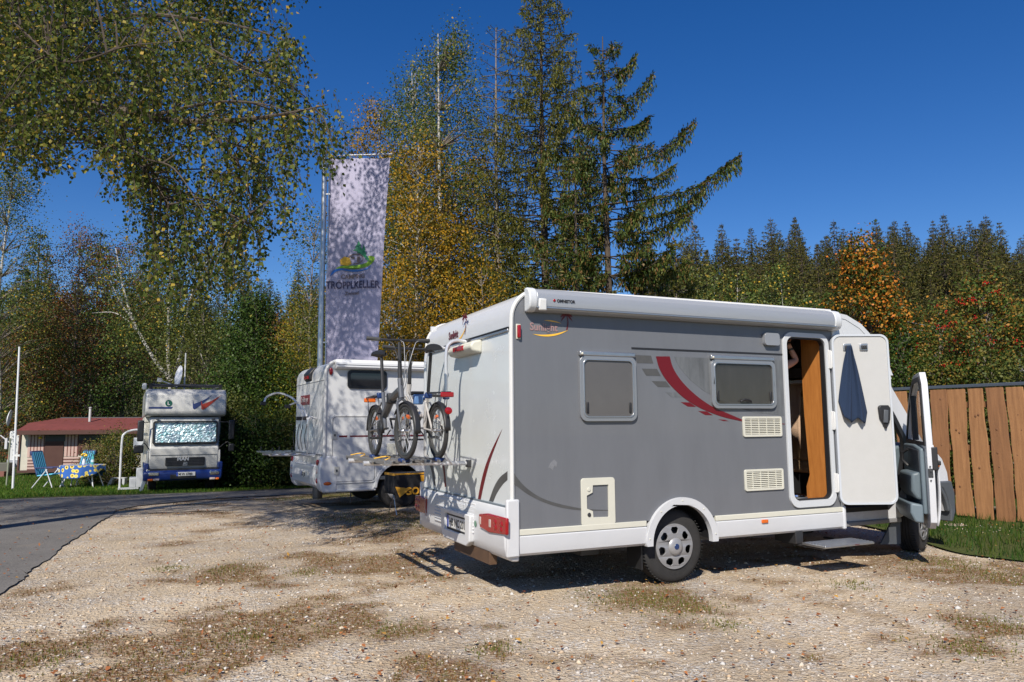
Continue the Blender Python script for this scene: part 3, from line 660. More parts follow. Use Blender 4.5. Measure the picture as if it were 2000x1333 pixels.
# right group behind the fence
BL('maple_tree', 'conical maple with green leaves turning orange at its top behind the open door', 1692, 468, 21, 1.45, [(0, .85), (.3, 1), (.55, .95), (.75, .62), (.9, .32), (1, .08)], 280, 100, .10, L_MAPLE, BARKG, z0=.8, tr=.1, sig=(.24, .24, .24))
BL('maple_tree', 'dark green maple half hidden behind the front roof of the grey motorhome', 1600, 610, 22, 1.2, OV, 120, 110, .10, L_DARK, BARKG, z0=.8, tr=.1, sig=(.28, .28, .28))
def rowan(label, px, top, Y, r, K, nb):
    t = BL('rowan_tree', label, px, top, Y, r, OV, K, 75, .075, L_ROWAN, BARKG, z0=.6, tr=.06, sig=(.2, .2, .2), thin=.008)
    H = hgt(px, top, Y); e = Env([(a, q*r) for a, q in OV]); mb = MB()
    for c in inside_cluster(e, H, 1.4, nb):
        for _ in range(12):
            p = c+Vector((random.gauss(0, .055), random.gauss(0, .055), random.gauss(0, .035))); mb.add([(p.x+.019*a, p.y+.019*d, p.z+.019*f) for a, d, f in ((1,0,0),(-1,0,0),(0,1,0),(0,-1,0),(0,0,1),(0,0,-1))], [(0,2,4),(2,1,4),(1,3,4),(3,0,4),(2,0,5),(1,2,5),(3,1,5),(0,3,5)])
    ob('berry_cluster', mb, BERRY, t, norm=False, smooth=0)['kind'] = 'stuff'
rowan('rowan tree full of red berries above the right end of the fence', 1925, 540, 17, 1.0, 190, 95)
rowan('smaller rowan with few red berries behind the fence next to the maple', 1840, 590, 18.5, .75, 110, 28)
rowan('rowan cut by the right edge of the photo', 2030, 600, 16, .9, 100, 30)
for px, top, Y, r, lm, lab in ((1760, 640, 19, .9, L_DARK, 'dark green bush behind the fence under the maple'), (1830, 680, 17.5, .8, L_SHR, 'green bush behind the fence under the small rowan'), (1905, 690, 16, .7, L_SHR, 'green bush behind the fence under the berry rowan'), (1985, 690, 15, .7, L_OLIVE, 'bush behind the last fence boards on the right'),
                          (1540, 700, 20, 1.0, L_OLIVE, 'bush behind the fence seen through the motorhome cab')):
    BL('leafy_bush', lab, px, top, Y, r, OV, 90, 110, .07, lm, BARKG, z0=.05, tr=.03, cat='bush', sig=(.24, .24, .24))
# hill: broadleaf trees at its foot
for i, (px, top, Y, r, lm, lab) in enumerate(((1400, 530, 60, 2.4, L_BIRCH, 'pale birch at the foot of the wooded hill'), (1445, 535, 58, 2.6, L_BIRCH, 'white stemmed birch on the hill foot above the awning'), (1490, 555, 62, 2.8, L_OLIVE, 'olive broadleaf tree on the hill foot'), (1530, 528, 60, 2.8, L_BIRCH, 'yellowish birch on the hill foot left of the maple'),
        (1575, 560, 64, 3, L_OLIVE, 'green broadleaf tree on the hill foot beside the maple'), (1360, 545, 56, 2.6, L_OLIVE, 'low olive tree between the spruce branches and the hill'), (1620, 590, 60, 3, L_DARK, 'dark broadleaf tree behind the maple'), (1780, 650, 56, 3, L_OLIVE, 'olive tree between maple and rowans on the hill foot'), (1860, 640, 60, 3, L_DARK, 'dark tree on the hill foot above the small rowan'), (1960, 630, 58, 3, L_OLIVE, 'olive tree on the hill foot at the right edge'),
        (600, 610, 60, 3, L_OLIVE, 'olive tree on the far slope left of the flagpole'), (450, 610, 62, 3, L_OLIVE, 'olive tree on the far slope right of the birch stems'), (540, 610, 64, 3, L_RUST, 'rusty tree on the far slope behind the dark maple'), (110, 570, 60, 3, L_RUST, 'rusty tree far behind the tent annex'), (300, 570, 60, 3, L_OLIVE, 'olive tree far behind the truck camper'), (20, 560, 58, 3, L_OLIVE, 'olive tree far behind the left birch'))):
    BL('deciduous_tree', lab, px, top, Y, r, OV, 75, 70, .24, lm, BARKW if lm is L_BIRCH else BARKG, z0=1.0, tr=.12, sig=(.6, .6, .6))
# hill: spruces
protos = []; far_spruces = []
for k in range(5):
    t = conifer('spruce_tree', 'x', (0, 0, 0), 13, [3.9, 3.5, 4.2, 3.7, 4.0][k], L_FSPR, BARKD, whorls=34, per=7, z0=1.0, tuft=.34, dens=4.2, droop=[.35, .45, .3, .4, .5][k], up=.25, hangl=.6, irr=.35, tr=.16, prof=[.95, .85, 1.05, .9, .8][k], thinw=.35, hang_n=.6, step=.16, apex=.75)
    protos.append(t)
cnt = 0; used = set()
rows = [(86, 5.2), (96, 5.0), (107, 5.0), (119, 5.2), (131, 5.4), (143, 5.8)]
cells = []
for Y, spc in rows:
    lo = AT(1290, 600, Y).x; hi = AT(2060, 600, Y).x; x = lo
    while x < hi: cells.append((x, Y, 'right')); x += spc*.54
for Y, spc in rows[1:]:
    lo = AT(-40, 600, Y).x; hi = AT(680, 600, Y).x; x = lo
    while x < hi: cells.append((x, Y, 'left')); x += spc*1.5
random.shuffle(cells)
for x, Y, side in cells[:292]:
    k = cnt % 5; x += random.uniform(-1.2, 1.2); Y2 = Y+random.uniform(-3.5, 3.5)
    t = protos[k] if cnt < 5 else copy_tree(protos[k])
    t.location = (x, Y2, float(hillz(np.array([x]), np.array([Y2]))[0])-.2); s = random.uniform(.72, 1.32); t.scale = (s*random.uniform(.9, 1.1),)*2+(s,); t.rotation_euler = (0, 0, random.uniform(0, 6.28))
    t['category'] = 'tree'; far_spruces.append(t); cnt += 1
ORD = ['leftmost', 'second from the left', 'third from the left', 'fourth from the left', 'fifth from the left', 'sixth from the left', 'seventh from the left', 'eighth from the left', 'ninth from the left', 'tenth from the left', 'eleventh from the left', 'twelfth from the left', 'thirteenth from the left', 'fourteenth from the left', 'fifteenth from the left', 'sixteenth from the left', 'seventeenth from the left', 'eighteenth from the left']
bins = {}
for t in far_spruces:
    Y = t.location.y; px = 1000+FPX*t.location.x/Y
    row = 'skyline' if Y > 125 else ('upper slope' if Y > 104 else ('middle slope' if Y > 88 else 'lower slope'))
    for lim, nm in ((200, 'behind the tent annex'), (460, 'behind the truck camper'), (1400, 'left of the flagpole') if px < 900 else (1400, 'above the middle of the awning'), (1500, 'above the smaller window'), (1610, 'above the side door'), (1760, 'behind the orange maple'), (1870, 'above the small rowan'), (9999, 'above the berry rowan')):
        if px < lim: break
    bins.setdefault((row, nm), []).append((px, t))
for (row, nm), L_ in bins.items():
    L_.sort(key=lambda q: q[0])
    for i, (px, t) in enumerate(L_):
        t['label'] = '%s dark spruce of the %s %s' % (ORD[min(i, 17)], row, nm); t['group'] = 'spruces of the %s %s' % (row, nm)

# ------------------------------------------------------------ overhanging birch, near
TB = Vector((-8.6, 9.2, gz(-8.6, 9.2)-.02)); t = thing('birch_tree', 'large weeping birch whose leafy branches hang into the top left of the photo', 'tree', TB)
mb = MB(); trunk = spl([(0, 0, -.1), (.1, 0, 2.5), (.25, -.1, 5), (.35, .1, 8), (.3, .1, 11.5), (.2, 0, 13.5)], 5)
mb.tube(trunk, [.26*(1-.85*i/(len(trunk)-1)) for i in range(len(trunk))], 12); ob('trunk', mb, BARKW, t, norm=False)
limbsN = [[(-60, 240), (60, 200), (180, 205), (300, 225), (420, 265), (520, 320)], [(180, 205), (330, 235), (460, 235), (560, 222), (640, 205)], [(-60, 120), (100, 60), (260, 30), (400, 40), (500, 60), (580, 90)], [(300, 225), (420, 200), (520, 205), (600, 235)],
          [(420, 265), (470, 330), (490, 400), (470, 450)], [(-80, 330), (20, 290), (110, 280)], [(-60, 0), (150, -60), (330, -90), (480, -60), (560, -10)], [(60, 200), (200, 290), (280, 330), (330, 400)], [(180, 205), (270, 300), (340, 330), (400, 420)], [(300, 30), (420, 100), (520, 150), (600, 170)], [(0,100),(160,140),(300,150),(420,130),(500,120)], [(-60, 40), (120, 120), (250, 90), (380, 80)]]
LOW = [(-100, 300), (0, 325), (50, 330), (90, 345), (118, 340), (135, 285), (165, 275), (190, 290), (215, 345), (245, 398), (272, 400), (285, 500), (300, 540), (340, 590), (400, 600), (430, 560), (465, 575), (505, 560), (515, 470), (540, 460), (560, 465), (575, 420), (590, 370), (600, 330), (625, 345), (655, 325), (690, 290), (700, 260)]
lowb = lambda x: float(np.interp(x, [a for a, b in LOW], [b for a, b in LOW]))
HIGH = [(-100, -200), (540, -200), (560, -10), (585, 70), (600, 130), (640, 155), (670, 190), (700, 235)]
highb = lambda x: float(np.interp(x, [a for a, b in HIGH], [b for a, b in HIGH]))
bb = MB(); curves = []
tr_pt = lambda z: min(trunk, key=lambda p: abs(p.z-z))
for i, lm_ in enumerate(limbsN):
    Yd = [8.6, 8.0, 8.8, 7.6, 7.9, 8.6, 9.0, 8.2, 7.6, 8.3, 9.4, 7.4][i]
    P = [AT(x, y, Yd-(.25*j))-TB for j, (x, y) in enumerate(lm_)]
    if lm_[0][0] < 30: P = [tr_pt(P[0].z-1.2)]+P
    c = spl(P, 6); r0 = .042 if i in (0, 1, 2, 6) else .018
    bb.tube(c, [r0*(1-.88*j/(len(c)-1)) for j in range(len(c))], 6, caps=False); curves.append(c)
def topx(P):
    q = cam_m @ (P+TB); return 1000+FPX*q.x/-q.z, 666.5-FPX*q.y/-q.z
cam_m = cam.matrix_world.inverted()
# side branches towards points of the crown's extent, then hanging twigs
starts = []
while len(starts) < 800:
    px, py = random.uniform(-60, 695), random.uniform(-160, 560)
    lo = lowb(px)
    if len(starts) % 5 == 0 and px > 280 and px < 520: py = random.uniform(300, 540)
    if py > lo-22 or py < highb(px)+8: continue
    if py < 10 and px > 300 and (py < -5 or px > 420 or random.random() < .5): continue
    if py < -30 and px > 200: continue
    dens = 1.0 if (px < 300 or py < 130) else 0.72
    if 130 < px < 270 and 300 < py: dens = .5
    if px > 600: dens = .8
    if random.random() > dens: continue
    Yd = random.uniform(7.0, 9.6) if px < 560 else random.uniform(7.0, 8.4)
    starts.append((px, py, Yd))
tp = []; td = []; tw = MB()
allp = [p for c in curves for p in c[3:]]
for i, (px, py, Yd) in enumerate(starts):
    S = AT(px, py, Yd)-TB
    if i % 3 == 0:
        q = min(random.sample(allp, 45), key=lambda p: (p-S).length+max(0, p.z-S.z)*.2)
        m_ = q.lerp(S, .5)+Vector((0, 0, .18*(q-S).length)); c = spl([q, m_, S], 4)
        bb.tube(c, [.011*(1-.75*j/8) for j in range(9)], 4, caps=False)
        if (q-S).length < 1.6:
            for k in range(1, 8):
                for _ in range(3): tp.append(c[k]+Vector((random.gauss(0, .05), random.gauss(0, .05), random.gauss(-.03, .04))))
    ml = (lowb(px)-py)/FPX*Yd; L = min(ml, random.choice((.25, .45, .7, .95, 1.3))*random.uniform(.8, 1.25)); L = max(.12, L)
    n_ = max(3, int(L/.05)); wob = random.uniform(0, 6); dx, dy = random.gauss(0, .10), random.gauss(0, .08); pts_ = []
    for j in range(n_+1):
        u = j/n_; pts_.append(S+Vector((dx*u+.03*sin(wob+u*4)*L, dy*u+.03*cos(wob*1.7+u*3)*L, -L*u)))
    tw.tube(pts_[::2]+[pts_[-1]], .0028, 3, caps=False)
    for j, p in enumerate(pts_):
        for _ in range(random.choice((1, 2, 2, 3))): tp.append(p+Vector((random.gauss(0, .028), random.gauss(0, .028), random.gauss(0, .02))))
    # a few short side twigs
    for _ in range(int(L*4)):
        p = random.choice(pts_); d_ = Vector((random.gauss(0, 1), random.gauss(0, 1), -.6)).normalized(); l2 = random.uniform(.08, .28)
        tw.tube([p, p+d_*l2*.6+Vector((0, 0, .01)), p+d_*l2+Vector((0, 0, -l2*.4))], .002, 3, caps=False)
        for k in range(int(l2/.035)): tp.append(p+d_*(.035*(k+1))+Vector((random.gauss(0, .015), random.gauss(0, .015), -.02*k+random.gauss(0, .015))))
ob('branches', bb, BARKD, t, norm=False, kind='stuff'); ob('twigs', tw, BARKD, t, norm=False, kind='stuff')
tp = np.array([tuple(p) for p in tp]); leaves('crown', tp, .033, .058, L_BIRCHF, t, .8, .85)['kind'] = 'stuff'
# the rest of the same crown, above and left of the picture: shades road, truck camper and banner
bb2 = MB(); pts = []
for (cx, cy, cz), (ax, ay, az), num in (((-10.8, 13.2, 10.2), (3.4, 2.3, 2.4), 80), ((-4.9, 12.4, 10.6), (1.7, 1.8, 2.0), 40), ((-11.2, 8.8, 9.8), (3.4, 2.0, 2.6), 55), ((-10.2, 6.2, 9.4), (4.2, 1.9, 2.3), 120), ((-8.6, 10.4, 9.6), (2.0, 1.8, 2.2), 40), ((-5.3, 11.6, 9.2), (1.5, 1.2, 1.2), 34), ((-8.0, 14.6, 9.0), (2.4, 1.6, 1.8), 40)):
    k = 0
    while k < num:
        d_ = Vector((random.uniform(-1, 1), random.uniform(-1, 1), random.uniform(-1, 1)))
        if d_.length > 1: continue
        k += 1; w_ = Vector((cx+d_.x*ax, cy+d_.y*ay, cz+d_.z*az)); q = cam_m @ w_; X_, Y_ = 1000+FPX*q.x/-q.z, 666.5-FPX*q.y/-q.z
        if X_ > -40 and Y_ > -60 and (Y_ > lowb(X_)-60 or Y_ < highb(X_)+30): continue
        m = 200; g_ = rng.normal(size=(m, 3))*np.array((.21, .21, .45)); pts.append(np.array(w_-TB)[None]+g_)
        if X_ > -60 and Y_ > -80: bb2.tube([w_-TB, (w_-TB)*.8+Vector((-.5, 0, .2))], .008, 3, caps=False)
ob('upper_branches', bb2, BARKD, t, norm=False, kind='stuff')
leaves('upper_crown', np.concatenate(pts), .05, .085, L_BIRCHF, t, .8, .85)['kind'] = 'stuff'
# ============================================================ main motorhome
YAW = R_(24.45); X0, Y0 = -0.01, 6.52
EE = Vector((cos(YAW), sin(YAW), 0)); NN = Vector((-sin(YAW), cos(YAW), 0)); OO = Vector((X0, Y0, 0)); CC = Vector((0, 0, CAMH))
def SD(px, py, v=0.0, o=OO, e=EE, n=NN):
    """measured point on the side plane -> (along, height)"""
    d = ray(px, py); t = ((o-CC).dot(n)+v)/d.dot(n); P = CC+d*t; return ((P-o).dot(e), P.z)
def RR(px, py, u=0.0, o=OO, e=EE, n=NN):
    d = ray(px, py); t = ((o-CC).dot(e)+u)/d.dot(e); P = CC+d*t; return ((P-o).dot(n), P.z)
Z1 = lambda x, y: RR(660+x/2.6125, 600+y/2.6125)
Z2 = lambda x, y: SD(980+x/3.448, 540+y/3.448)
Z3 = lambda x, y: SD(980+x/3.448, 860+y/3.448)
mh = thing('motorhome', 'large grey and white motorhome in the foreground with its side door and cab door open', 'motorhome', OO, YAW)
side = lambda off=0.0: (lambda a, b, t: (a, off+t, b))          # plate in the u-z plane
rear = lambda off=0.0: (lambda a, b, t: (off+t, a, b))          # plate in the v-z plane
def arc(cx, cz, r, a0, a1, n=14): return [(cx+r*cos(R_(a0+(a1-a0)*i/n)), cz+r*sin(R_(a0+(a1-a0)*i/n))) for i in range(n+1)]
W = 2.42
# outer shell: rear wall, roof and front cap as one band
outp = [(0, .76), (0, 1.6), (0, 2.30)]+arc(.27, 2.43, .27, 180, 90, 10)+[(1.5, 2.71), (3.0, 2.715), (3.9, 2.715), (4.12, 2.69), (4.34, 2.60), (4.54, 2.44), (4.70, 2.24), (4.80, 2.03)]
inn = [(4.75, 2.03), (4.65, 2.21), (4.50, 2.40), (4.31, 2.55), (4.10, 2.64), (3.9, 2.665), (3.0, 2.665), (1.5, 2.66)]+[(a, b) for a, b in arc(.27, 2.43, .225, 90, 180, 10)]+[(.045, 2.30), (.045, 1.6), (.045, .76)]
m = MB(); m.prism(outp+inn, lambda p, q, a: (p, a, q), .012, W-.012); ob('rear_and_roof_shell', m, WHITE, mh, smooth=50)
m = MB().plate([(3.88, 1.99), (4.78, 1.99)]+[(4.68, 2.22), (4.52, 2.42), (4.32, 2.58), (4.1, 2.67), (3.88, 2.69)], (), side(.018), .04); m.plate([(3.88, 1.99), (4.78, 1.99)]+[(4.68, 2.22), (4.52, 2.42), (4.32, 2.58), (4.1, 2.67), (3.88, 2.69)], (), side(W-.058), .04)
m.box(3.9, 4.78, .05, W-.05, 1.96, 1.99); ob('front_cap', m, WHITE, mh)
# grey side
AC, AZ = 1.765, .385
DH = rrect(3.185, .70, 3.735, 2.40, .09, 6); W2H = rrect(2.25, 1.665, 2.93, 2.085, .05, 5)
m = MB().plate([(.035, .60), (AC-.40, .60)]+[p for p in arc(AC, AZ, .395, 147, 33, 14)]+[(AC+.40, .60), (3.90, .60), (3.90, 2.665), (.26, 2.66)]+arc(.27, 2.43, .235, 90, 175, 7), (DH, W2H), side(0), .028)
ob('side_panel', m, GREY, mh, smooth=0)
ob('left_wall', MB().box(.05, 3.9, W-.035, W, .40, 2.66), WHITE, mh)
ob('floor_panel', MB().box(2.20, 3.95, .04, W-.04, .60, .64).box(3.95, 5.3, .2, W-.2, .50, .54), DARKWOOD, mh)
ob('corner_trim', MB().tube([(0.004, .004, .78), (0.004, .004, 2.30)]+[(a+.004, .004, b) for a, b in arc(.27, 2.43, .266, 180, 90, 10)]+[(1.5, .004, 2.712), (3.86, .004, 2.718)], .019, 8), WHITE2, mh)
ob('corner_trim', MB().tube([(0.004, W, .78), (0.004, W, 2.30)]+[(a+.004, W, b) for a, b in arc(.27, 2.43, .266, 180, 90, 10)]+[(3.86, W, 2.718)], .019, 8), WHITE2, mh)
ob('front_edge_trim', MB().box(3.86, 3.90, -.012, .03, .60, 2.50), WHITE2, mh, bevel=.008)
# skirts
for a, b_ in ((.06, AC-.40), (AC+.405, 3.90)):
    s = ob('side_skirt', MB().prism([(-.004, .553), (-.018, .54), (-.02, .46), (-.012, .40), (.01, .378), (.03, .378), (.03, .553)], lambda p, q, u: (u, p, q), a, b_), SKIRT, mh)
    ob('cream_rail', MB().box(a, b_, -.016, .02, .5535, .603), CREAM, s, bevel=.004)
ob('skirt_end', MB().box(3.86, 3.905, -.028, .06, .37, .615), SKIRT, mh, bevel=.015)
m = MB().plate(arc(AC, AZ, .415, 0, 180, 24)+[(AC-.41, .37), (AC-.345, .37)]+arc(AC, AZ, .345, 180, 0, 24)+[(AC+.345, .365), (AC+.41, .365)], (), side(-.035), .06)
a_ = ob('wheel_arch_trim', m, SKIRT, mh, bevel=.012, smooth=30)
m = MB()
for th in (8, 50, 90, 130, 172): m.sphere((AC+.385*cos(R_(th)), -.037, AZ+.385*sin(R_(th))), (.008, .005, .008), 8, 5)
ob('screw_caps', m, CREAM, a_, kind='stuff')
m = MB().plate(arc(AC, AZ, .40, 0, 180, 20), (), side(.55), .02); m.grid(lambda a, b: (AC+.37*cos(pi*a), .03+.53*b, AZ+.37*sin(pi*a)), 20, 2); ob('wheel_well', m, BLACK, mh, norm=False)
# underbody
m = MB().box(.10, 1.30, .22, 2.2, .42, .58).box(2.25, 3.86, .14, 2.28, .46, .585).box(1.3, 2.25, .62, 1.8, .42, .58).box(.3, 4.6, .75, .83, .36, .46).box(.3, 4.6, 1.55, 1.63, .36, .46)
ob('underbody', m, BLACK, mh, bevel=.01)
ob('rear_crossbeam', MB().box(-.035, .04, .42, 1.35, .245, .37), BROWNST, mh, bevel=.006)
ob('axle', MB().tube([(AC-.03, .25, .30), (AC-.03, 2.2, .30)], .045, 10).tube([(.55, .95, .33), (1.3, .95, .28), (1.5, .95, .36)], .035, 8).box(.95, 1.15, .5, .9, .24, .42), STEELDK, mh)
ob('mud_flap', MB().box(AC-.40, AC-.385, .09, .33, .14, .45), BLACK, mh); ob('leaf_spring', MB().box(1.05, 2.5, .45, .52, .30, .33), STEELDK, mh)

def make_wheel(parent, c, rz=0.0, R=.345, side_=-1, emblem=True, w_=.20):
    """side_ -1: outer face towards local -y"""
    wh = bpy.data.objects.new('wheel', None); COL.objects.link(wh); wh.parent = parent; wh.location = c; wh.rotation_euler = (0, 0, rz+(0 if side_ < 0 else pi))
    pr = [(.20, .0), (.215, -.012), (.235, -.006), (R-.06, -.012), (R-.022, .0), (R-.004, .018)]
    for k in range(5):
        y = .035+k*(w_-.05)/5; pr += [(R, y), (R, y+.02), (R-.008, y+.022), (R-.008, y+.028)]
    pr += [(R, w_-.018), (R-.03, w_), (.2, w_)]
    ob('tyre', MB().lathe(pr, 48), RUBBER, wh)
    m = MB()
    for i in range(64):
        a = 2*pi*i/64; q = Matrix.Rotation(-a, 3, 'Y')
        m.obox((R*cos(a)*.998, .02, R*sin(a)*.998), (.010, .05, .005), q); m.obox((R*cos(a+.05)*.998, w_-.02, R*sin(a+.05)*.998), (.010, .04, .005), q)
    ob('tread_blocks', m, RUBBER, wh, kind='stuff')
    hol = []
    for k in range(7):
        a0 = 360*k/7+90; pts = []
        for a, r in ((-13, .133), (-15, .165), (-9, .185), (9, .185), (15, .165), (13, .133), (6, .120), (-6, .120)): pts.append((r*cos(R_(a0+a)), r*sin(R_(a0+a))))
        hol.append(pts)
    circ = [(.212*cos(2*pi*i/56), .212*sin(2*pi*i/56)) for i in range(56)]
    dome = lambda a, b, t: (a, -.022+t-.018*max(0, 1-(a*a+b*b)/.045), b)
    ob('hub_cap', MB().plate(circ, hol, dome, .012), mat('hubcap_silver', (.30, .30, .31), .42, metal=.35, var=.15, vscale=14), wh, bevel=.003, smooth=45)
    ob('steel_rim', MB().lathe([(.05, .04), (.12, .03), (.185, .06), (.21, .10), (.205, .16)], 32), STEELDK, wh)
    ob('hub_centre', MB().lathe([(.0, -.058), (.05, -.056), (.075, -.046), (.082, -.036)], 32), mat('hubcap_silver3', (.34, .34, .35), .38, metal=.4), wh)
    if emblem:
        ob('emblem', MB().lathe([(0, -.061), (.024, -.0605), (.028, -.057)], 28), mat('emblem_blue', (.008, .03, .11), .3, coat=.4), wh)
    return wh
wl = make_wheel(mh, (AC-.035, .085, .335)); make_wheel(mh, (AC-.035, W-.085, .335), side_=1)

# windows
def window(parent, x0, z0, x1, z1, frame=.045, glass=TINT, rail=True, prd=.028, fm=None, off=0.0, latch=True, fmat=None):
    wd = ob('window', MB().plate(rrect(x0, z0, x1, z1, .07, 6), (rrect(x0+frame, z0+frame, x1-frame, z1-frame, .045, 6),), side(off-prd), prd+.002), fmat or mat('window_frame_silver', (.30, .31, .33), .3, metal=.5), parent, bevel=.009)
    ob('frame_bead', MB().plate(rrect(x0+frame-.012, z0+frame-.012, x1-frame+.012, z1-frame+.012, .05, 6), (rrect(x0+frame, z0+frame, x1-frame, z1-frame, .045, 6),), side(off-prd-.006), .01), ALU if not fmat else fmat, wd, bevel=.002)
    ob('pane', MB().plate(rrect(x0+frame-.004, z0+frame-.004, x1-frame+.004, z1-frame+.004, .05, 6), (), side(off-prd+.008), .006), glass, wd)
    if rail: ob('top_rail', MB().box(x0, x1-.01, off-prd-.008, off, z1-.004, z1+.038), ALU, wd, bevel=.008); ob('rail_knob', MB().sphere((x0+.02, off-prd-.014, z1+.012), .012, 8, 6), CREAM, wd)
    if latch:
        for x in ((x0+frame+.03, x1-frame-.03) if latch == 2 else (x1-frame-.03,)): ob('latch', MB().box(x-.012, x+.012, off-prd-.004, off-prd+.01, z0+frame+.03, z0+frame+.13), BLACK, wd, bevel=.006)
    return wd
a, b_ = Z2(523, 985), Z2(893, 545); window(mh, a[0], a[1]+.01, b_[0], b_[1], latch=2, glass=mat('frosted_grey_acrylic', (.105, .10, .10), .28, var=.15, vscale=3, coat=.3))
GLASS = mat('clear_tinted_glass', (.55, .53, .50), .05, trans=.0, alpha=.32, spec=.8)
a, b_ = Z2(1409, 890), Z2(1827, 572); w2 = window(mh, a[0], a[1], b_[0], b_[1], glass=mat('smoked_glass', (.06, .055, .05), .08, alpha=.45, spec=.7), latch=2)
ob('latch', MB().tube([(2.52, -.035, 1.715), (2.56, -.045, 1.735), (2.62, -.045, 1.73), (2.66, -.035, 1.712)], .011, 6), BLACK, w2)
ob('window_blind', MB().box(2.25, 2.90, .055, .06, 1.64, 1.985), mat('beige_blind', (.36, .33, .30), .8, bump=.3, bscale=30), w2); ob('blind_rail', MB().box(2.24, 2.92, .05, .065, 1.985, 2.0), CREAM, w2)

# foils on the side
def foil(name, pts, m_, parent=mh, off=-.0015, pl=side, label=None): return ob(name, MB().plate(pts, (), pl(off), .001), m_, parent, smooth=0, label=label)
Z2l = lambda L_: [Z2(*p) for p in L_]
foil('worn_foil', Z2l([(1160,543),(1888,566),(1900,938),(1700,918),(1560,875),(1430,812),(1350,765),(1270,700),(1200,620)]), GFOILW)
foil('red_swoosh', spl2(Z2l([(1037,540),(1060,620),(1100,690),(1160,760),(1240,830),(1340,890),(1480,945),(1617,977)]), 4)+spl2(Z2l([(1617,965),(1500,915),(1420,880),(1330,820),(1250,750),(1190,680),(1150,610),(1130,540)]), 4), RED, off=-.003)
foil('red_swoosh', Z2l([(1885,991),(1905,994),(1905,998),(1885,996)]), RED, off=-.003)
for q in ([(890,530),(1005,535),(1020,588),(912,585)], [(943,622),(1045,624),(1070,672),(972,670)], [(1010,706),(1105,708),(1136,748),(1050,746)]): foil('grey_dash', Z2l(q), GFOIL)
foil('grey_dash', Z2l([(1105,782),(1180,783),(1211,815),(1142,814)]), GFOILW, label='worn flaking grey dash')
for q in ([(1205,848),(1265,850),(1309,880),(1252,878)], [(1322,908),(1380,910),(1421,936),(1370,935)], [(1457,964),(1498,966),(1528,976),(1492,975)]): foil('red_dash', Z2l(q), RED)
ob('black_stripe', MB().box(Z2(873, 488)[0], 3.15, -.004, .001, 2.205, 2.222), BLACK, mh)
foil('grey_swoosh', spl2([Z3(*p) for p in [(72,205),(110,262),(170,325),(260,385),(370,425),(520,457),(640,468),(730,470)]], 4)+spl2([Z3(*p) for p in [(730,474),(640,476),(520,472),(400,455),(280,418),(180,368),(110,318),(72,290)]], 4), GFOIL)
foil('pale_scuff', [Z3(310,190), Z3(330,150), Z3(352,130), Z3(374,150), Z3(368,182), Z3(352,172), Z3(345,205), Z3(325,185)], mat('scuff', (.20, .205, .22), .6, col2=(.145, .152, .165), vscale=60))
# lettering and palm on the side
LOGOG = mat('logo_mauve', (.30, .19, .19), .4)
def palm(parent, base_, h, M_, tri):
    m = MB(); P = spl([(0, 0, 0), (.02*h*5, h*.5, 0), (0, h, 0)], 6); n = len(P)
    for i in range(n-1):
        r = .045*h*(1-.45*i/n); m.add([(P[i].x-r, P[i].y, 0), (P[i].x+r, P[i].y, 0), (P[i+1].x+r*.95, P[i+1].y, 0), (P[i+1].x-r*.95, P[i+1].y, 0)], [(0, 1, 2, 3)])
    for a in (-20, 15, 55, 95, 135, 170, 205):
        l = h*.48; c = [Vector((0, h, 0))+Vector((l*t*cos(R_(a)), l*t*sin(R_(a))-l*.55*t*t, 0)) for t in (0, .35, .7, 1)]; wd_ = (.02*h, .09*h, .07*h, .005*h)
        m.add([(c[i].x, c[i].y+s*wd_[i], 0) for i in range(4) for s in (-1, 1)], [(0, 2, 3, 1), (2, 4, 5, 3), (4, 6, 7, 5)])
    o = ob('palm_mark', m, tri, parent, smooth=0, norm=False); o.matrix_local = M_ @ Matrix.Translation(base_); return o
def crescent(pa, pb, bow, th, n=16):
    (x0, z0), (x1, z1) = pa, pb; dx, dz = x1-x0, z1-z0; up, dn = [], []
    for i in range(n+1):
        t = i/n; k = 4*t*(1-t); x, z = x0+dx*t, z0+dz*t; nx, nz = -dz, dx; l = sqrt(nx*nx+nz*nz); up.append((x+nx/l*(bow*k), z+nz/l*(bow*k))); dn.append((x+nx/l*(bow*k-th*k), z+nz/l*(bow*k-th*k)))
    return up+dn[::-1][1:-1]
Ms = frame_m((0, -.003, 0), (1, 0, 0), (0, 0, 1)); p = Z2(188, 362)
text('lettering', 'Sunlight', .098, LOGOG, mh, Ms @ Matrix.Translation((p[0], p[1], 0)), wscale=.90, bold=.002)
p = Z2(430, 362); palm(mh, (p[0]+.01, p[1], .001), .14, Ms, RED)
foil('yellow_arc', crescent(Z2(205, 388), Z2(447, 362), -.040, -.018), YEL, off=-.003); foil('yellow_arc', crescent(Z2(282, 298), Z2(400, 318), .012, .010), YEL, off=-.003)
p = SD(1010, 648); s = ob('side_reflector', MB().box(.055, .085, -.035, 0, 2.26, 2.375), REDLENS, mh, bevel=.008); ob('reflector_base', MB().box(.048, .092, -.012, 0, 2.25, 2.385), CREAM, s, bevel=.004)
s = ob('marker_lamp', MB().box(2.735, 2.815, -.034, -.015, .50, .535), ORANGE, mh, bevel=.006)
s = ob('awning_lamp', MB().plate(rrect(2.87, 2.30, 3.07, 2.43, .03, 4), (), side(-.045), .045), mat('lamp_lens', (.22, .23, .25), .15, coat=.5), mh, bevel=.012)
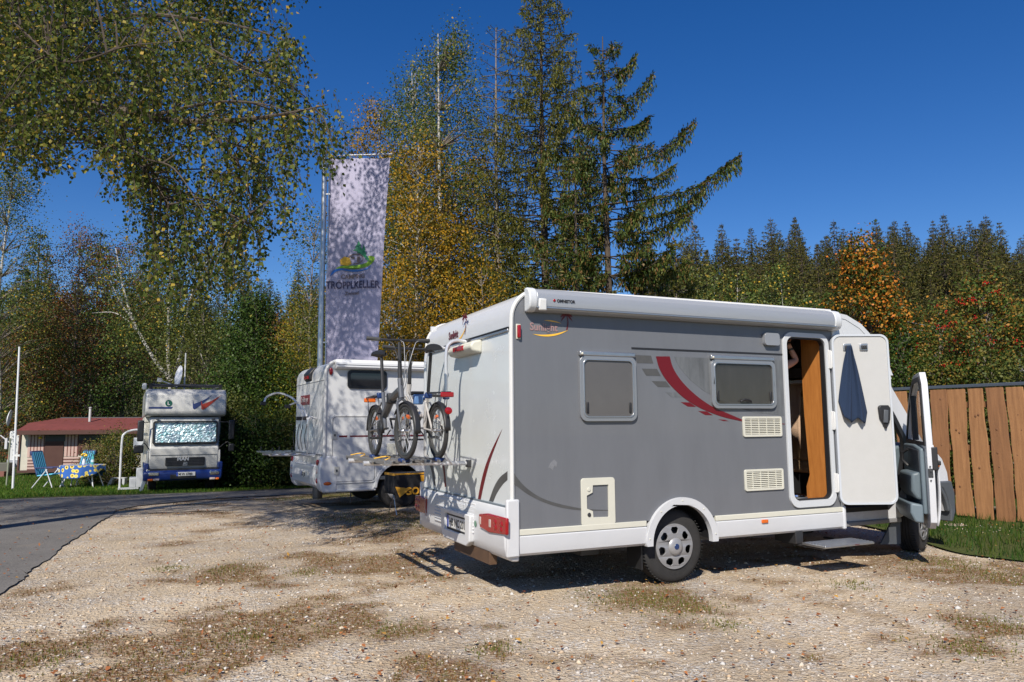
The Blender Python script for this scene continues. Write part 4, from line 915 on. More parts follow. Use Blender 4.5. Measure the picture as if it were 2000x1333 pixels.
# vents
def vent(a, b_):
    x0, z1 = a; x1, z0 = b_; v = ob('vent_grille', MB().plate(rrect(x0, z0, x1, z1, .02, 4), (rrect(x0+.022, z0+.022, x1-.022, z1-.022, .008, 3),), side(-.016), .018), CREAM, mh, bevel=.004)
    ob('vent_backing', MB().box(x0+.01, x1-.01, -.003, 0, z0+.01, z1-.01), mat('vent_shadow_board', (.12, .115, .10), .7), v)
    n = 9
    for i in range(n):
        z = z0+.03+(z1-z0-.06)*i/(n-1); ob('slat', MB().obox(((x0+x1)/2, -.009, z), (x1-x0-.04, .012, .006), Matrix.Rotation(R_(35), 3, 'X')), CREAM, v)
    for i in range(1, 5): x = x0+(x1-x0)*i/5; ob('rib', MB().box(x-.003, x+.003, -.015, -.005, z0+.02, z1-.02), CREAM, v)
vent(Z2(1618, 945), Z2(1884, 1078)); vent(Z3(1630, 200), Z3(1896, 330))
# service hatch
a, b_ = Z3(530, 258), Z3(762, 566); x0, z1, x1, z0 = a[0], a[1], b_[0], b_[1]
hole = [(x0+.055, z0+.155), (x0+.115, z0+.13), (x0+.12, z0+.075), (x1-.07, z0+.07), (x1-.068, z1-.065), (x0+.12, z1-.065), (x0+.115, z1-.13), (x0+.055, z1-.155)]
h = ob('service_hatch', MB().plate(rrect(x0, z0, x1, z1, .03, 5), (hole,), side(-.014), .015), CREAM, mh, bevel=.005)
for z in (z0+.10, z1-.10): ob('lock', MB().lathe([(0, 0), (.016, .001), (.019, .006)], 16, c=(x0+.075, -.022, z)), CREAM if z > z0+.2 else STEELDK, h)
# awning cassette
prof = [(0, 2.705), (-.04, 2.705), (-.08, 2.69), (-.105, 2.655), (-.115, 2.60), (-.108, 2.545), (-.085, 2.515), (-.05, 2.50), (0, 2.50)]
aw = ob('awning_case', MB().prism(prof, lambda p, q, u: (u, p-.003, q), .21, 3.80), SILVER, mh, smooth=25, bevel=.004)
big = [(p*1.06, 2.603+(q-2.603)*1.07) for p, q in prof]
for a, b_ in ((.13, .212), (3.798, 3.90)): ob('end_cap', MB().prism(big, lambda p, q, u: (u, p-.002, q), a, b_), mat('awning_cap', (.56, .58, .60), .35), aw, bevel=.015, seg=3)
ob('front_rail', MB().box(.20, 3.81, -.122, -.08, 2.525, 2.533), ALU, aw); ob('end_bracket', MB().box(.22, .30, -.126, -.10, 2.50, 2.61), WHITE2, aw, bevel=.012)
Ma = frame_m((0, -.1205, 0), (1, 0, 0), (0, 0, 1)); text('lettering', 'OMNISTOR', .036, BLACK, aw, Ma @ Matrix.Translation((.40, 2.585, 0)), bold=.001)
ob('red_mark', MB().sphere((.375, -.1205, 2.598), (.014, .003, .013), 10, 6), REDLENS, aw)

# habitation door
df = ob('door_frame', MB().plate(rrect(3.135, .625, 3.785, 2.455, .12, 7), (rrect(3.185, .695, 3.735, 2.405, .085, 7),), side(-.022), .06), mat('door_frame_grey', (.52, .54, .56), .35), mh, bevel=.012)
ob('door_seal', MB().plate(rrect(3.18, .69, 3.74, 2.41, .085, 7), (rrect(3.20, .71, 3.72, 2.39, .075, 7),), side(-.004), .05), BLACK, df)
for z in (.86, 1.52, 2.18): ob('hinge', MB().box(3.765, 3.80, -.04, -.018, z-.10, z+.10).tube([(3.80, -.035, z-.09), (3.80, -.035, z+.09)], .010, 8), WHITE2, df, bevel=.004)
dm = Matrix.Translation((3.805, -.045, 0)) @ Matrix.Rotation(-YAW+R_(1.0), 4, 'Z')
door = bpy.data.objects.new('entry_door', None); COL.objects.link(door); door.parent = mh; door.matrix_local = dm
DW = .615
ob('door_leaf', MB().plate(rrect(0, .635, DW, 2.445, .085, 7), (), side(-.0), .035), mat('door_inner_white', (.46, .46, .45), .55, var=.06, bump=.15, bscale=120), door, bevel=.008)
ob('door_edge', MB().plate(rrect(-.004, .630, DW+.004, 2.450, .09, 7), (rrect(.018, .652, DW-.018, 2.428, .075, 7),), side(-.010), .05), mat('door_edge_trim', (.47, .50, .54), .4), door, bevel=.006)
for x in (.165, .345):
    hk = ob('hook_plate', MB().box(x-.045, x+.045, -.012, 0, 2.27, 2.35), ALU, door, bevel=.01)
    for k in (-1, 0, 1): ob('hook', MB().box(x+k*.022-.007, x+k*.022+.007, -.03, -.01, 2.285, 2.33), STEELDK, hk, bevel=.004)
hd = ob('door_lock', MB().plate([(.455, 1.66), (.475, 1.68), (.565, 1.68), (.585, 1.65), (.575, 1.52), (.545, 1.47), (.535, 1.43), (.515, 1.43), (.505, 1.47), (.465, 1.54)], (), side(-.035), .035), BLACK, door, bevel=.012)
ob('lever', MB().obox((.52, -.045, 1.56), (.05, .02, .14), Matrix.Rotation(R_(6), 3, 'Y')), DGREY, hd, bevel=.008)
ob('entry_step', MB().box(3.22, 3.90, -.36, -.06, .262, .285), ALU, mh, bevel=.004)
m = MB()
for k in range(7): m.box(3.23, 3.89, -.35+k*.042, -.335+k*.042, .2855, .291)
ob('step_ribs', m, ALU, mh, kind='stuff'); ob('step_arm', MB().box(3.24, 3.28, -.30, .25, .24, .262), STEELDK, mh, bevel=.005); ob('step_arm', MB().box(3.84, 3.88, -.30, .25, .24, .262), STEELDK, mh, bevel=.005); ob('step_motor_box', MB().box(3.2, 3.3, .0, .3, .262, .46), STEELDK, mh, bevel=.005)
text('step_lettering', 'THULE', .022, RED, mh, frame_m((3.62, -.3615, .266), (1, 0, 0), (0, 0, 1)), depth=.0006)

# rear: panel, strips, lamps
ob('rear_panel', MB().plate(rrect(.03, .80, W-.03, 2.315, .02, 3), (), rear(-.006), .01), mat('rear_gelcoat', (.62, .65, .66), .22, var=.07, vscale=1.2, coat=.4), mh)
ob('rear_rail', MB().box(-.022, 0, .03, W-.03, 2.318, 2.345), ALU, mh, bevel=.006); ob('rear_rail', MB().box(-.018, 0, .03, W-.03, 2.35, 2.362), BLACK, mh)
ob('panel_seal', MB().box(-.03, 0, .03, W-.03, .775, .80), mat('seal_grey', (.14, .17, .20), .5), mh)
for a in (): ob('raised_rib', MB().tube([(.002, a, 1.05), (-.004, a, 2.0), (-.004, a+(.10 if a < 1 else -.10), 2.16)], .013, 8), mat('rear_gelcoat_rib', (.62, .65, .66), .22, coat=.4), mh)
rf = lambda name, L_, m_, off=-.0085: ob(name, MB().plate(L_, (), rear(off), .001), m_, mh, smooth=0)
z1l = lambda L_: [Z1(*p) for p in L_]
rf('red_stripe', spl2(z1l([(843,622),(800,705),(760,800),(735,890),(718,980)]), 4)+spl2(z1l([(732,983),(750,900),(776,800),(808,710),(843,622)]), 4)[:-1], RED)
rf('grey_stripe', spl2(z1l([(869,838),(830,870),(800,920),(775,990)]), 4)+spl2(z1l([(796,994),(815,950),(845,905),(869,882)]), 4), GFOIL)
rf('red_stripe', spl2([(1.98, 1.3), (1.80, 1.08), (1.72, .85)], 5)+spl2([(1.67, .85), (1.75, 1.08), (1.98, 1.3)], 5)[:-1], RED)
rf('grey_stripe', spl2([(W-.04, 1.12), (2.2, 1.02), (2.08, .84)], 5)+spl2([(2.02, .84), (2.14, 1.06), (W-.04, 1.22)], 5), GFOIL)
Mr = frame_m((-.001, 0, 0), (0, -1, 0), (0, 0, 1))
def on_cap(v, z):  # local frame on the curved upper rear
    th = math.asin(min(.98, (z-2.43)/.27)) if z > 2.43 else 0; return frame_m((.27-.27*cos(th)-.003, v, z if z <= 2.43 else 2.43+.27*sin(th)), (0, -1, 0), Vector((sin(th), 0, cos(th))))
text('rear_lettering', 'Sunlight', .115, mat('logo_plum', (.10, .02, .03), .4), mh, on_cap(1.62, 2.415), wscale=.80, bold=.002)
palm(mh, (0, 0, .001), .18, on_cap(1.13, 2.42), RED)
o_ = ob('yellow_arc', MB().add([(a, b, 0) for a, b in crescent((0, 0), (.5, .16), -.10, -.024)], [tuple(range(len(crescent((0,0),(.5,.16),-.10,-.024))))]), YEL, mh, smooth=0, norm=False); o_.matrix_local = on_cap(1.48, 2.40) @ Matrix.Scale(.8, 4)
s = ob('brake_lamp_housing', MB().prism([(0, 2.32), (-.10, 2.30), (-.13, 2.25), (-.10, 2.20), (0, 2.185)], lambda p, q, a: (p, a, q), .66, 1.32), CREAM, mh, bevel=.02, seg=3)
ob('brake_lamp', MB().box(-.137, -.10, .86, 1.13, 2.225, 2.275), REDLENS, s, bevel=.006)
# bumper
BW = mat('bumper_white', (.56, .57, .59), .35, var=.07, vscale=4, coat=.2)
bp = [(.07, .79), (-.02, .795), (-.05, .765), (-.066, .70), (-.072, .55), (-.066, .45), (-.048, .38), (-.005, .335), (.07, .33)]
bu = ob('rear_bumper', MB().prism(bp, lambda p, q, a: (p, a, q), .0, W), BW, mh, bevel=.022, seg=4)
ob('corner_guard', MB().box(-.06, .062, -.026, .02, .375, .86), BW, bu, bevel=.014); ob('corner_guard', MB().box(-.06, .062, W-.02, W+.02, .375, .86), BW, bu, bevel=.014)
for k in range(9):
    z = .49+k*.032; ob('rib', MB().box(-.082+.0004*k*k, -.04, .72, 1.86, z, z+.016), BW, bu, bevel=.006)
ob('plate_surround', MB().plate([(.72, .655), (1.56, .66), (1.54, .42), (1.46, .36), (.82, .36), (.74, .41)], ([(.86, .615), (1.44, .615), (1.44, .455), (.86, .455)],), rear(-.112), .06), BW, bu, bevel=.014, seg=3)
PLW = mat('plate_white', (.62, .62, .60), .35)
pl = ob('licence_plate', MB().box(-.088, -.082, .885, 1.415, .475, .595), PLW, bu, bevel=.003); ob('plate_band', MB().box(-.0895, -.0878, 1.37, 1.413, .477, .593), mat('euro_blue', (.01, .05, .35), .4), pl); ob('plate_holder', MB().box(-.087, -.078, .875, 1.425, .455, .605), BLACK, bu)
text('plate_lettering', 'HB NC 201', .105, BLACK, pl, frame_m((-.0885, 1.36, .50), (0, -1, 0), (0, 0, 1)), wscale=.92, depth=.0008, bold=.002)
ob('green_sticker', MB().lathe([(0, -.078), (.03, -.0775)], 20, axis='x', c=(0, .665, .585)), mat('sticker_green', (.10, .22, .15), .4), bu)
def tail(q, mlens, pf):
    P = [RR(px, py, -.085) for px, py in q]; t = ob('tail_lamp', MB().plate(P, (), rear(-.088), .03), mlens, bu, bevel=.012, seg=3)
    y0, y1 = P[0][0], P[2][0]; z1, z0 = P[0][1], P[3][1]
    for f0, f1 in pf: ob('lens_strip', MB().box(-.0925, -.07, min(y0+(y1-y0)*f0, y0+(y1-y0)*f1), max(y0+(y1-y0)*f0, y0+(y1-y0)*f1), z0+.025, z1-.02), CLRLENS, t, bevel=.004)
    for f, z, r_ in ((.62, .33, .030), (.82, .28, .026), (.62, .72, .026), (.84, .70, .026)): ob('reflector_cup', MB().sphere((-.086, y0+(y1-y0)*f, z0+(z1-z0)*z), (.010, r_*1.3, r_), 12, 8), mlens, t)
tail([(935, 1004), (952, 1003), (989, 1013), (989, 1046), (955, 1041), (937, 1031)], REDLENS, ((.02, .10), (.40, .47))); tail([(831, 1004), (814, 998), (810, 990), (811, 968), (820, 968), (832, 975)], REDLENS2, ((.0, .0001),))

# cab
CY0, CY1 = .13, W-.13; CABW = mat('cab_white', (.56, .57, .60), .25, var=.06, vscale=2, coat=.5)
fw = (5.40, .36)
sq = lambda L_: [(x if x < 5.4 else 5.4+(x-5.4)*.68, z) for x, z in L_]
cab = [(3.86, .42), (4.86, .40), (4.98, .44)]+[(fw[0]+.43*cos(R_(a)), fw[1]+.43*sin(R_(a))) for a in range(168, 10, -12)]+[(5.86, .50), (5.96, .72), (5.93, .90), (5.82, 1.06), (5.62, 1.18), (5.38, 1.27), (5.12, 1.62), (4.86, 1.97), (4.78, 2.0), (3.86, 2.0)]
opening = [(4.00, .53), (4.72, .53), (4.86, .62), (5.0, .86), (5.08, 1.15), (5.08, 1.32), (4.94, 1.55), (4.72, 1.86), (4.62, 1.92), (4.04, 1.92), (4.0, 1.86)]
cab = sq(cab)
ob('cab_side', MB().plate(cab, (opening,), side(CY0), .07), CABW, mh, bevel=.014)
ob('opening_seal', MB().plate([(a+(.0 if a < 4.3 else .012), b-.012 if b < 1 else b+.008) for a, b in opening], ([(4.04, .57), (4.70, .57), (4.83, .65), (4.96, .88), (5.04, 1.15), (5.04, 1.31), (4.9, 1.53), (4.69, 1.83), (4.6, 1.88), (4.07, 1.88), (4.04, 1.83)],), side(CY0-.006), .05), BLACK, mh)
ob('cab_side', MB().plate(cab, ([(4.1, 1.25), (5.0, 1.25), (4.66, 1.86), (4.12, 1.86)],), side(CY1-.06), .06), CABW, mh, bevel=.01)
ob('bonnet', MB().prism(sq([(5.36, 1.26), (5.60, 1.19), (5.82, 1.06), (5.93, .90), (5.97, .72), (5.93, .72), (5.88, .88), (5.78, 1.02), (5.58, 1.14), (5.36, 1.21)]), lambda p, q, a: (p, a, q), CY0+.05, CY1-.05), CABW, mh, bevel=.01)
ob('windscreen_frame', MB().tube([(5.36, CY0+.04, 1.26), (5.10, CY0+.05, 1.62), (4.82, CY0+.07, 1.98)], .028, 8).tube([(5.36, CY1-.04, 1.26), (5.10, CY1-.05, 1.62), (4.82, CY1-.07, 1.98)], .028, 8), DGREY, mh)
ob('windscreen', MB().add([(5.36, CY0+.06, 1.25), (5.36, CY1-.06, 1.25), (4.84, CY1-.08, 1.97), (4.84, CY0+.08, 1.97)], [(0, 1, 2, 3)]), mat('windscreen_glass', (.5, .55, .5), .04, alpha=.16, spec=.6), mh, solid=.006)
ob('dashboard', MB().prism([(5.34, 1.24), (5.02, 1.22), (4.90, 1.12), (4.92, .92), (5.08, .70), (5.3, .6), (5.4, .6)], lambda p, q, a: (p, a, q), CY0+.08, CY1-.08), MGREY, mh, bevel=.03, seg=3)
ob('dash_sticker', MB().box(4.895, 4.90, .32, .42, 1.02, 1.12), mat('yellow_paper', (.55, .52, .12), .6), mh); ob('warning_sticker', MB().lathe([(0, 4.945), (.03, 4.947)], 16, axis='x', c=(0, .27, .80)), RED, mh)
ob('steering_wheel', MB().tube([(4.86+.06*sin(t)*0+.05*sin(t), 1.72+.19*cos(t), 1.13+.18*sin(t)) for t in np.linspace(0, 2*pi, 25)], .014, 8), BLACK, mh)
ob('front_bumper', MB().prism(sq([(5.55, .80), (5.95, .80), (6.01, .66), (6.0, .44), (5.92, .33), (5.86, .33), (5.885, .45), (5.83, .60), (5.72, .72), (5.55, .765)]), lambda p, q, a: (p, a, q), CY0-.045, CY1+.045), DGREY, mh, bevel=.03, seg=3)
ob('arch_flare', MB().plate(sq(arc(fw[0], fw[1], .47, 12, 60, 10)+arc(fw[0], fw[1], .415, 60, 12, 10)), (), side(CY0-.05), .06), DGREY, mh, bevel=.012)
ob('sill_step', MB().box(3.95, 4.90, CY0-.03, CY0+.3, .37, .42), mat('sill_grey', (.2, .2, .21), .5), mh, bevel=.012); ob('sill_tread', MB().box(3.98, 4.72, CY0+.05, CY0+.35, .424, .46), BLACK, mh, bevel=.01)
ob('mud_flap', MB().plate([(4.60, .14), (4.92, .12), (4.94, .42), (4.82, .40)], (), side(CY0+.02), .02), DGREY, mh)
ob('side_indicator', MB().sphere((5.57, CY0-.012, .98), (.055, .018, .025), 12, 8), ORANGE, mh)
ob('front_wheel_well', MB().grid(lambda a, b: (fw[0]+.42*cos(pi*a), CY0+.04+.5*b, fw[1]+.42*sin(pi*a)), 18, 2).plate(arc(fw[0], fw[1], .43, 0, 180, 18), (), side(.70), .02), BLACK, mh, norm=False)
make_wheel(mh, (5.40, .24, .335), rz=R_(24)); make_wheel(mh, (5.40, W-.24, .335), rz=R_(24), side_=1)
# open cab door
cdm = Matrix.Translation((5.06, CY0-.02, 0)) @ Matrix.Rotation(atan2(-.755, -.655), 4, 'Z')
cdoor = bpy.data.objects.new('cab_door', None); COL.objects.link(cdoor); cdoor.parent = mh; cdoor.matrix_local = cdm @ Matrix.Diagonal((.94, 1, 1, 1))
# local x: from hinge (0) to free edge (1.02); local y negative = outer skin side
dout = [(0, .58), (.10, .46), (.30, .41), (.92, .40), (1.0, .47), (1.035, .80), (1.035, 1.30), (1.00, 1.90), (.93, 2.02), (.62, 2.0), (.42, 1.87), (.20, 1.58), (.02, 1.30), (-.01, 1.1)]
dwin = [(.13, 1.30), (.94, 1.27), (.93, 1.86), (.88, 1.93), (.64, 1.92), (.48, 1.82), (.30, 1.60)]
dpl = lambda off: (lambda a, b, t: (a, off+t+.05*max(0, (1.3-b))*0-.09*max(0, 1-abs((b-.95)/.62))**.8*0, b))
ob('door_shell', MB().plate(dout, (dwin,), side(.0), .06), CABW, cdoor, bevel=.014)
ob('outer_skin', MB().grid(lambda a, b: (.01+1.02*b*(1-.03*sin(pi*a)), .06+.055*sin(pi*min(1, a*1.02))**.7*(1-.3*abs(b-.5)), .44+.82*a), 12, 10), CABW, cdoor, solid=.01, norm=False)
ob('window_frame', MB().plate([(a*1.0+.0, b) for a, b in [(.05, 1.27), (.99, 1.25), (.975, 1.90), (.91, 1.975), (.62, 1.96), (.44, 1.85), (.24, 1.60)]], ([(.13, 1.31), (.93, 1.29), (.92, 1.85), (.87, 1.92), (.64, 1.91), (.49, 1.81), (.30, 1.60)],), side(-.010), .012), BLACK, cdoor, bevel=.003)
ob('quarter_bar', MB().box(.42, .455, -.008, .05, 1.30, 1.82), BLACK, cdoor)
ob('window_glass', MB().plate(dwin, (), side(.03), .005), mat('door_glass', (.35, .38, .36), .04, alpha=.28, spec=.7), cdoor)
tr_ = ob('door_trim', MB().plate([(.06, .56), (.92, .54), (.93, 1.22), (.60, 1.26), (.10, 1.26), (.05, 1.0)], (), side(-.045), .045), MGREY, cdoor, bevel=.02, seg=3)
ob('upper_recess', MB().plate([(.30, 1.00), (.88, .98), (.88, 1.20), (.36, 1.22)], (), side(-.05), .01), DGREY, tr_, bevel=.01)
ob('armrest', MB().prism([(-.045, .98), (-.13, .96), (-.14, .78), (-.10, .70), (-.045, .68)], lambda p, q, a: (a, p, q), .25, .90), mat('armrest_grey', (.10, .13, .15), .5), tr_, bevel=.025, seg=3)
ob('door_pocket', MB().prism([(-.045, .64), (-.16, .66), (-.17, .56), (-.13, .46), (-.045, .45)], lambda p, q, a: (a, p, q), .12, .93), MGREY, tr_, bevel=.02, seg=3)
ob('door_pull', MB().tube([(.36, -.06, 1.02), (.34, -.11, 1.08), (.36, -.11, 1.16), (.40, -.06, 1.20)], .018, 8), BLACK, tr_)
lk = ob('latch', MB().box(1.03, 1.045, .0, .045, .93, 1.02).box(1.03, 1.06, .015, .03, .985, 1.0), STEELDK, cdoor, bevel=.003); ob('latch_bolt', MB().tube([(1.037, .02, 1.04), (1.05, .02, 1.04)], .008, 6).tube([(1.037, .02, .90), (1.05, .02, .90)], .008, 6), STEELDK, lk)
ob('door_handle', MB().box(.86, 1.02, .095, .13, 1.05, 1.10), BLACK, cdoor, bevel=.012); ob('door_handle_seat', MB().box(.995, 1.04, .04, .10, 1.0, 1.24), BLACK, cdoor, bevel=.01)

# inside
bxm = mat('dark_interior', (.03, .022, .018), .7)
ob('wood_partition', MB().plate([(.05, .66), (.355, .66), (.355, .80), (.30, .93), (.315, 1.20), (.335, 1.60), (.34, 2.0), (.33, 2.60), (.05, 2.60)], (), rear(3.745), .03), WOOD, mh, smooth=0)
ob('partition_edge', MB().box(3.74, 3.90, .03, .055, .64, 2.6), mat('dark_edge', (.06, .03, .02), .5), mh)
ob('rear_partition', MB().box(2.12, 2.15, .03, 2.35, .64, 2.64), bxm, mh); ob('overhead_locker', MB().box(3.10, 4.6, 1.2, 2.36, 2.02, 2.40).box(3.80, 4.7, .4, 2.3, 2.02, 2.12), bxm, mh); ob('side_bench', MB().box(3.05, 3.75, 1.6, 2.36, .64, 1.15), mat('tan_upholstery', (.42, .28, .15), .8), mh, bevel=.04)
def seat(x, y, rz):
    s = bpy.data.objects.new('cab_seat', None); COL.objects.link(s); s.parent = mh; s.location = (x, y, .64); s.rotation_euler = (0, 0, rz)
    um = mat('seat_tan', (.42, .29, .16), .85, bump=.2, bscale=60)
    ob('seat_base', MB().box(-.22, .22, -.22, .22, -.02, .26), BLACK, s, bevel=.03)
    ob('seat_cushion', MB().box(-.26, .26, -.26, .26, .26, .44), um, s, bevel=.06, seg=4); ob('backrest', MB().obox((-.26, 0, .80), (.15, .50, .78), Matrix.Rotation(R_(-10), 3, 'Y')), um, s, bevel=.05, seg=4); ob('headrest', MB().box(-.42, -.30, -.13, .13, 1.16, 1.36), um, s, bevel=.04, seg=3)
seat(4.50, .95, 0); seat(4.50, 1.85, 0)
tw_ = ob('draped_towel', MB().grid(lambda a, b: (-.37-.13*cos(pi*b)+.02*sin(a*17)*.4, -.29+.58*a, 1.24+.16*sin(pi*b)-.60*(abs(b-.5)*2)**2.2*(.9+.25*sin(a*5+2))), 16, 16), mat('beige_terry', (.50, .34, .23), .95, bump=.6, bscale=200), None, solid=.012, norm=False, loc=mh.matrix_basis @ Vector((4.50, .95, .64)), rot=(0, 0, YAW))
tag(tw_, 'beige towel draped over the passenger seat seen through the open side door', 'towel')
bw = thing('pet_bowl', 'shiny metal bowl in a dark rim on the floor just inside the side door', 'bowl', mh.matrix_basis @ Vector((3.45, .20, .642)))
ob('bowl_body', MB().lathe([(.10, 0), (.115, .01), (.10, .07), (.088, .075)], 28, axis='z'), DGREY, bw); ob('steel_dish', MB().lathe([(.0, .02), (.05, .022), (.085, .05), (.092, .078), (.10, .076)], 28, axis='z'), CHROME, bw)
# towel on the door
def towel(a, b):      # a 0..1 down, b 0..1 across
    wd_ = .014+.150*a**.85*(1-.08*a); x = .165+.01+(b-.5)*2*wd_+.012*a
    fold = .026*(.5+.5*a)*sin(b*13+1.8*a)+.008*sin(b*29+3*a)
    zb = float(np.interp(b, [0, .12, .38, .60, .70, .88, 1.0], [.60, .77, .83, .78, .82, .84, .72]))
    return (x, -.032-.022*sin(pi*b)+fold, 2.325-a*zb-.0)
tl = ob('hanging_towel', MB().grid(towel, 36, 40), mat('navy_terry', (.012, .028, .068), .95, bump=.7, bscale=260), None, solid=.007, norm=False, smooth=180)
tag(tl, 'dark blue towel hanging from a hook on the open side door', 'towel'); tl.matrix_world = mh.matrix_basis @ dm

# ------------------------------------------------------------ bike rack and folding bicycles
rk = bpy.data.objects.new('bike_rack', None); COL.objects.link(rk); rk.parent = mh
TUBEW = mat('rack_tube', (.60, .61, .63), .3, metal=.45)
for v in (.97, 1.62):
    ob('rack_arm', MB().tube(spl([(0, v, 2.31), (-.13, v, 2.335), (-.225, v, 2.30), (-.26, v, 2.20), (-.26, v, 1.9)], 5)+[Vector((-.26, v, 1.2)), Vector((-.20, v, 1.13)), Vector((-.02, v, 1.125))], .0175, 10), TUBEW, rk)
    ob('platform_arm', MB().tube([(-.01, v+.02, 1.135), (-.10, v+.02, 1.13), (-1.06, v+.02, 1.155)], .022, 10), TUBEW, rk)
    ob('arm_bracket', MB().box(-.05, 0, v-.03, v+.03, 2.29, 2.35).box(-.05, 0, v-.03, v+.03, 1.09, 1.16), STEELDK, rk, bevel=.008)
RAIL = mat('rail_grey', (.30, .30, .30), .4, metal=.5, var=.2)
for u in (-.48, -.62, -.80, -.98):
    r_ = ob('wheel_rail', MB().prism([(-.035, .03), (-.026, .03), (-.022, .006), (.022, .006), (.026, .03), (.035, .03), (.03, 0), (-.03, 0)], lambda p, q, a: (u+p, a, 1.165+q), .42, 1.98), RAIL, rk)
    if u in (-.48, -.80):
        for v in (.55, 1.62): ob('wheel_strap', MB().box(u-.042, u+.042, v-.06, v+.06, 1.175, 1.21), BLUEP, r_, bevel=.01)
    for v in (.75, 1.9): ob('rail_clip', MB().box(u-.04, u+.04, v-.02, v+.02, 1.155, 1.175), BLACK, r_)
ob('tie_cord', MB().tube(spl([(-.98, 1.9, 1.2), (-.90, 1.8, 1.22), (-.82, 1.95, 1.20), (-.95, 2.0, 1.15), (-1.0, 1.85, 1.19)], 4), .005, 5).tube(spl([(-.98, .9, 1.2), (-.90, .8, 1.22), (-.82, .95, 1.20), (-.95, 1.0, 1.15), (-1.0, .85, 1.19)], 4), .005, 5), YEL, rk)
for a, b_ in (((-.26, .97, 1.78), (-.50, .78, 1.78)), ((-.26, 1.62, 1.80), (-.80, 1.42, 1.80))):
    h = ob('holding_arm', MB().tube([a, b_], .014, 8), BLACK if b_[0] > -.6 else TUBEW, rk); 
    for p in (a, b_): ob('clamp', MB().box(p[0]-.032, p[0]+.032, p[1]-.024, p[1]+.024, p[2]-.030, p[2]+.030), BLUEP, h, bevel=.012)

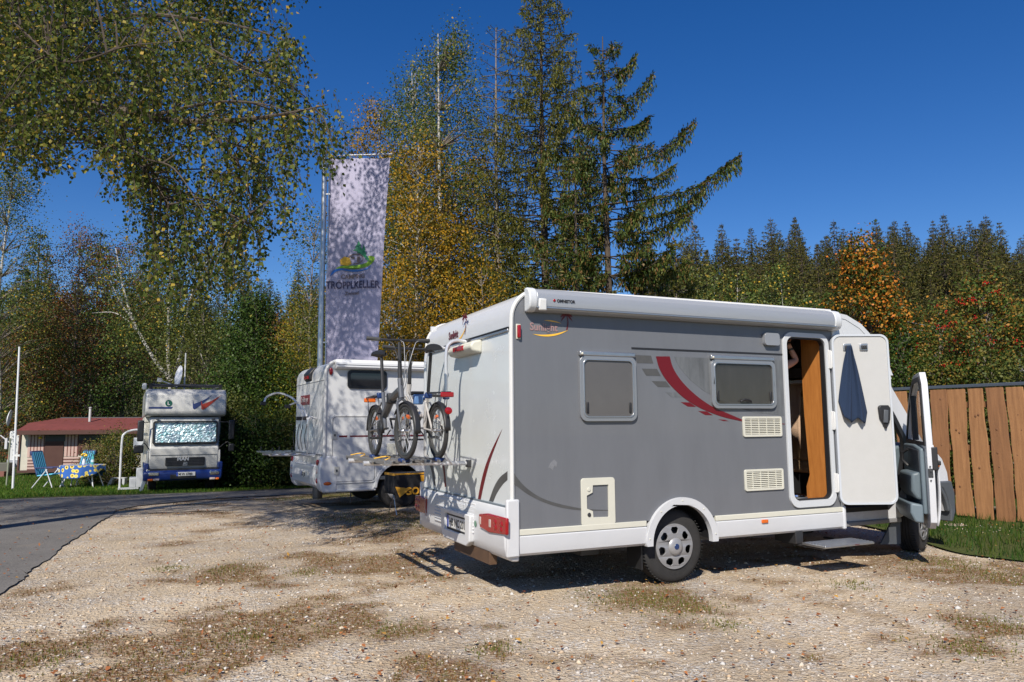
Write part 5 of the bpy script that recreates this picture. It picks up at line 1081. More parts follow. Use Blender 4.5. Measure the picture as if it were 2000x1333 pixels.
def bicycle(name, label, M_, fcol, acc, wb=1.08, R=.245, rear_light=True, beam=True, steer=0.0):
    t = thing(name, label, 'bicycle'); t.matrix_world = M_
    FR = mat('frame_paint', fcol, .35, metal=.3 if beam else 0, coat=.3); TY = mat('bike_tyre', (.03, .03, .03), .85, bump=.3, bscale=200); SP = mat('spoke_steel', (.5, .5, .5), .3, metal=.9)
    A, B_ = Vector((0, 0, R)), Vector((wb, 0, R)); bbp = Vector((.40, 0, .27)); st = Vector((.27, 0, .52)); hd0 = Vector((wb-.16, 0, .60)); hd1 = Vector((wb-.20, 0, .72))
    def wheel(c, rear_, rz=0):
        w_ = bpy.data.objects.new('wheel', None); COL.objects.link(w_); w_.parent = t; w_.location = c; w_.rotation_euler = (0, 0, rz)
        ob('tyre', MB().tube([(R*.955*cos(a), 0, R*.96*sin(a)) for a in np.linspace(0, 2*pi, 49)], .0195, 8, caps=False), TY, w_)
        ob('rim', MB().lathe([(R*.80, -.010), (R*.88, -.012), (R*.88, .012), (R*.80, .010), (R*.79, 0), (R*.80, -.010)], 40), mat('rim_black', (.10, .10, .10), .35, metal=.6), w_)
        m = MB()
        for k in range(28):
            a = 2*pi*k/28; s_ = .022*(1 if k % 2 else -1); m.tube([(.018*cos(a+.6*(1 if k % 4 < 2 else -1)), s_, .018*sin(a+.6*(1 if k % 4 < 2 else -1))), (R*.82*cos(a), 0, R*.82*sin(a))], .0014, 3, caps=False)
        ob('spokes', m, SP, w_, kind='stuff'); ob('hub', MB().lathe([(.006, -.05), (.012, -.045), (.022, -.03), (.014, -.02), (.014, .02), (.022, .03), (.012, .045), (.006, .05)], 16), SP, w_)
        if rear_: ob('sprockets', MB().lathe([(.015, -.045), (.03, -.043), (.048, -.032), (.048, -.030), (.052, -.028), (.02, -.026)], 24), STEELDK, w_)
        for a in (1.2,): ob('spoke_reflector', MB().obox((R*.55*cos(a), 0, R*.55*sin(a)), (.05, .02, .022), Matrix.Rotation(-a-pi/2, 3, 'Y')), ORANGE, w_)
        m = MB(); m.grid(lambda a, b: ((R+.022)*cos(R_(-15+a*(185 if rear_ else 150)+(10 if rear_ else 10))), (b-.5)*.055, (R+.022-.012*abs(b-.5)*2)*sin(R_(-15+a*(185 if rear_ else 150)+(10 if rear_ else 10)))), 20, 4)
        ob('mudguard', m, BLACK, w_, solid=.003, norm=False)
    wheel(A, True); wheel(B_, False, steer)
    m = MB()
    if beam: m.tube([hd0+Vector((-.02, 0, .02)), Vector((.62, 0, .55)), Vector((.38, 0, .40))], [.034, .038, .036], 10)
    else: m.tube(spl([hd0, Vector((.72, 0, .47)), Vector((.55, 0, .40)), Vector((.36, 0, .38))], 5), .026, 10)
    m.tube([bbp, Vector((.30, 0, .62))], .020, 10).tube([hd0+Vector((.02, 0, -.06)), hd1], .026, 10)
    for s_ in (-1, 1): m.tube([bbp+Vector((0, s_*.03, 0)), A+Vector((0, s_*.055, 0))], .010, 6).tube([Vector((.32, s_*.02, .52)), A+Vector((0, s_*.055, 0))], .009, 6)
    ob('frame', m, FR, t); m = MB()
    for s_ in (-1, 1): m.tube([B_+Vector((0, s_*.05, 0)), hd0+Vector((.03, s_*.045, -.10)), hd0+Vector((.02, 0, -.06))], [.009, .014, .014], 7)
    ob('fork', m, FR, t)
    ob('seat_post', MB().tube([(.30, 0, .58), (.22, 0, .98)], .0165, 10), BLACK, t)
    sd_ = MB(); prof = [(-.13, .075, .01), (-.09, .085, .02), (-.03, .06, .018), (.05, .03, .012), (.12, .020, .005), (.15, .006, 0)]
    k = 0
    for i, (x, w_, z) in enumerate(prof):
        for j in range(9): a = pi*j/8; sd_.v.append((.22+x, w_*cos(a), .99+z+.045*sin(a)*(.6+.4*(i < 3))))
        sd_.v.append((.22+x, 0, .985))
    for i in range(len(prof)-1):
        for j in range(9): sd_.f.append((i*10+j, i*10+j+1, (i+1)*10+j+1, (i+1)*10+j))
        sd_.f.append((i*10+9, i*10, (i+1)*10, (i+1)*10+9))
    sd_.f.append(tuple(range(10))); ob('saddle', sd_, BLACK, t)
    ob('handlepost', MB().tube([hd1, Vector((wb-.24, 0, 1.06))], [.022, .016], 10), BLACK, t)
    hb = Vector((wb-.24, 0, 1.08)); pts_ = [hb+Vector((-.03, -.29, .01)), hb+Vector((0, -.12, 0)), hb, hb+Vector((0, .12, 0)), hb+Vector((-.03, .29, .01))]
    h = ob('handlebar', MB().tube(pts_, .0125, 8), BLACK, t)
    for s_ in (-1, 1):
        ob('grip', MB().tube([hb+Vector((-.012, s_*.18, .004)), hb+Vector((-.03, s_*.30, .01))], [.017, .019], 10), mat('grip_rubber', (.045, .045, .045), .7), h)
        ob('brake_lever', MB().tube(spl([hb+Vector((.0, s_*.15, 0)), hb+Vector((.05, s_*.17, -.01)), hb+Vector((.035, s_*.27, -.02))], 4), .006, 6), BLACK, h)
    ob('bell', MB().sphere(tuple(hb+Vector((.0, -.10, .03))), .02, 10, 6), BLACK, h)
    for k in range(3): ob('cable', MB().tube(spl([hb+Vector((.05, (k-1)*.16, -.01)), hb+Vector((.16, (k-1)*.1, -.06)), hb+Vector((.18, (k-1)*.03, -.28)), Vector((wb-.16, .02*k, .66)), Vector((.75, .02, .52))], 5), .003, 5), mat('cable_grey', (.35, .36, .38), .4) if k else BLACK, h)
    m = MB()
    for s_ in (-1, 1): m.tube([(-.22, s_*.045, .585), (.20, s_*.045, .60)], .005, 5).tube([(-.10, s_*.055, .585), (0, s_*.06, R)], .004, 5)
    for x in (-.22, -.12, -.02, .08, .18): m.tube([(x, -.045, .59), (x, .045, .59)], .004, 5)
    c = ob('luggage_rack', m, STEELDK, t); ob('rack_lamp' if rear_light else 'reflector', MB().box(-.26, -.225, -.06, .06, .54, .585), REDLENS if rear_light else ORANGE, c, bevel=.008)
    if rear_light: ob('tail_reflector', MB().lathe([(0, -.03), (.03, -.026), (.034, -.01)], 16, axis='x', c=(-.27, 0, .42)), REDLENS, c)
    ch = ob('chainwheel', MB().lathe([(.02, -.062), (.075, -.062), (.078, -.058), (.02, -.058)], 32, c=(.40, 0, .27)), STEELDK, t)
    for s_, a in ((-1, -.6), (1, -.6+pi)):
        e_ = Vector((.40+.16*cos(a), s_*.085, .27+.16*sin(a))); ob('crank', MB().tube([(.40, s_*.07, .27), e_], .010, 6), BLACK, t)
        ob('pedal', MB().box(e_.x-.045, e_.x+.045, min(e_.y, e_.y+s_*.09), max(e_.y, e_.y+s_*.09), e_.z-.012, e_.z+.012), BLACK, t, bevel=.004)
    ob('chain', MB().tube([(.40, -.06, .345), (0, -.04, R+.04)], .004, 4).tube([(.40, -.06, .195), (.03, -.04, R-.09), (0, -.04, R-.04)], .004, 4), STEELDK, t)
    ob('folding_hinge', MB().box(.58, .65, -.045, .045, .50, .60), BLACK if beam else acc, t, bevel=.012); ob('kickstand', MB().tube([(.36, .06, .25), (.20, .07, .20)], .007, 5), BLACK, t)
    return t
MW = Matrix.Translation(OO) @ Matrix.Rotation(YAW, 4, 'Z')
# bicycle forward = -v
Ma_ = MW @ Matrix.Translation((-.80, 1.60, 1.205)) @ Matrix.Rotation(-pi/2, 4, 'Z'); bicycle('folding_bicycle', 'grey folding bicycle on the outer rail of the bike rack', Ma_, (.10, .105, .115), BLACK, wb=1.10, rear_light=False, steer=R_(6))
Mb_ = MW @ Matrix.Translation((-.48, .56, 1.205)) @ Matrix.Rotation(pi/2, 4, 'Z'); bicycle('folding_bicycle', 'white folding bicycle with red rear lamp on the rail next to the motorhome', Mb_, (.46, .44, .42), mat('acc_blue', (.1, .2, .4), .4), wb=1.12, beam=False, steer=R_(-5))

# ------------------------------------------------------------ person inside, reaching up
def person():
    t = thing('person', 'person standing inside the motorhome with one bare arm raised behind the side door opening', 'person', mh.matrix_basis @ Vector((3.13, .45, .642)), YAW)
    V = {}; E_ = []; rad = {}
    def a(n, p, r, prev=None): V[n] = Vector(p); rad[n] = r; (E_.append((prev, n)) if prev else None)
    a('pelvis', (0, 0, .90), .15); a('waist', (0, 0, 1.06), .13, 'pelvis'); a('chest', (0, 0, 1.28), .15, 'waist'); a('neck0', (0, 0, 1.44), .07, 'chest'); a('neck', (.01, 0, 1.50), .052, 'neck0')
    a('head1', (.02, 0, 1.58), .085, 'neck'); a('head2', (.02, 0, 1.67), .095, 'head1'); a('head3', (.01, 0, 1.73), .06, 'head2')
    for s, q in ((1, 'L'), (-1, 'R')):
        a('hip'+q, (0, s*.10, .84), .10, 'pelvis'); a('knee'+q, (.02, s*.11, .46), .062, 'hip'+q); a('ank'+q, (0, s*.11, .09), .04, 'knee'+q); a('toe'+q, (.15, s*.13, .03), .03, 'ank'+q)
    a('shL', (0, .19, 1.38), .065, 'chest'); a('elL', (.02, .25, 1.10), .045, 'shL'); a('wrL', (.12, .22, .88), .030, 'elL'); a('hdL', (.16, .20, .80), .035, 'wrL')
    a('shR', (.10, -.17, 1.41), .065, 'chest'); a('elR', (.50, -.15, 1.545), .043, 'shR'); a('wrR', (.42, -.15, 1.68), .028, 'elR'); a('hdR', (.385, -.15, 1.735), .036, 'wrR')
    names = list(V); idx = {n: i for i, n in enumerate(names)}
    me = bpy.data.meshes.new('body'); me.from_pydata([tuple(V[n]) for n in names], [(idx[p], idx[q]) for p, q in E_], []); me.materials.append(SKIN)
    o = bpy.data.objects.new('body', me); COL.objects.link(o); o.parent = t
    bm = bmesh.new(); bm.from_mesh(me); ly = bm.verts.layers.skin.verify()
    for v in bm.verts: r = rad[names[v.index]]; v[ly].radius = (r, r); v[ly].use_root = (names[v.index] == 'pelvis')
    bm.to_mesh(me); bm.free(); md = o.modifiers.new('skin', 'SKIN'); md.use_smooth_shade = True; sb = o.modifiers.new('sub', 'SUBSURF'); sb.levels = 2; sb.render_levels = 2
    for k, (dx, dy, l) in enumerate(((.02, -.03, .075), (.03, -.012, .085), (.03, .008, .08), (.022, .026, .065))):
        b0 = V['hdR']+Vector((0, dy, .02)); ob('finger', MB().tube(spl([b0, b0+Vector((.01, dy*.3, l*.5)), b0+Vector((-.02, dy*.3, l))], 3), [.010, .010, .0095, .009, .0085, .008, .006], 8), SKIN, t)
    ob('thumb', MB().tube(spl([V['hdR']+Vector((0, .03, -.02)), V['hdR']+Vector((-.02, .055, .02)), V['hdR']+Vector((-.03, .05, .05))], 3), [.012, .012, .011, .010, .010, .009, .007], 8), SKIN, t)
    sh = MB().lathe([(.17, .86), (.165, .98), (.155, 1.10), (.175, 1.25), (.18, 1.36), (.12, 1.44), (.065, 1.47)], 24, axis='z'); sh.v = [(x*.82, y*1.15, z) for x, y, z in sh.v]
    ob('shirt', sh, mat('shirt_dark', (.05, .05, .07), .85), t); ob('watch', MB().tube([(.428, -.15, 1.665), (.42, -.15, 1.682)], .034, 14), BLACK, t)
    ob('trousers', MB().tube([(0, .10, .92), (.02, .11, .46), (0, .11, .12)], [.125, .085, .07], 14).tube([(0, -.10, .92), (.02, -.11, .46), (0, -.11, .12)], [.125, .085, .07], 14), mat('trousers_dark', (.04, .05, .08), .9), t)
    ob('hair', MB().sphere((0, 0, 1.69), (.108, .10, .10), 16, 10), mat('hair_brown', (.05, .03, .02), .8), t); ob('nose', MB().sphere((.115, 0, 1.63), (.018, .012, .02), 8, 6), SKIN, t)
person()
# ============================================================ fence
FD = Vector((-.588, .809, 0)); F0 = Vector((8.45, 10.0, 0)); FN = Vector((-.809, -.588, 0))   # normal towards the camera side
fang = atan2(FD.y, FD.x)
fc = thing('timber_fence', 'tall fence of rough vertical pine boards behind the open cab door on the right', 'fence', F0, fang)
FWOODS = [mat('pine_board_%s' % n, c, .7, col2=c2, vscale=3, stretch=(9, 9, .6), bump=.4, bscale=40) for n, c, c2 in (('light', (.46, .255, .115), (.27, .12, .045)), ('mid', (.36, .175, .07), (.22, .10, .038)), ('dark', (.29, .135, .055), (.17, .075, .03)))]
KNOT = mat('knot_wood', (.16, .07, .03), .7)
for r_i, z in enumerate((.35, 1.05, 1.72)): ob('rail', MB().box(-.6, 11.2, -.075, -.03, z, z+.09), FWOODS[2], fc, bevel=.004)
fr = random.Random(5)
for k in range(40):
    x = -.5+k*.284; w_ = fr.uniform(.225, .262); nseg = 12; top = 2.03+fr.uniform(-.02, .0); bot = -.02+fr.uniform(-.03, .06)
    L_, Rr = [], []; ph1, ph2 = fr.uniform(0, 6), fr.uniform(0, 6); tilt = fr.uniform(-.012, .012)
    for i in range(nseg+1):
        z = bot+(top-bot)*i/nseg; L_.append((x-w_/2+.016*sin(z*2.3+ph1)+.007*sin(z*9+ph2)+tilt*z, z)); Rr.append((x+w_/2+.012*sin(z*2.0+ph2)+.006*sin(z*11+ph1)+tilt*z, z))
    b_ = ob('board', MB().plate(L_+Rr[::-1], (), lambda a, b, t, o_=fr.uniform(0, .012): (a, o_+t, b), .027), FWOODS[k % 3 if fr.random() < .5 else fr.randrange(3)], fc, bevel=.009, smooth=0)
    kn = MB()
    for _ in range(fr.randint(2, 4)):
        kz, kx = fr.uniform(.2, 1.9), x+fr.uniform(-.07, .07); r_ = fr.uniform(.008, .018); kn.sphere((kx, .036, kz), (r_, .0035, r_*1.2), 10, 6)
    ob('knots', kn, KNOT, b_, kind='stuff')
ob('cap_rail', MB().box(-.7, 11.2, -.06, .05, 2.035, 2.085), mat('cap_metal', (.10, .12, .15), .4, metal=.5), fc, bevel=.006)
for k in range(5): ob('post', MB().box(-.3+k*2.6, -.2+k*2.6, -.17, -.076, -.1, 2.03), FWOODS[2], fc, bevel=.004)

# ============================================================ small white motorhome
YB = R_(29); O2w = GP(780, 992); e2 = Vector((cos(YB), sin(YB), 0)); n2 = Vector((-sin(YB), cos(YB), 0))
a, b_ = SD(632, 958, 0, Vector((O2w.x, O2w.y, 0)), e2, n2); O2 = Vector((O2w.x, O2w.y, 0))+e2*a
Q = lambda px, py: SD(px, py, 0, O2, e2, n2); QR = lambda px, py: RR(px, py, 0, O2, e2, n2)
Q6 = lambda x, y: Q(500+x/3.7028, 660+y/3.7028)
m2 = thing('motorhome', 'smaller white motorhome with an empty bike rack parked beside the flagpole', 'motorhome', O2, YB)
W2 = 2.25; CW = mat('camper_white', (.58, .59, .60), .28, var=.07, vscale=1.2, coat=.35)
prof = [(.0, .62), (0, 2.38)]+arc(.24, 2.45, .24, 180, 90, 8)+[(4.2, 2.70), (4.75, 2.55), (5.1, 2.1), (5.15, 1.9), (4.6, 1.9), (4.6, .40), (2.3, .40)]
wc = Q(780, 957); WR = .335; wx = wc[0]
prof2 = [(.02, .36), (0, .62), (0, 2.38)]+arc(.24, 2.45, .24, 180, 90, 8)+[(4.2, 2.70), (4.75, 2.55), (5.1, 2.1), (5.15, 1.95), (4.6, 1.9), (4.6, .36), (wx+.50, .34), (wx+.46, .36)]+arc(wx, .36, .45, 8, 172, 16)+[(wx-.46, .33), (.25, .33)]
ob('body_shell', MB().plate(prof2, (), side(0), .03).plate(prof2, (), side(W2-.03), .03), CW, m2, bevel=.006)
ob('roof_and_rear', MB().prism([(0, .62), (0, 2.38)]+arc(.24, 2.45, .24, 180, 90, 8)+[(4.2, 2.70), (4.75, 2.55), (5.1, 2.1), (5.05, 2.1), (4.7, 2.5), (4.18, 2.65), (.24, 2.64), (.06, 2.4), (.05, .62)], lambda p, q, a: (p, a, q), .02, W2-.02), CW, m2, smooth=50)
ob('corner_trim', MB().tube([(0, 0, .95), (0, 0, 2.40)]+[(a, 0, b) for a, b in arc(.24, 2.45, .245, 180, 90, 8)]+[(4.2, 0, 2.71)], .03, 8), WHITE2, m2)
ob('wheel_well', MB().grid(lambda a, b: (wx+.44*cos(pi*a), .03+.5*b, .36+.44*sin(pi*a)), 16, 2).plate(arc(wx, .36, .46, 0, 180, 16), (), side(.5), .02), BLACK, m2, norm=False)
ob('underbody', MB().box(.3, 4.5, .25, W2-.25, .30, .60), BLACK, m2); ob('floor_panel', MB().box(.05, 4.6, .03, W2-.03, .55, .6), BLACK, m2)
ob('wheel_arch_trim', MB().plate(arc(wx, .36, .50, 2, 178, 20)+arc(wx, .36, .44, 178, 2, 20), (), side(-.02), .04), CW, m2, bevel=.012)
make_wheel(m2, (wx, .10, .335), emblem=False); make_wheel(m2, (wx, W2-.1, .335), side_=1, emblem=False); make_wheel(m2, (4.55, .12, .335), emblem=False)
# cab front of the small motorhome (mostly hidden)
ob('cab_body', MB().prism([(4.6, .40), (5.9, .42), (6.05, .75), (5.95, 1.05), (5.55, 1.25), (5.0, 1.92), (4.6, 1.95)], lambda p, q, a: (p, a, q), .15, W2-.15), CW, m2, bevel=.03)
# window, garage door, stripe, awning
GLB = mat('dark_window', (.012, .012, .014), .08, coat=.6)
a, b_ = Q6(660, 368), Q6(945, 242); window(m2, a[0], a[1], b_[0], b_[1], frame=.05, glass=GLB, rail=False, fmat=mat('black_frame', (.012, .012, .012), .35), latch=False)
a, b_ = Q6(1105, 450), Q6(1400, 392); window(m2, a[0], a[1], a[0]+.9, b_[1], frame=.04, glass=GLB, rail=False, fmat=BLACK, latch=False)
a, b_ = Q6(540, 1052), Q6(858, 566); x0, z0, x1, z1 = a[0], a[1], b_[0]+.03, b_[1]
g_ = ob('garage_door', MB().plate(rrect(x0, z0, x1, z1, .07, 6), (), side(-.008), .01), CW, m2, bevel=.003)
ob('door_rim', MB().plate(rrect(x0-.015, z0-.015, x1+.015, z1+.015, .08, 6), (rrect(x0+.012, z0+.012, x1-.012, z1-.012, .065, 6),), side(-.016), .016), WHITE2, g_, bevel=.004); ob('door_gap', MB().plate(rrect(x0+.012, z0+.012, x1-.012, z1-.012, .065, 6), (rrect(x0+.022, z0+.022, x1-.022, z1-.022, .06, 6),), side(-.0095), .002), DGREY, g_)
for q in ((568, 706), (582, 962)):
    p = Q6(*q); lk = ob('lock', MB().box(p[0]-.045, p[0]+.045, -.022, -.008, p[1]-.075, p[1]+.075), mat('lock_beige', (.50, .49, .44), .4), g_, bevel=.006); ob('lock_button', MB().box(p[0]-.012, p[0]+.012, -.026, -.02, p[1]-.02, p[1]+.02), BLACK, lk)
a = Q6(600, 715); ob('red_stripe', MB().box(a[0], a[0]+.15, -.011, -.009, a[1]-.012, a[1]+.018), RED, m2); ob('red_stripe', MB().box(a[0]+.2, 4.5, -.011, -.001, a[1]-.010, a[1]+.016), RED, m2)
ob('dark_stripe', MB().box(wx-.2, 4.5, -.004, -.001, a[1]-.09, a[1]-.06), BLACK, m2)
p = Q6(905, 1012); ob('side_insert', MB().box(p[0]-.13, p[0]+.13, -.012, .001, p[1]-.035, p[1]+.03), DGREY, m2, bevel=.006)
p = Q6(980, 812); ob('service_flap', MB().box(p[0]-.09, p[0]+.09, -.015, .0, p[1]-.12, p[1]+.12), CREAM, m2, bevel=.01)
ob('moulding', MB().box(.02, wx-.5, -.012, .01, .345, .375), CW, m2, bevel=.004); p = Q6(534, 243); ob('side_reflector', MB().sphere((p[0]+.02, -.012, p[1]), (.035, .02, .07), 10, 8), REDLENS2, m2)
aw = ob('awning_case', MB().prism([(0, 2.71), (-.09, 2.70), (-.125, 2.66), (-.13, 2.58), (-.10, 2.545), (0, 2.54)], lambda p, q, u: (u, p-.003, q), Q6(570, 180)[0], 4.3), mat('awning_white', (.66, .67, .69), .3, stretch=(.3, 1, 1)), m2, bevel=.006)
ob('awning_groove', MB().box(Q6(575, 180)[0], 4.3, -.137, -.12, 2.612, 2.620), DGREY, aw)
p = Q6(515, 1055); ob('side_indicator', MB().sphere((p[0], -.015, p[1]), (.075, .018, .032), 12, 8), ORANGE, m2)
# rear
RB = mat('rear_bumper_white', (.60, .61, .63), .3, coat=.4)
BPR = [(.03, .98), (-.05, .95), (-.09, .80), (-.10, .55), (-.06, .40), (.0, .33), (.24, .32), (.24, .98)]
rb = ob('rear_bumper', MB().prism([(.03, .82), (-.07, .80), (-.10, .62), (-.08, .45), (.02, .38), (.05, .82)], lambda p, q, a: (p, a, q), .26, W2-.26), RB, m2, bevel=.02)
for ya, yb in ((-.015, .26), (W2-.26, W2+.015)): ob('bumper_corner', MB().prism(BPR, lambda p, q, a: (p, a, q), ya, yb), RB, rb, bevel=.03, seg=3)
for y in (.13, W2-.13):
    for z, r_, mm in ((.86, .05, REDLENS2), (.70, .05, CLRLENS), (.54, .045, REDLENS)): ob('tail_lamp', MB().sphere((-.085, y, z), (.03, r_, r_*1.1), 12, 8), mm, rb)
pl = ob('licence_plate', MB().box(-.112, -.10, .72, 1.24, .56, .67), PLW, rb); ob('plate_band', MB().box(-.1135, -.111, 1.2, 1.24, .56, .67), mat('euro_blue2', (.01, .05, .35), .4), pl); text('plate_lettering', 'GP J09', .10, BLACK, pl, frame_m((-.1135, 1.18, .58), (0, -1, 0), (0, 0, 1)), bold=.002)
ob('rear_step_line', MB().box(-.012, 0, .05, W2-.05, .985, 1.0), DGREY, m2); ob('rear_seam', MB().box(-.01, .0, .03, W2-.03, 2.345, 2.375), WHITE2, m2)
s = ob('brake_lamp_housing', MB().prism([(.02, 2.36), (-.04, 2.40), (-.06, 2.52), (.02, 2.62), (.10, 2.66), (.10, 2.36)], lambda p, q, a: (p, a, q), 1.0, 1.45), BLACK, m2, bevel=.02); ob('brake_lamp', MB().box(-.068, -.05, 1.08, 1.37, 2.42, 2.48), REDLENS, s)
s = ob('badge', MB().box(-.008, 0, 1.15, 1.85, 1.93, 2.12), mat('badge_red', (.22, .01, .015), .4), m2); text('lettering', 'Challenger', .145, PLW, s, frame_m((-.0095, 1.83, 1.99), (0, -1, 0), (0, 0, 1)), wscale=.93, depth=.0006)
r2 = bpy.data.objects.new('bike_rack', None); COL.objects.link(r2); r2.parent = m2
for y in (.55, 1.15):
    ob('rack_arm', MB().tube(spl([(-.02, y, 1.65), (-.12, y, 1.68), (-.17, y, 1.62), (-.17, y, 1.45)], 4)+[Vector((-.17, y, .98)), Vector((-.02, y, .95))], .018, 8), TUBEW, r2); ob('platform_arm', MB().tube([(-.02, y, .98), (-.85, y, 1.0)], .020, 8), TUBEW, r2)
for u in (-.30, -.48, -.66, -.82): ob('wheel_rail', MB().prism([(-.035, .03), (-.026, .03), (-.022, .006), (.022, .006), (.026, .03), (.035, .03), (.03, 0), (-.03, 0)], lambda p, q, a: (u+p, a, 1.02+q), .25, 1.75), ALU, r2)
ob('holding_hoop', MB().tube(spl([(-.17, .7, 1.62), (-.22, .95, 1.85), (-.32, 1.2, 2.05), (-.55, 1.35, 2.15), (-.75, 1.4, 2.08), (-.80, 1.4, 1.98)], 6), .02, 8), TUBEW, r2)
ob('holding_hoop', MB().tube(spl([(-.17, .55, 1.60), (-.20, .7, 1.8), (-.30, .85, 1.95), (-.45, .9, 1.90)], 6), .016, 8), TUBEW, r2)
for p in ((-.82, 1.4, 1.95), (-.47, .9, 1.88), (-.2, .62, 1.66), (-.2, 1.12, 1.66)): ob('clamp', MB().box(p[0]-.05, p[0]+.05, p[1]-.035, p[1]+.035, p[2]-.035, p[2]+.035), BLACK, r2, bevel=.01)
for y in (.5, .8, 1.1, 1.4): ob('strap', MB().tube(spl([(-.2, y, 1.55), (-.23, y+.03, 1.3), (-.21, y-.03, 1.08)], 4), .008, 5), BLACK, r2)
for u in (-.48, -.82):
    for y in (.4, 1.5): ob('strap_loop', MB().tube([(u+.0, y+.05*cos(a), 1.08+.05*sin(a)) for a in np.linspace(0, 2*pi, 13)], .006, 4), BLACK, r2)
ob('stabiliser_leg', MB().tube([(.6, .35, .35), (.6, .35, .10)], .015, 6), STEELDK, m2)

# folding stand with draped cloth beside the rear wheel
P = GP(800, 1002); tb = thing('folding_table', 'small folding table under a black cloth next to the small white motorhome', 'table', P, YB)
ob('table_top', MB().box(-.34, .34, -.24, .24, .66, .685), BLACK, tb, bevel=.005)
for x in (-.28, .28): ob('leg', MB().tube([(x, -.2, .67), (x*1.1, .2, 0)], .010, 6), ALU, tb); ob('leg', MB().tube([(x, .2, .67), (x*1.1, -.2, 0)], .010, 6), ALU, tb)
CLB = mat('black_cloth', (.012, .012, .014), .9); GOLD = mat('gold_print', (.62, .30, .02), .6)
cl = ob('tablecloth', MB().box(-.36, .36, -.26, .26, .687, .693).grid(lambda a, b: (-.36+.72*a, -.262-.012*sin(a*19)*(.2+b), .693-b*(.45+.10*sin(a*6))), 30, 8).grid(lambda a, b: (-.362-.012*sin(a*15)*(.2+b), -.26+.52*a, .693-b*.35), 16, 6), CLB, None, norm=False, smooth=60, solid=.004, loc=P, rot=(0, 0, YB))
tag(cl, 'black tablecloth with gold lettering and a gold cup print on the small folding table', 'tablecloth')
text('gold_lettering', 'GOLD', .17, GOLD, cl, frame_m((-.20, -.285, .34), (1, 0, 0), (0, 0, 1)), bold=.006); text('gold_lettering', 'CUP', .12, GOLD, cl, frame_m((.06, -.285, .22), (1, 0, 0), (0, 0, 1)), bold=.004)
cup = [(-.07, .66), (.07, .66), (.06, .57), (.02, .53), (.02, .50), (.06, .47), (-.06, .47), (-.02, .50), (-.02, .53), (-.06, .57)]
ob('gold_cup_print', MB().plate([(x*1.1+.16, z) for x, z in cup], (), side(-.284), .003), GOLD, cl, smooth=0)
ob('gold_border', MB().box(-.36, .36, -.268, -.262, .675, .70).box(-.372, -.364, -.26, .26, .66, .70), GOLD, cl)
fl = ob('folded_corner', MB().add([(-.37, -.275, .48), (-.10, -.30, .44), (-.30, -.31, .30)], [(0, 1, 2)]), GOLD, cl, smooth=0)

# ============================================================ banner and pole
FY = 17.0; pb = AT(620, 962, FY); ptop = AT(628, 296, FY); fpole = thing('flagpole', 'tall silver flagpole with a side arm carrying the long banner', 'flagpole', (pb.x, FY, gz(pb.x, FY)))
z0_ = gz(pb.x, FY); Hp = ptop.z-z0_
ob('pole', MB().tube([(0, 0, 0), (0, 0, Hp)], [.075, .06], 16), ALU, fpole); ob('halyard', MB().tube([(.12, -.02, 1.0), (.12, -.02, Hp-.2)], .014, 6), ALU, fpole)
ob('top_arm', MB().tube([(0, 0, Hp-.12), (1.62, -.1, Hp-.12)], .02, 8), ALU, fpole); ob('pole_foot', MB().lathe([(.11, 0), (.11, .25), (.08, .28)], 16, axis='z'), STEELDK, fpole)
for z in (1.6, 3.5, 5.4, 7.0): ob('ring', MB().box(.05, .15, -.03, .01, z, z+.03), ALU, fpole)
BAN = mat('banner_fabric', (.36, .345, .47), .75, var=.05, vscale=2)
bt0, bt1 = AT(642, 308, FY), AT(763, 310, FY-.1); bb0, bb1 = AT(634, 722, FY), AT(735, 722, FY-.35)
def banf(a, b, off=0.0):
    P = bt0.lerp(bt1, a).lerp(bb0.lerp(bb1, a), b); return (P.x, P.y+.10*sin(a*4+b*3)*a+.035*sin(a*9+b*7)+off, P.z)
bn = ob('banner', MB().grid(lambda a, b: banf(a, b*1.15), 24, 60), BAN, None, smooth=180, norm=False)
tag(bn, 'tall white campsite banner hanging from the pole above the small motorhome', 'banner')
def onban(pts, off=-.012):   # pixel outline on the banner: use its own u,v
    out = []
    for px, py in pts:
        v = (py-309)/(722-309); l = 642+(634-642)*v; r = 763+(735-763)*v; out.append(banf((px-l)/(r-l), v, off))
    return out
Z7 = lambda x, y: (590+x/3.1, 290+y/3.1)
def bpoly(name, pts, m_, off=-.012): return ob(name, MB().add(onban([Z7(*p) for p in pts], off), [tuple(range(len(pts)))]), m_, bn, norm=False, smooth=0)
LG, DG_, BL_, BR_, YT, TXT = mat('print_lime', (.22, .42, .03), .6), mat('print_green', (.02, .16, .08), .6), mat('print_blue', (.03, .17, .55), .6), mat('print_brown', (.16, .12, .11), .6), mat('print_yellow', (.75, .42, .03), .6), mat('print_navy', (.045, .04, .09), .6)
bpoly('hill_print', spl2([(185, 775), (215, 735), (260, 722), (330, 722), (395, 712), (412, 690), (405, 672), (440, 676), (444, 695), (425, 722), (380, 740), (310, 745), (250, 738), (215, 748), (195, 765)], 2), LG)
bpoly('river_print', spl2([(172, 790), (190, 755), (235, 740), (310, 752), (385, 750), (425, 728), (395, 755), (310, 762), (240, 750), (200, 765)], 2), BL_, -.014)
bpoly('tree_print', [(342, 572), (360, 600), (352, 605), (368, 625), (374, 596), (388, 630), (380, 632), (395, 655), (388, 658), (425, 708), (400, 700), (372, 668), (350, 650), (330, 648), (338, 638), (305, 630), (330, 618), (318, 610), (332, 596)], DG_, -.016)
bpoly('tent_print', [(232, 690), (256, 668), (288, 676), (300, 712), (275, 724), (234, 718)], YT, -.017)
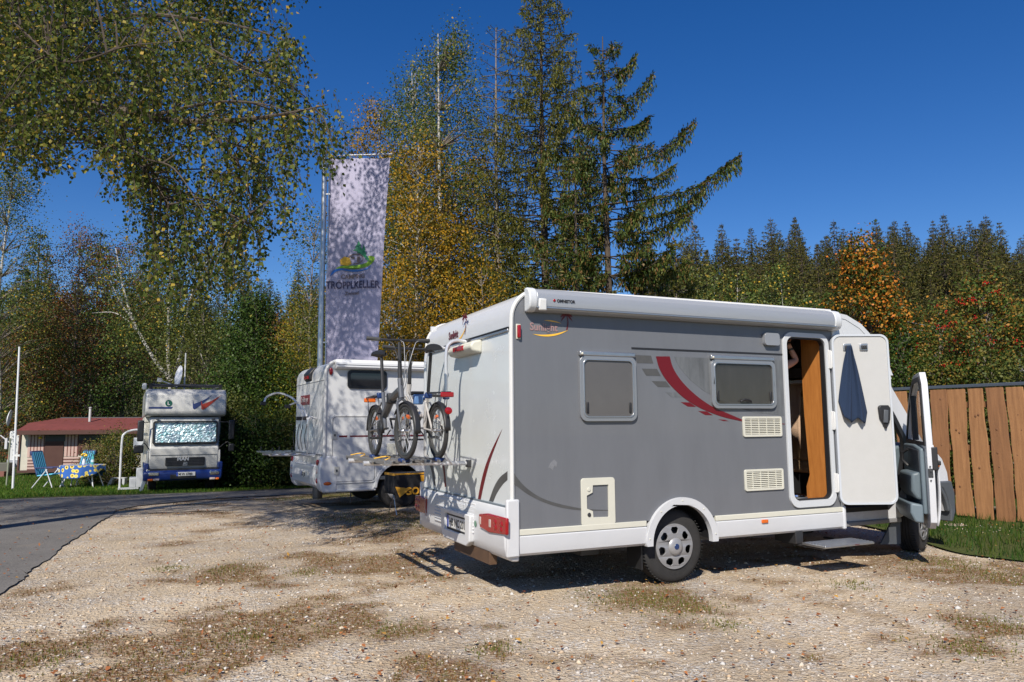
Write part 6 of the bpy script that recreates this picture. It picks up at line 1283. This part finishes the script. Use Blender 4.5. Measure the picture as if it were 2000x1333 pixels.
ring = [(325+50*cos(R_(a)), 682+32*sin(R_(a))) for a in range(200, 480, 14)]; ring2 = [(325+44*cos(R_(a)), 683+26*sin(R_(a))) for a in range(466, 199, -14)]
bpoly('caravan_print', ring+ring2, BR_, -.018); bpoly('caravan_window_print', [(294, 667), (318, 669), (317, 683), (300, 682)], BR_, -.018); bpoly('caravan_door_print', [(334, 668), (353, 671), (350, 702), (333, 704)], BR_, -.018)
def btext(s, x0, y0, x1, hpx, m_):
    o = text('banner_lettering', s, 1.0, m_, bn, Matrix.Identity(4), bold=.02, depth=.0)
    wd_ = max(v.co.x for v in o.data.vertices)
    for v in o.data.vertices:
        px, py = Z7(x0+(x1-x0)*v.co.x/wd_, y0-v.co.y*hpx*1.4); v.co = onban([(px, py)], -.022)[0]
    return o
btext('CAMPING', 236, 802, 384, 26, BR_); btext('TRÖPPLKELLER', 147, 862, 474, 44, TXT); btext('Zwiesel', 260, 900, 350, 20, BR_)

# ============================================================ truck camper
TY_ = 21.0; tc_ = AT(362, 800, TY_); tz = gz(tc_.x, TY_); TA = R_(27)
tk = thing('truck_camper', 'white and blue truck camper with a silver reflective screen cover facing the camera', 'truck camper', (tc_.x, TY_, tz), TA)
eT = Vector((cos(TA), sin(TA), 0)); nT = Vector((-sin(TA), cos(TA), 0)); OT = Vector((tc_.x, TY_, 0))
def TF(px, py, d=0.0):      # point on the truck's front plane -> local x, z
    r_ = ray(px, py); t = ((OT-CC).dot(nT)+d)/r_.dot(nT); P = CC+r_*t; return ((P-OT).dot(eT), P.z-tz)
Z5 = lambda x, y, d=0.0: TF(260+x/5.1286, 720+y/5.1286, d)
TW = mat('truck_white', (.52, .52, .50), .3, var=.08, vscale=2, coat=.3); TB_ = mat('truck_blue', (.008, .025, .14), .3, coat=.5)
a0 = Z5(118, 480); a1 = Z5(942, 205); ax0, ax1, az0, az1 = a0[0], a1[0], a0[1], a1[1]
ob('alcove', MB().prism([(.0, az0+.10), (.07, az0+.02), (.3, az0), (1.4, az0), (5.8, az0), (5.8, az1), (.9, az1), (.25, az1-.02), (.05, az1-.15), (-.0, az1-.35)], lambda p, q, a: (a, p, q), ax0, ax1), TW, tk, bevel=.06, seg=4)
c0, c1 = Z5(150, 985), Z5(870, 490)
bx0, bx1 = ax0+.04, ax1-.06; ob('living_box', MB().box(bx0-.02, bx1+.05, 1.35, 5.8, .55, az0+.01), mat('truck_cream', (.62, .60, .53), .4, var=.1), tk, bevel=.02)
ob('cab_body', MB().prism([(.08, .62), (.02, .75), (.0, 1.2), (.06, 1.28), (.16, az0-.02), (1.35, az0-.02), (1.35, .62)], lambda p, q, a: (a, p, q), c0[0], c1[0]), TW, tk, bevel=.04, seg=3)
s0, s1 = Z5(190, 765), Z5(855, 525)
fr_ = ob('screen_frame', MB().plate(rrect(s0[0], s0[1], s1[0], s1[1], .07, 5), (rrect(s0[0]+.05, s0[1]+.06, s1[0]-.05, s1[1]-.04, .05, 5),), lambda a, b, t: (a, -.005+t+.10*(b-s0[1])*.6, b), .03), BLACK, tk, bevel=.004)
def foilmat():
    m_ = bpy.data.materials.new('crinkled_silver_foil'); m_.use_nodes = True; n = m_.node_tree; L = n.links; b = n.nodes['Principled BSDF']; b.inputs['Metallic'].default_value = .6; b.inputs['Roughness'].default_value = .5
    tc = n.nodes.new('ShaderNodeTexCoord'); v = n.nodes.new('ShaderNodeTexVoronoi'); v.inputs['Scale'].default_value = 16; L.new(tc.outputs['Object'], v.inputs['Vector'])
    cr = n.nodes.new('ShaderNodeValToRGB'); cr.color_ramp.elements[0].color = (.22, .45, .50, 1); cr.color_ramp.elements[1].color = (.85, .95, .98, 1)
    sp = n.nodes.new('ShaderNodeSeparateColor'); L.new(v.outputs['Color'], sp.inputs[0]); L.new(sp.outputs[0], cr.inputs[0]); L.new(cr.outputs[0], b.inputs['Base Color']); return m_
fm_ = MB(); nx_, nz_ = 46, 22; rq = random.Random(3)
jit = [[(rq.uniform(-.012, .012), rq.uniform(-.016, .016), rq.uniform(-.012, .012)) for _ in range(nz_+1)] for _ in range(nx_+1)]
fm_.grid(lambda a, b: (s0[0]+.04+(s1[0]-s0[0]-.08)*a+jit[round(a*nx_)][round(b*nz_)][0], .045+.06*((s1[1]-s0[1])*b)+jit[round(a*nx_)][round(b*nz_)][1], s0[1]+.05+(s1[1]-s0[1]-.09)*b+jit[round(a*nx_)][round(b*nz_)][2]), nx_, nz_)
ob('reflective_screen_cover', fm_, foilmat(), tk, norm=False, smooth=0)
for x in (-.30, .10, .42): ob('wiper', MB().tube([(x, -.02, s0[1]+.01), (x+.36, -.02, s0[1]+.045)], .010, 5), BLACK, tk)
g0, g1 = Z5(320, 980), Z5(718, 885)
gr = ob('grille', MB().plate(rrect(g0[0], g0[1], g1[0], g1[1], .02, 3), (), lambda a, b, t: (a, -.018+t, b), .02), BLACK, tk, bevel=.006)
for k in range(5): z = g0[1]+.03+(g1[1]-g0[1]-.06)*k/4; ob('slat', MB().box(g0[0]+.03, g1[0]-.03, -.032, -.015, z, z+.014), STEELDK, gr)
p = Z5(440, 922); text('lettering', 'MAN', .135, mat('letter_silver', (.6, .6, .62), .3, metal=.6), gr, frame_m((p[0], -.036, p[1]), (1, 0, 0), (0, 0, 1)), wscale=1.0, bold=.006, depth=.004)
p = Z5(518, 955); ob('emblem', MB().plate([(p[0]-.06, p[1]-.05), (p[0]+.06, p[1]-.04), (p[0]+.055, p[1]+.05), (p[0]-.03, p[1]+.05)], ([(p[0]-.045, p[1]-.038), (p[0]+.045, p[1]-.03), (p[0]+.04, p[1]+.035), (p[0]-.02, p[1]+.035)],), lambda a, b, t: (a, -.036+t, b), .006), ALU, gr)
ob('emblem_animal', MB().plate([(p[0]-.035, p[1]-.025), (p[0]-.015, p[1]-.01), (p[0]+.015, p[1]-.025), (p[0]+.025, p[1]+.02), (p[0]+.0, p[1]+.01), (p[0]-.02, p[1]+.015)], (), lambda a, b, t: (a, -.036+t, b), .006), ALU, gr)
b0, b1 = Z5(125, 1130), Z5(890, 1005)
bm_ = ob('front_bumper', MB().prism([(-.08, b0[1]), (-.12, b0[1]+.1), (-.12, b1[1]-.05), (-.06, b1[1]), (.5, b1[1]), (.5, b0[1])], lambda p, q, a: (a, p, q), ax0+.02, ax1-.07), TB_, tk, bevel=.04, seg=3)
ob('bumper_opening', MB().box(-.32, .34, -.125, -.1, b0[1]+.04, b0[1]+.16), BLACK, bm_, bevel=.01); ob('bumper_gap', MB().box(c0[0], c1[0], -.03, .1, b1[1]-.005, b1[1]+.05), BLACK, bm_)
for (x, z, w_, h_, mm) in ((205, 1056, .26, .10, CHROME), (170, 1116, .13, .06, ORANGE), (230, 1113, .15, .06, CLRLENS), (790, 1042, .15, .10, CHROME), (835, 1040, .12, .10, CHROME), (790, 1100, .15, .06, CLRLENS), (838, 1100, .09, .06, ORANGE)):
    p = Z5(x, z); ob('head_lamp' if mm is CHROME else 'lamp', MB().box(p[0]-w_/2, p[0]+w_/2, -.145, -.11, p[1]-h_/2, p[1]+h_/2), mm, bm_, bevel=.02, seg=3)
p = Z5(525, 1054); pl = ob('licence_plate', MB().box(p[0]-.24, p[0]+.24, -.14, -.125, p[1]-.055, p[1]+.055), PLW, bm_, bevel=.003); ob('plate_band', MB().box(p[0]-.24, p[0]-.20, -.142, -.139, p[1]-.053, p[1]+.053), mat('euro_blue3', (.01, .05, .35), .4), pl)
text('plate_lettering', 'M W 6789', .095, BLACK, pl, frame_m((p[0]-.19, -.1425, p[1]-.035), (1, 0, 0), (0, 0, 1)), wscale=.86, bold=.002)
ob('cab_line', MB().box(c0[0]+.05, c1[0]-.05, -.005, .002, 1.02, 1.03), DGREY, tk)
for s_, x in ((-1, c0[0]), (1, c1[0])): ob('blue_fender', MB().box(min(x-.02*s_, x+s_*.12), max(x-.02*s_, x+s_*.12), .0, 1.3, .42, .82), TB_, tk, bevel=.03); ob('corner_post', MB().box(min(x, x+.05*s_), max(x, x+.05*s_), .01, .4, .64, 1.15), TW, tk, bevel=.02)
for s_, x in ((-1, bx0+.14), (1, bx1-.14)): make_wheel(tk, (x, .95, .37), rz=pi/2, R=.39, side_=-1 if s_ > 0 else 1, emblem=False); make_wheel(tk, (x, 4.2, .37), rz=pi/2, R=.39, side_=-1 if s_ > 0 else 1, emblem=False)
ob('underbody', MB().box(bx0+.3, bx1-.3, .3, 5.6, .3, .6), BLACK, tk)
for q, zz in (((75, 620), .30), ((983, 612), .28)):
    p = Z5(*q, .0); mi = ob('mirror', MB().box(p[0]-.08, p[0]+.08, -.12, -.03, p[1]-zz, p[1]+.27), BLACK, tk, bevel=.03); ob('lower_mirror', MB().box(p[0]-.09+(.02 if p[0] > 0 else -.06), p[0]+.09, -.12, -.03, p[1]-.62, p[1]-.40), BLACK, mi, bevel=.03)
    xe = c0[0] if p[0] < 0 else c1[0]; ob('mirror_arm', MB().tube(spl([(xe, .0, s1[1]-.03), (p[0], -.08, s1[1]-.04), (p[0], -.08, p[1]+.2)], 4), .013, 6).tube(spl([(xe, .0, s0[1]-.12), (p[0]+(.1 if p[0] < 0 else -.1), -.05, s0[1]+.05), (p[0], -.07, p[1]-.5)], 4), .013, 6), BLACK, mi)
# decor on the alcove
p = Z5(357, 348); dk = ob('round_sticker', MB().lathe([(0, -.012), (.09, -.010)], 28, c=(p[0], 0, p[1])), mat('sticker_dkgreen', (.01, .09, .06), .4), tk); text('lettering', 'L', .13, PLW, dk, frame_m((p[0]-.035, -.014, p[1]-.045), (1, 0, 0), (0, 0, 1)), bold=.004)
q0, q1 = Z5(155, 403), Z5(398, 386); ob('blue_band', MB().plate([(q0[0], q0[1]), (q1[0]-.03, q0[1]), (q1[0], q1[1]), (q0[0], q1[1])], (), lambda a, b, t: (a, -.006+t, b), .004), TB_, tk, smooth=0)
def tick(dx, m_):
    return ob('swoosh_mark', MB().plate([Z5(x+dx[0], y+dx[1]) for x, y in ((596, 310), (608, 355), (700, 320), (800, 262), (720, 335), (640, 395), (615, 410), (598, 400))], (), lambda a, b, t: (a, -.008+t-(.003 if dx[0] else 0), b), .003), m_, tk, smooth=0)
tick((0, 0), TB_); tick((85, 5), mat('swoosh_red', (.50, .06, .03), .4))
ob('vent_slot', MB().box(Z5(232, 500)[0], Z5(265, 500)[0], .10, .12, az0-.10, az0-.06), DGREY, tk); ob('vent_slot', MB().box(Z5(790, 500)[0], Z5(825, 500)[0], .10, .12, az0-.10, az0-.06), DGREY, tk)
rr_ = bpy.data.objects.new('roof_rack', None); COL.objects.link(rr_); rr_.parent = tk
ob('cross_bar', MB().tube([(ax0+.10, .35, az1+.10), (ax1-.16, .35, az1+.10)], .03, 8), STEELDK, rr_); ob('cross_bar', MB().tube([(ax0+.14, 1.6, az1+.13), (ax1-.12, 1.6, az1+.13)], .03, 8), STEELDK, rr_)
for x in (ax0+.12, ax1-.15): ob('side_bar', MB().tube([(x, .35, az1+.10), (x, 4.8, az1+.13)], .025, 8), STEELDK, rr_); ob('support', MB().box(x-.04, x+.04, .3, .4, az1-.01, az1+.14), BLACK, rr_)
ob('roof_lamp', MB().box(ax0-.10, ax0+.02, .25, .5, az1-.04, az1+.14), WHITE2, tk, bevel=.04, seg=3)
dsh = bpy.data.objects.new('satellite_dish', None); COL.objects.link(dsh); dsh.parent = tk; p = TF(347, 735, 1.4); dsh.location = (p[0], 1.4, p[1]); dsh.rotation_euler = (R_(-8), R_(10), R_(-78)); dsh.scale = (.9,)*3
ob('reflector', MB().lathe([(0, -.05), (.10, -.045), (.22, -.02), (.32, .015), (.36, .03)], 32), mat('dish_white', (.75, .75, .76), .35), dsh, solid=.01); ob('feed_arm', MB().tube([(0, 0, -.34), (0, -.50, -.22)], .02, 6).box(-.05, .05, -.58, -.46, -.28, -.16), mat('feed_grey', (.5, .5, .5), .4), dsh); ob('dish_foot', MB().tube([(0, .02, -.1), (0, .06, -.50)], .03, 8), STEELDK, dsh)
p = TF(363, 690, 1.8); ob('mast', MB().tube([(p[0], 1.8, az1), (p[0], 1.8, p[1])], .022, 8), WHITE2, tk)
# hatch box, steps and handrail on the left side of the truck
st_ = bpy.data.objects.new('side_steps', None); COL.objects.link(st_); st_.parent = tk
GP_ = mat('steps_grey', (.42, .44, .47), .5)
for k in range(2): ob('step', MB().box(bx0-.17-.17*k, bx0-.0-.17*k, 1.2, 1.9, .10, .62-.26*k), GP_, st_, bevel=.01)
ob('handrail', MB().tube(spl([(bx0-.58, 1.25, .05), (bx0-.58, 1.25, 1.35), (bx0-.52, 1.25, 1.62), (bx0-.3, 1.25, 1.72), (bx0-.02, 1.25, 1.72)], 6), .028, 8), mat('rail_white', (.6, .61, .63), .35), st_); ob('rail_foot', MB().box(bx0-.62, bx0-.1, 1.2, 1.3, .05, .10), GP_, st_)
ob('meter_box', MB().box(bx0-.28, bx0-.03, 1.2, 1.35, 1.20, 1.50), mat('box_white', (.55, .58, .62), .5), tk, bevel=.01); ob('support_leg', MB().obox((bx0+.02, .0, .33), (.09, .06, .66), Matrix.Rotation(R_(16), 3, 'Y')), ALU, tk, bevel=.01)

# ============================================================ tent annex with red roof
SY = 30.5; p0 = AT(36, 925, SY); p1 = AT(300, 925, SY+1.2); sz = gz(p0.x, SY)
sa = atan2(p1.y-p0.y, p1.x-p0.x); sh_ = thing('tent_annex', 'striped tent annex with a flat dark red roof standing on the lawn', 'tent', (p0.x, SY, sz), sa)
eS = Vector((cos(sa), sin(sa), 0)); nS = Vector((-sin(sa), cos(sa), 0)); OS = Vector((p0.x, SY, 0))
def SF(px, py, d=0.0): r_ = ray(px, py); t = ((OS-CC).dot(nS)+d)/r_.dot(nS); P = CC+r_*t; return ((P-OS).dot(eS), P.z-sz)
Z6 = lambda x, y, d=0.0: SF(x/6.0586, 780+y/6.0586, d)
LEN = SF(300, 900)[0]+1.5; eave = Z6(800, 378)[1]; bz = Z6(300, 872)[1]
CRM = mat('awning_cream', (.55, .52, .44), .85, var=.12); BRN = mat('awning_brown', (.085, .040, .032), .85, var=.15, vscale=2); MRN = mat('awning_maroon', (.16, .06, .05), .85); PNK = mat('awning_pink', (.48, .34, .30), .85)
ROOF = mat('roof_red_felt', (.16, .038, .034), .75, var=.25, vscale=4)
rf0, rf1 = Z6(205, 370, -.35), Z6(250, 262, .6)
top_z = Z6(900, 228, 1.6)[1]
ob('roof_slope', MB().add([(rf0[0], -.40, eave+.02), (LEN, -.40, eave+.02), (LEN, 1.7, top_z), (rf0[0]+.9, 1.7, top_z), (rf0[0]+.1, .5, eave+.32)], [(0, 1, 2, 3, 4)]).add([(rf0[0], -.40, eave+.02), (rf0[0]+.1, .5, eave+.32), (rf0[0]+.9, 1.7, top_z), (rf0[0]+.2, 2.6, eave+.02)], [(0, 1, 2, 3)]), ROOF, sh_, solid=.05, smooth=0)
ob('roof_edge', MB().box(rf0[0]-.03, LEN, -.46, -.36, eave-.14, eave+.03), BRN, sh_, bevel=.01); ob('ridge_strip', MB().box(rf0[0]+.9, LEN, 1.66, 1.74, top_z+.01, top_z+.05), DGREY, sh_)
n = 260; xs_ = rf0[0]+rng.random(n)*(LEN-rf0[0]-.3); t_ = rng.random(n)**1.4; V, F = kites(np.stack([xs_, -.40+2.05*t_, eave+.05+(top_z-eave)*t_+.0], -1), .06+.06*rng.random(n), .05+.04*rng.random(n), unit(n)*np.array([1, 1, .1]), np.tile([0., 0, 1], (n, 1)), .1)
l_ = npmesh('fallen_leaves', V, F, [leafmat('roof_leaf', [(0, (.35, .12, .03)), (1, (.65, .40, .08)), (.5, (.5, .22, .05))])], sh_); l_['kind'] = 'stuff'
back = MB().box(.0, LEN, .03, .07, bz, eave); ob('front_wall', back, CRM, sh_)
def panel(name, xa, xb, za, zb, m_, y0=-.004, y1=.03): return ob(name, MB().box(xa, xb, y0, y1, za, zb), m_, sh_)
X = lambda x: Z6(x, 600)[0]; Zz = lambda y: Z6(600, y)[1]
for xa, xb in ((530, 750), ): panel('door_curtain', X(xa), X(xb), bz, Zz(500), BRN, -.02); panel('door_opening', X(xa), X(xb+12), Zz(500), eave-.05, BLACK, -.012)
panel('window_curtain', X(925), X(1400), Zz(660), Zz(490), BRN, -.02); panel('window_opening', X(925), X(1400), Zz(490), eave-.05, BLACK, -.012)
def stripes(xa, xb, za, zb, vert, n_):
    for i in range(n_):
        f = (i+.5)/n_; mm = MRN if i % 2 else PNK; w_ = .018 if i % 2 else .05
        if vert: x = xa+(xb-xa)*f; panel('stripe', x-w_, x+w_, za, zb, mm, .012 if not i % 2 else .008)
        else: z = za+(zb-za)*f; panel('stripe', xa, xb, z-w_*.7, z+w_*.7, mm, .012 if not i % 2 else .008)
stripes(X(330), X(525), Zz(685), eave-.05, True, 10); stripes(X(765), X(925), Zz(680), eave-.05, True, 8); stripes(X(330), X(525), bz+.03, Zz(700), False, 9); stripes(X(745), X(925), bz+.03, Zz(690), False, 9); stripes(X(925), X(1400), bz+.03, Zz(690), False, 9); stripes(X(1400), X(1650), Zz(680), eave-.05, True, 10)
ob('wall_post', MB().box(-.06, .0, -.03, .5, bz, eave), BRN, sh_); ob('side_wall', MB().box(-.03, .0, .07, 2.4, bz, eave), CRM, sh_); ob('base_strip', MB().box(0, LEN, -.03, -.005, bz, bz+.10), BRN, sh_)
ob('curtain_cord', MB().tube([(X(950), -.03, Zz(640)), (X(975), -.03, Zz(490))], .015, 5), RED, sh_)
p = Z6(1070, 105, .9); q = Z6(1070, 225, .9); pp = ob('stove_pipe', MB().tube([(p[0], .9, q[1]-.15), (p[0], .9, p[1])], .05, 10), mat('pipe_grey', (.5, .5, .5), .4), sh_); ob('pipe_cap', MB().lathe([(.0, .03), (.07, .0), (.07, -.03)], 12, axis='z', c=(p[0], .9, p[1]+.02)), mat('pipe_cap', (.4, .4, .4), .4), pp)
# hanging yellow lamp, low caravan behind left
p = Z6(475, 462, -.15); ln = ob('hanging_lamp', MB().lathe([(0, .06), (.05, .05), (.075, .0), (.03, -.03), (0, -.03)], 14, axis='z'), mat('lamp_yellow', (.80, .55, .02), .4), None, loc=OS+eS*p[0]-nS*.15+Vector((0, 0, p[1]+sz))); tag(ln, 'small yellow lamp hanging on the striped wall left of the brown curtain', 'lamp')
cv = thing('caravan', 'end of a white caravan showing behind the left corner of the tent annex', 'caravan', OS+eS*-.75+nS*.9+Vector((0, 0, sz)), sa)
ob('caravan_wall', MB().box(0, .62, 0, 4, .35, eave+.02), WHITE, cv, bevel=.06, seg=3); ob('lower_band', MB().box(-.02, .60, -.02, 3.9, .35, .66), SILVER, cv, bevel=.01); ob('tail_lamp', MB().box(-.05, -.005, .1, .3, .62, .85), REDLENS, cv, bevel=.01); ob('front_box', MB().box(-.45, .3, -.6, -.05, .0, .55), mat('box_olive', (.10, .10, .08), .6), cv, bevel=.02); ob('brick_block', MB().box(-.12, .25, -.95, -.65, .0, .22), mat('block_brown', (.2, .08, .06), .7), cv)

# ============================================================ camp furniture
BLUEC = mat('cushion_blue', (.02, .10, .22), .85, var=.1); BLUEL = mat('cushion_light_blue', (.10, .42, .60), .85); NAVY = mat('arm_navy', (.03, .04, .12), .5); LEGW = mat('leg_white', (.62, .63, .66), .35)
def chair(label, px, py, Y, rz, group):
    b = AT(px, py, Y); t = thing('camping_chair', label, 'camping chair', (b.x, Y, gz(b.x, Y)+.03), rz, group)     # faces local +x
    for s_ in (-1, 1):
        ob('leg', MB().tube([(-.34, s_*.27, .0), (.14, s_*.27, .60)], .016, 7), LEGW, t); ob('leg', MB().tube([(.36, s_*.27, .0), (.10, s_*.27, .62)], .016, 7), LEGW, t)
        ob('armrest', MB().box(-.24, .34, s_*.27-.03, s_*.27+.03, .62, .655), NAVY, t, bevel=.012); ob('back_tube', MB().tube([(-.20, s_*.24, .40), (-.44, s_*.24, 1.12)], .014, 7), NAVY, t)
    ob('seat', MB().obox((.04, 0, .42), (.52, .48, .05), Matrix.Rotation(R_(-6), 3, 'Y')), BLUEL, t, bevel=.02); bk = Matrix.Rotation(R_(-18), 3, 'Y')
    k = ob('backrest', MB().obox((-.31, 0, .78), (.06, .50, .72), bk), BLUEC, t, bevel=.025, seg=3)
    for i in range(6): ob('stripe', MB().obox(Vector((-.31, -.20+.08*i, .78))+bk @ Vector((.032, 0, 0)), (.004, .03, .70), bk), BLUEL, k)
    ob('head_cushion', MB().obox((-.43, 0, 1.09), (.08, .52, .14), bk), NAVY, k, bevel=.03, seg=3); return t
chair('blue camping chair seen from the side, standing at the left of the flowered table', 93, 948, 23.6, R_(-4), 'camping chairs at the table')
chair('blue striped camping chair facing the camera behind the flowered table', 152, 940, 24.8, R_(-105), 'camping chairs at the table')
Y = 24.0; b = AT(160, 945, Y); TZ = .70; tb = thing('camping_table', 'camping table with white folding legs under the flowered cloth', 'table', (b.x, Y, gz(b.x, Y)+.03))
ob('table_top', MB().lathe([(0, TZ-.02), (.62, TZ-.02), (.63, TZ), (0, TZ)], 32, axis='z'), LEGW, tb)
for s_ in (-1, 1):
    for x in (-.42, .42): ob('leg', MB().tube([(x*.8, s_*.15, TZ-.02), (x*1.25, s_*.30, 0)], .018, 7), LEGW, tb)
def cloth(a, b_):
    th = 2*pi*a; r0 = .65; 
    if b_ < .3: r_ = r0*b_/.3; return (r_*cos(th), r_*sin(th), TZ+.008)
    q = (b_-.3)/.7; dl = .10+.30*abs(sin(th))**.7; return ((r0+.02*sin(th*9)*q)*cos(th), (r0+.02*sin(th*9)*q)*sin(th), TZ+.008-dl*q)
def clothmat():
    m_ = bpy.data.materials.new('sunflower_cloth'); m_.use_nodes = True; n = m_.node_tree; L = n.links; b = n.nodes['Principled BSDF']; b.inputs['Roughness'].default_value = .85
    tc = n.nodes.new('ShaderNodeTexCoord'); v = n.nodes.new('ShaderNodeTexVoronoi'); v.inputs['Scale'].default_value = 6.2; v.inputs['Randomness'].default_value = .55; L.new(tc.outputs['Object'], v.inputs['Vector'])
    cr = n.nodes.new('ShaderNodeValToRGB'); e = cr.color_ramp.elements; e[0].position = 0; e[0].color = (.12, .06, .01, 1); e[1].position = .16; e[1].color = (.75, .55, .08, 1)
    for p, c in ((.30, (.80, .66, .18)), (.37, (.55, .50, .14)), (.40, (.03, .12, .42))): q = e.new(p); q.color = (*c, 1)
    cr.color_ramp.interpolation = 'CONSTANT'; L.new(v.outputs['Distance'], cr.inputs[0]); L.new(cr.outputs[0], b.inputs['Base Color']); return m_
cl = ob('tablecloth', MB().grid(cloth, 60, 16), clothmat(), None, norm=False, smooth=60, solid=.004, loc=(b.x, Y, gz(b.x, Y)+.03)); tag(cl, 'blue tablecloth printed with yellow sunflowers on the camping table', 'tablecloth')
bz_ = gz(b.x, Y)+.03+TZ+.010; p = AT(164, 900, Y)
vz = thing('flower_vase', 'white vase with yellow flowers on the sunflower tablecloth', 'vase', (p.x, Y, bz_)); ob('vase_body', MB().lathe([(.04, 0), (.05, .05), (.045, .12), (.03, .17), (.035, .19)], 20, axis='z'), mat('vase_white', (.65, .68, .72), .3), vz)
m = MB(); fl_ = MB()
for k in range(7): a = k*.9; e_ = (.07*cos(a), .05*sin(a), .28+.03*(k % 3)); m.tube([(0, 0, .15), e_], .004, 4); fl_.sphere(e_, (.035, .03, .025), 8, 6)
ob('stems', m, mat('stem_green', (.05, .12, .02), .6), vz); f_ = ob('blossoms', fl_, mat('blossom_yellow', (.75, .50, .02), .6), vz)
p = AT(181, 900, Y); bt = thing('water_bottle', 'clear turquoise water bottle at the right end of the table', 'bottle', (p.x, Y, bz_)); ob('bottle_body', MB().lathe([(.04, 0), (.042, .20), (.035, .24), (.015, .29), (.015, .31), (0, .31)], 20, axis='z'), mat('bottle_turquoise', (.10, .42, .42), .1, alpha=.75), bt); ob('label_band', MB().lathe([(.0435, .08), (.0435, .16)], 20, axis='z'), mat('label_white', (.5, .6, .65), .5), bt); ob('bottle_cap', MB().lathe([(0, .335), (.018, .33), (.018, .305)], 12, axis='z'), mat('cap_green', (.05, .35, .30), .4), bt)
b = GP(232, 950); st = thing('step_stool', 'small grey plastic step stool on the lawn left of the truck camper', 'step stool', (b.x, b.y, gz(b.x, b.y)+.03), R_(8)); ob('stool_top', MB().box(-.22, .22, -.14, .14, .22, .25), GP_, st, bevel=.01); ob('stool_side', MB().prism([(-.22, .22), (-.14, .22), (-.22, 0), (-.33, 0)], lambda p, q, a: (p, a, q), -.14, .14), GP_, st, bevel=.008); ob('stool_side', MB().box(.14, .22, -.14, .14, 0, .22), GP_, st, bevel=.008)
# poles and dish at the left
Y = 23; b = AT(27, 925, Y); tpp = AT(38, 678, Y); z0_ = gz(b.x, Y); w_ = thing('white_pole', 'slim white mast standing on the lawn at the left', 'pole', (b.x, Y, z0_)); ob('mast', MB().tube([(0, 0, 0), (tpp.x-b.x, 0, tpp.z-z0_)], [.035, .028], 10), mat('mast_white', (.66, .67, .70), .4), w_); ob('mast_bracket', MB().box(-.02, .16, -.03, .03, 1.02, 1.08), mat('mast_clip', (.6, .6, .6), .4), w_)
Y = 25; b = AT(14, 925, Y); z0_ = gz(b.x, Y); w_ = thing('satellite_stand', 'satellite dish on a thin post at the left edge beside the white mast', 'satellite dish', (b.x, Y, z0_)); ob('post', MB().tube([(0, 0, 0), (.03, 0, 1.6)], .025, 8), mat('post_grey', (.25, .27, .2), .6), w_)
p = AT(18, 817, Y); d_ = ob('reflector', MB().lathe([(0, -.05), (.10, -.045), (.22, -.015), (.28, .01)], 28), mat('dish_white2', (.7, .7, .72), .35), w_, solid=.01, rot=(R_(-8), R_(10), R_(-68)), loc=(p.x-b.x, 0, p.z-z0_)); ob('feed_arm', MB().tube([(.02, 0, 1.45), (-.28, -.05, 1.7)], .02, 6).box(-.12, -.04, -.05, .03, 1.25, 1.60), mat('feed_arm_grey', (.5, .5, .52), .4), w_)

# wires and a far caravan behind the fence
pw = thing('power_line', 'thin overhead wires crossing behind the rowan trees', 'power line', AT(1700, 620, 45))
for k in range(3):
    a_ = AT(1690, 610+k*12, 45); b_ = AT(2200, 690+k*9, 38); ob('wire', MB().tube([tuple(a_.lerp(b_, t)-pw.location-Vector((0, 0, 1.2*4*t*(1-t)*.25))) for t in np.linspace(0, 1, 12)], .012, 4), mat('wire_grey', (.25, .25, .27), .4) if k == 0 else bpy.data.materials['wire_grey'], pw)
b_ = AT(2020, 700, 15.5); cw = thing('caravan', 'corner of a white caravan just showing over the fence at the right edge', 'caravan', (b_.x, 15.5, gz(b_.x, 15.5)), R_(-20))
ob('caravan_wall', MB().box(-.22, 3, 0, 2, .3, 2.72), WHITE, cw, bevel=.12, seg=4); ob('caravan_window', MB().box(.4, 1.4, -.02, .0, 1.3, 1.9), TINT, cw, bevel=.01)
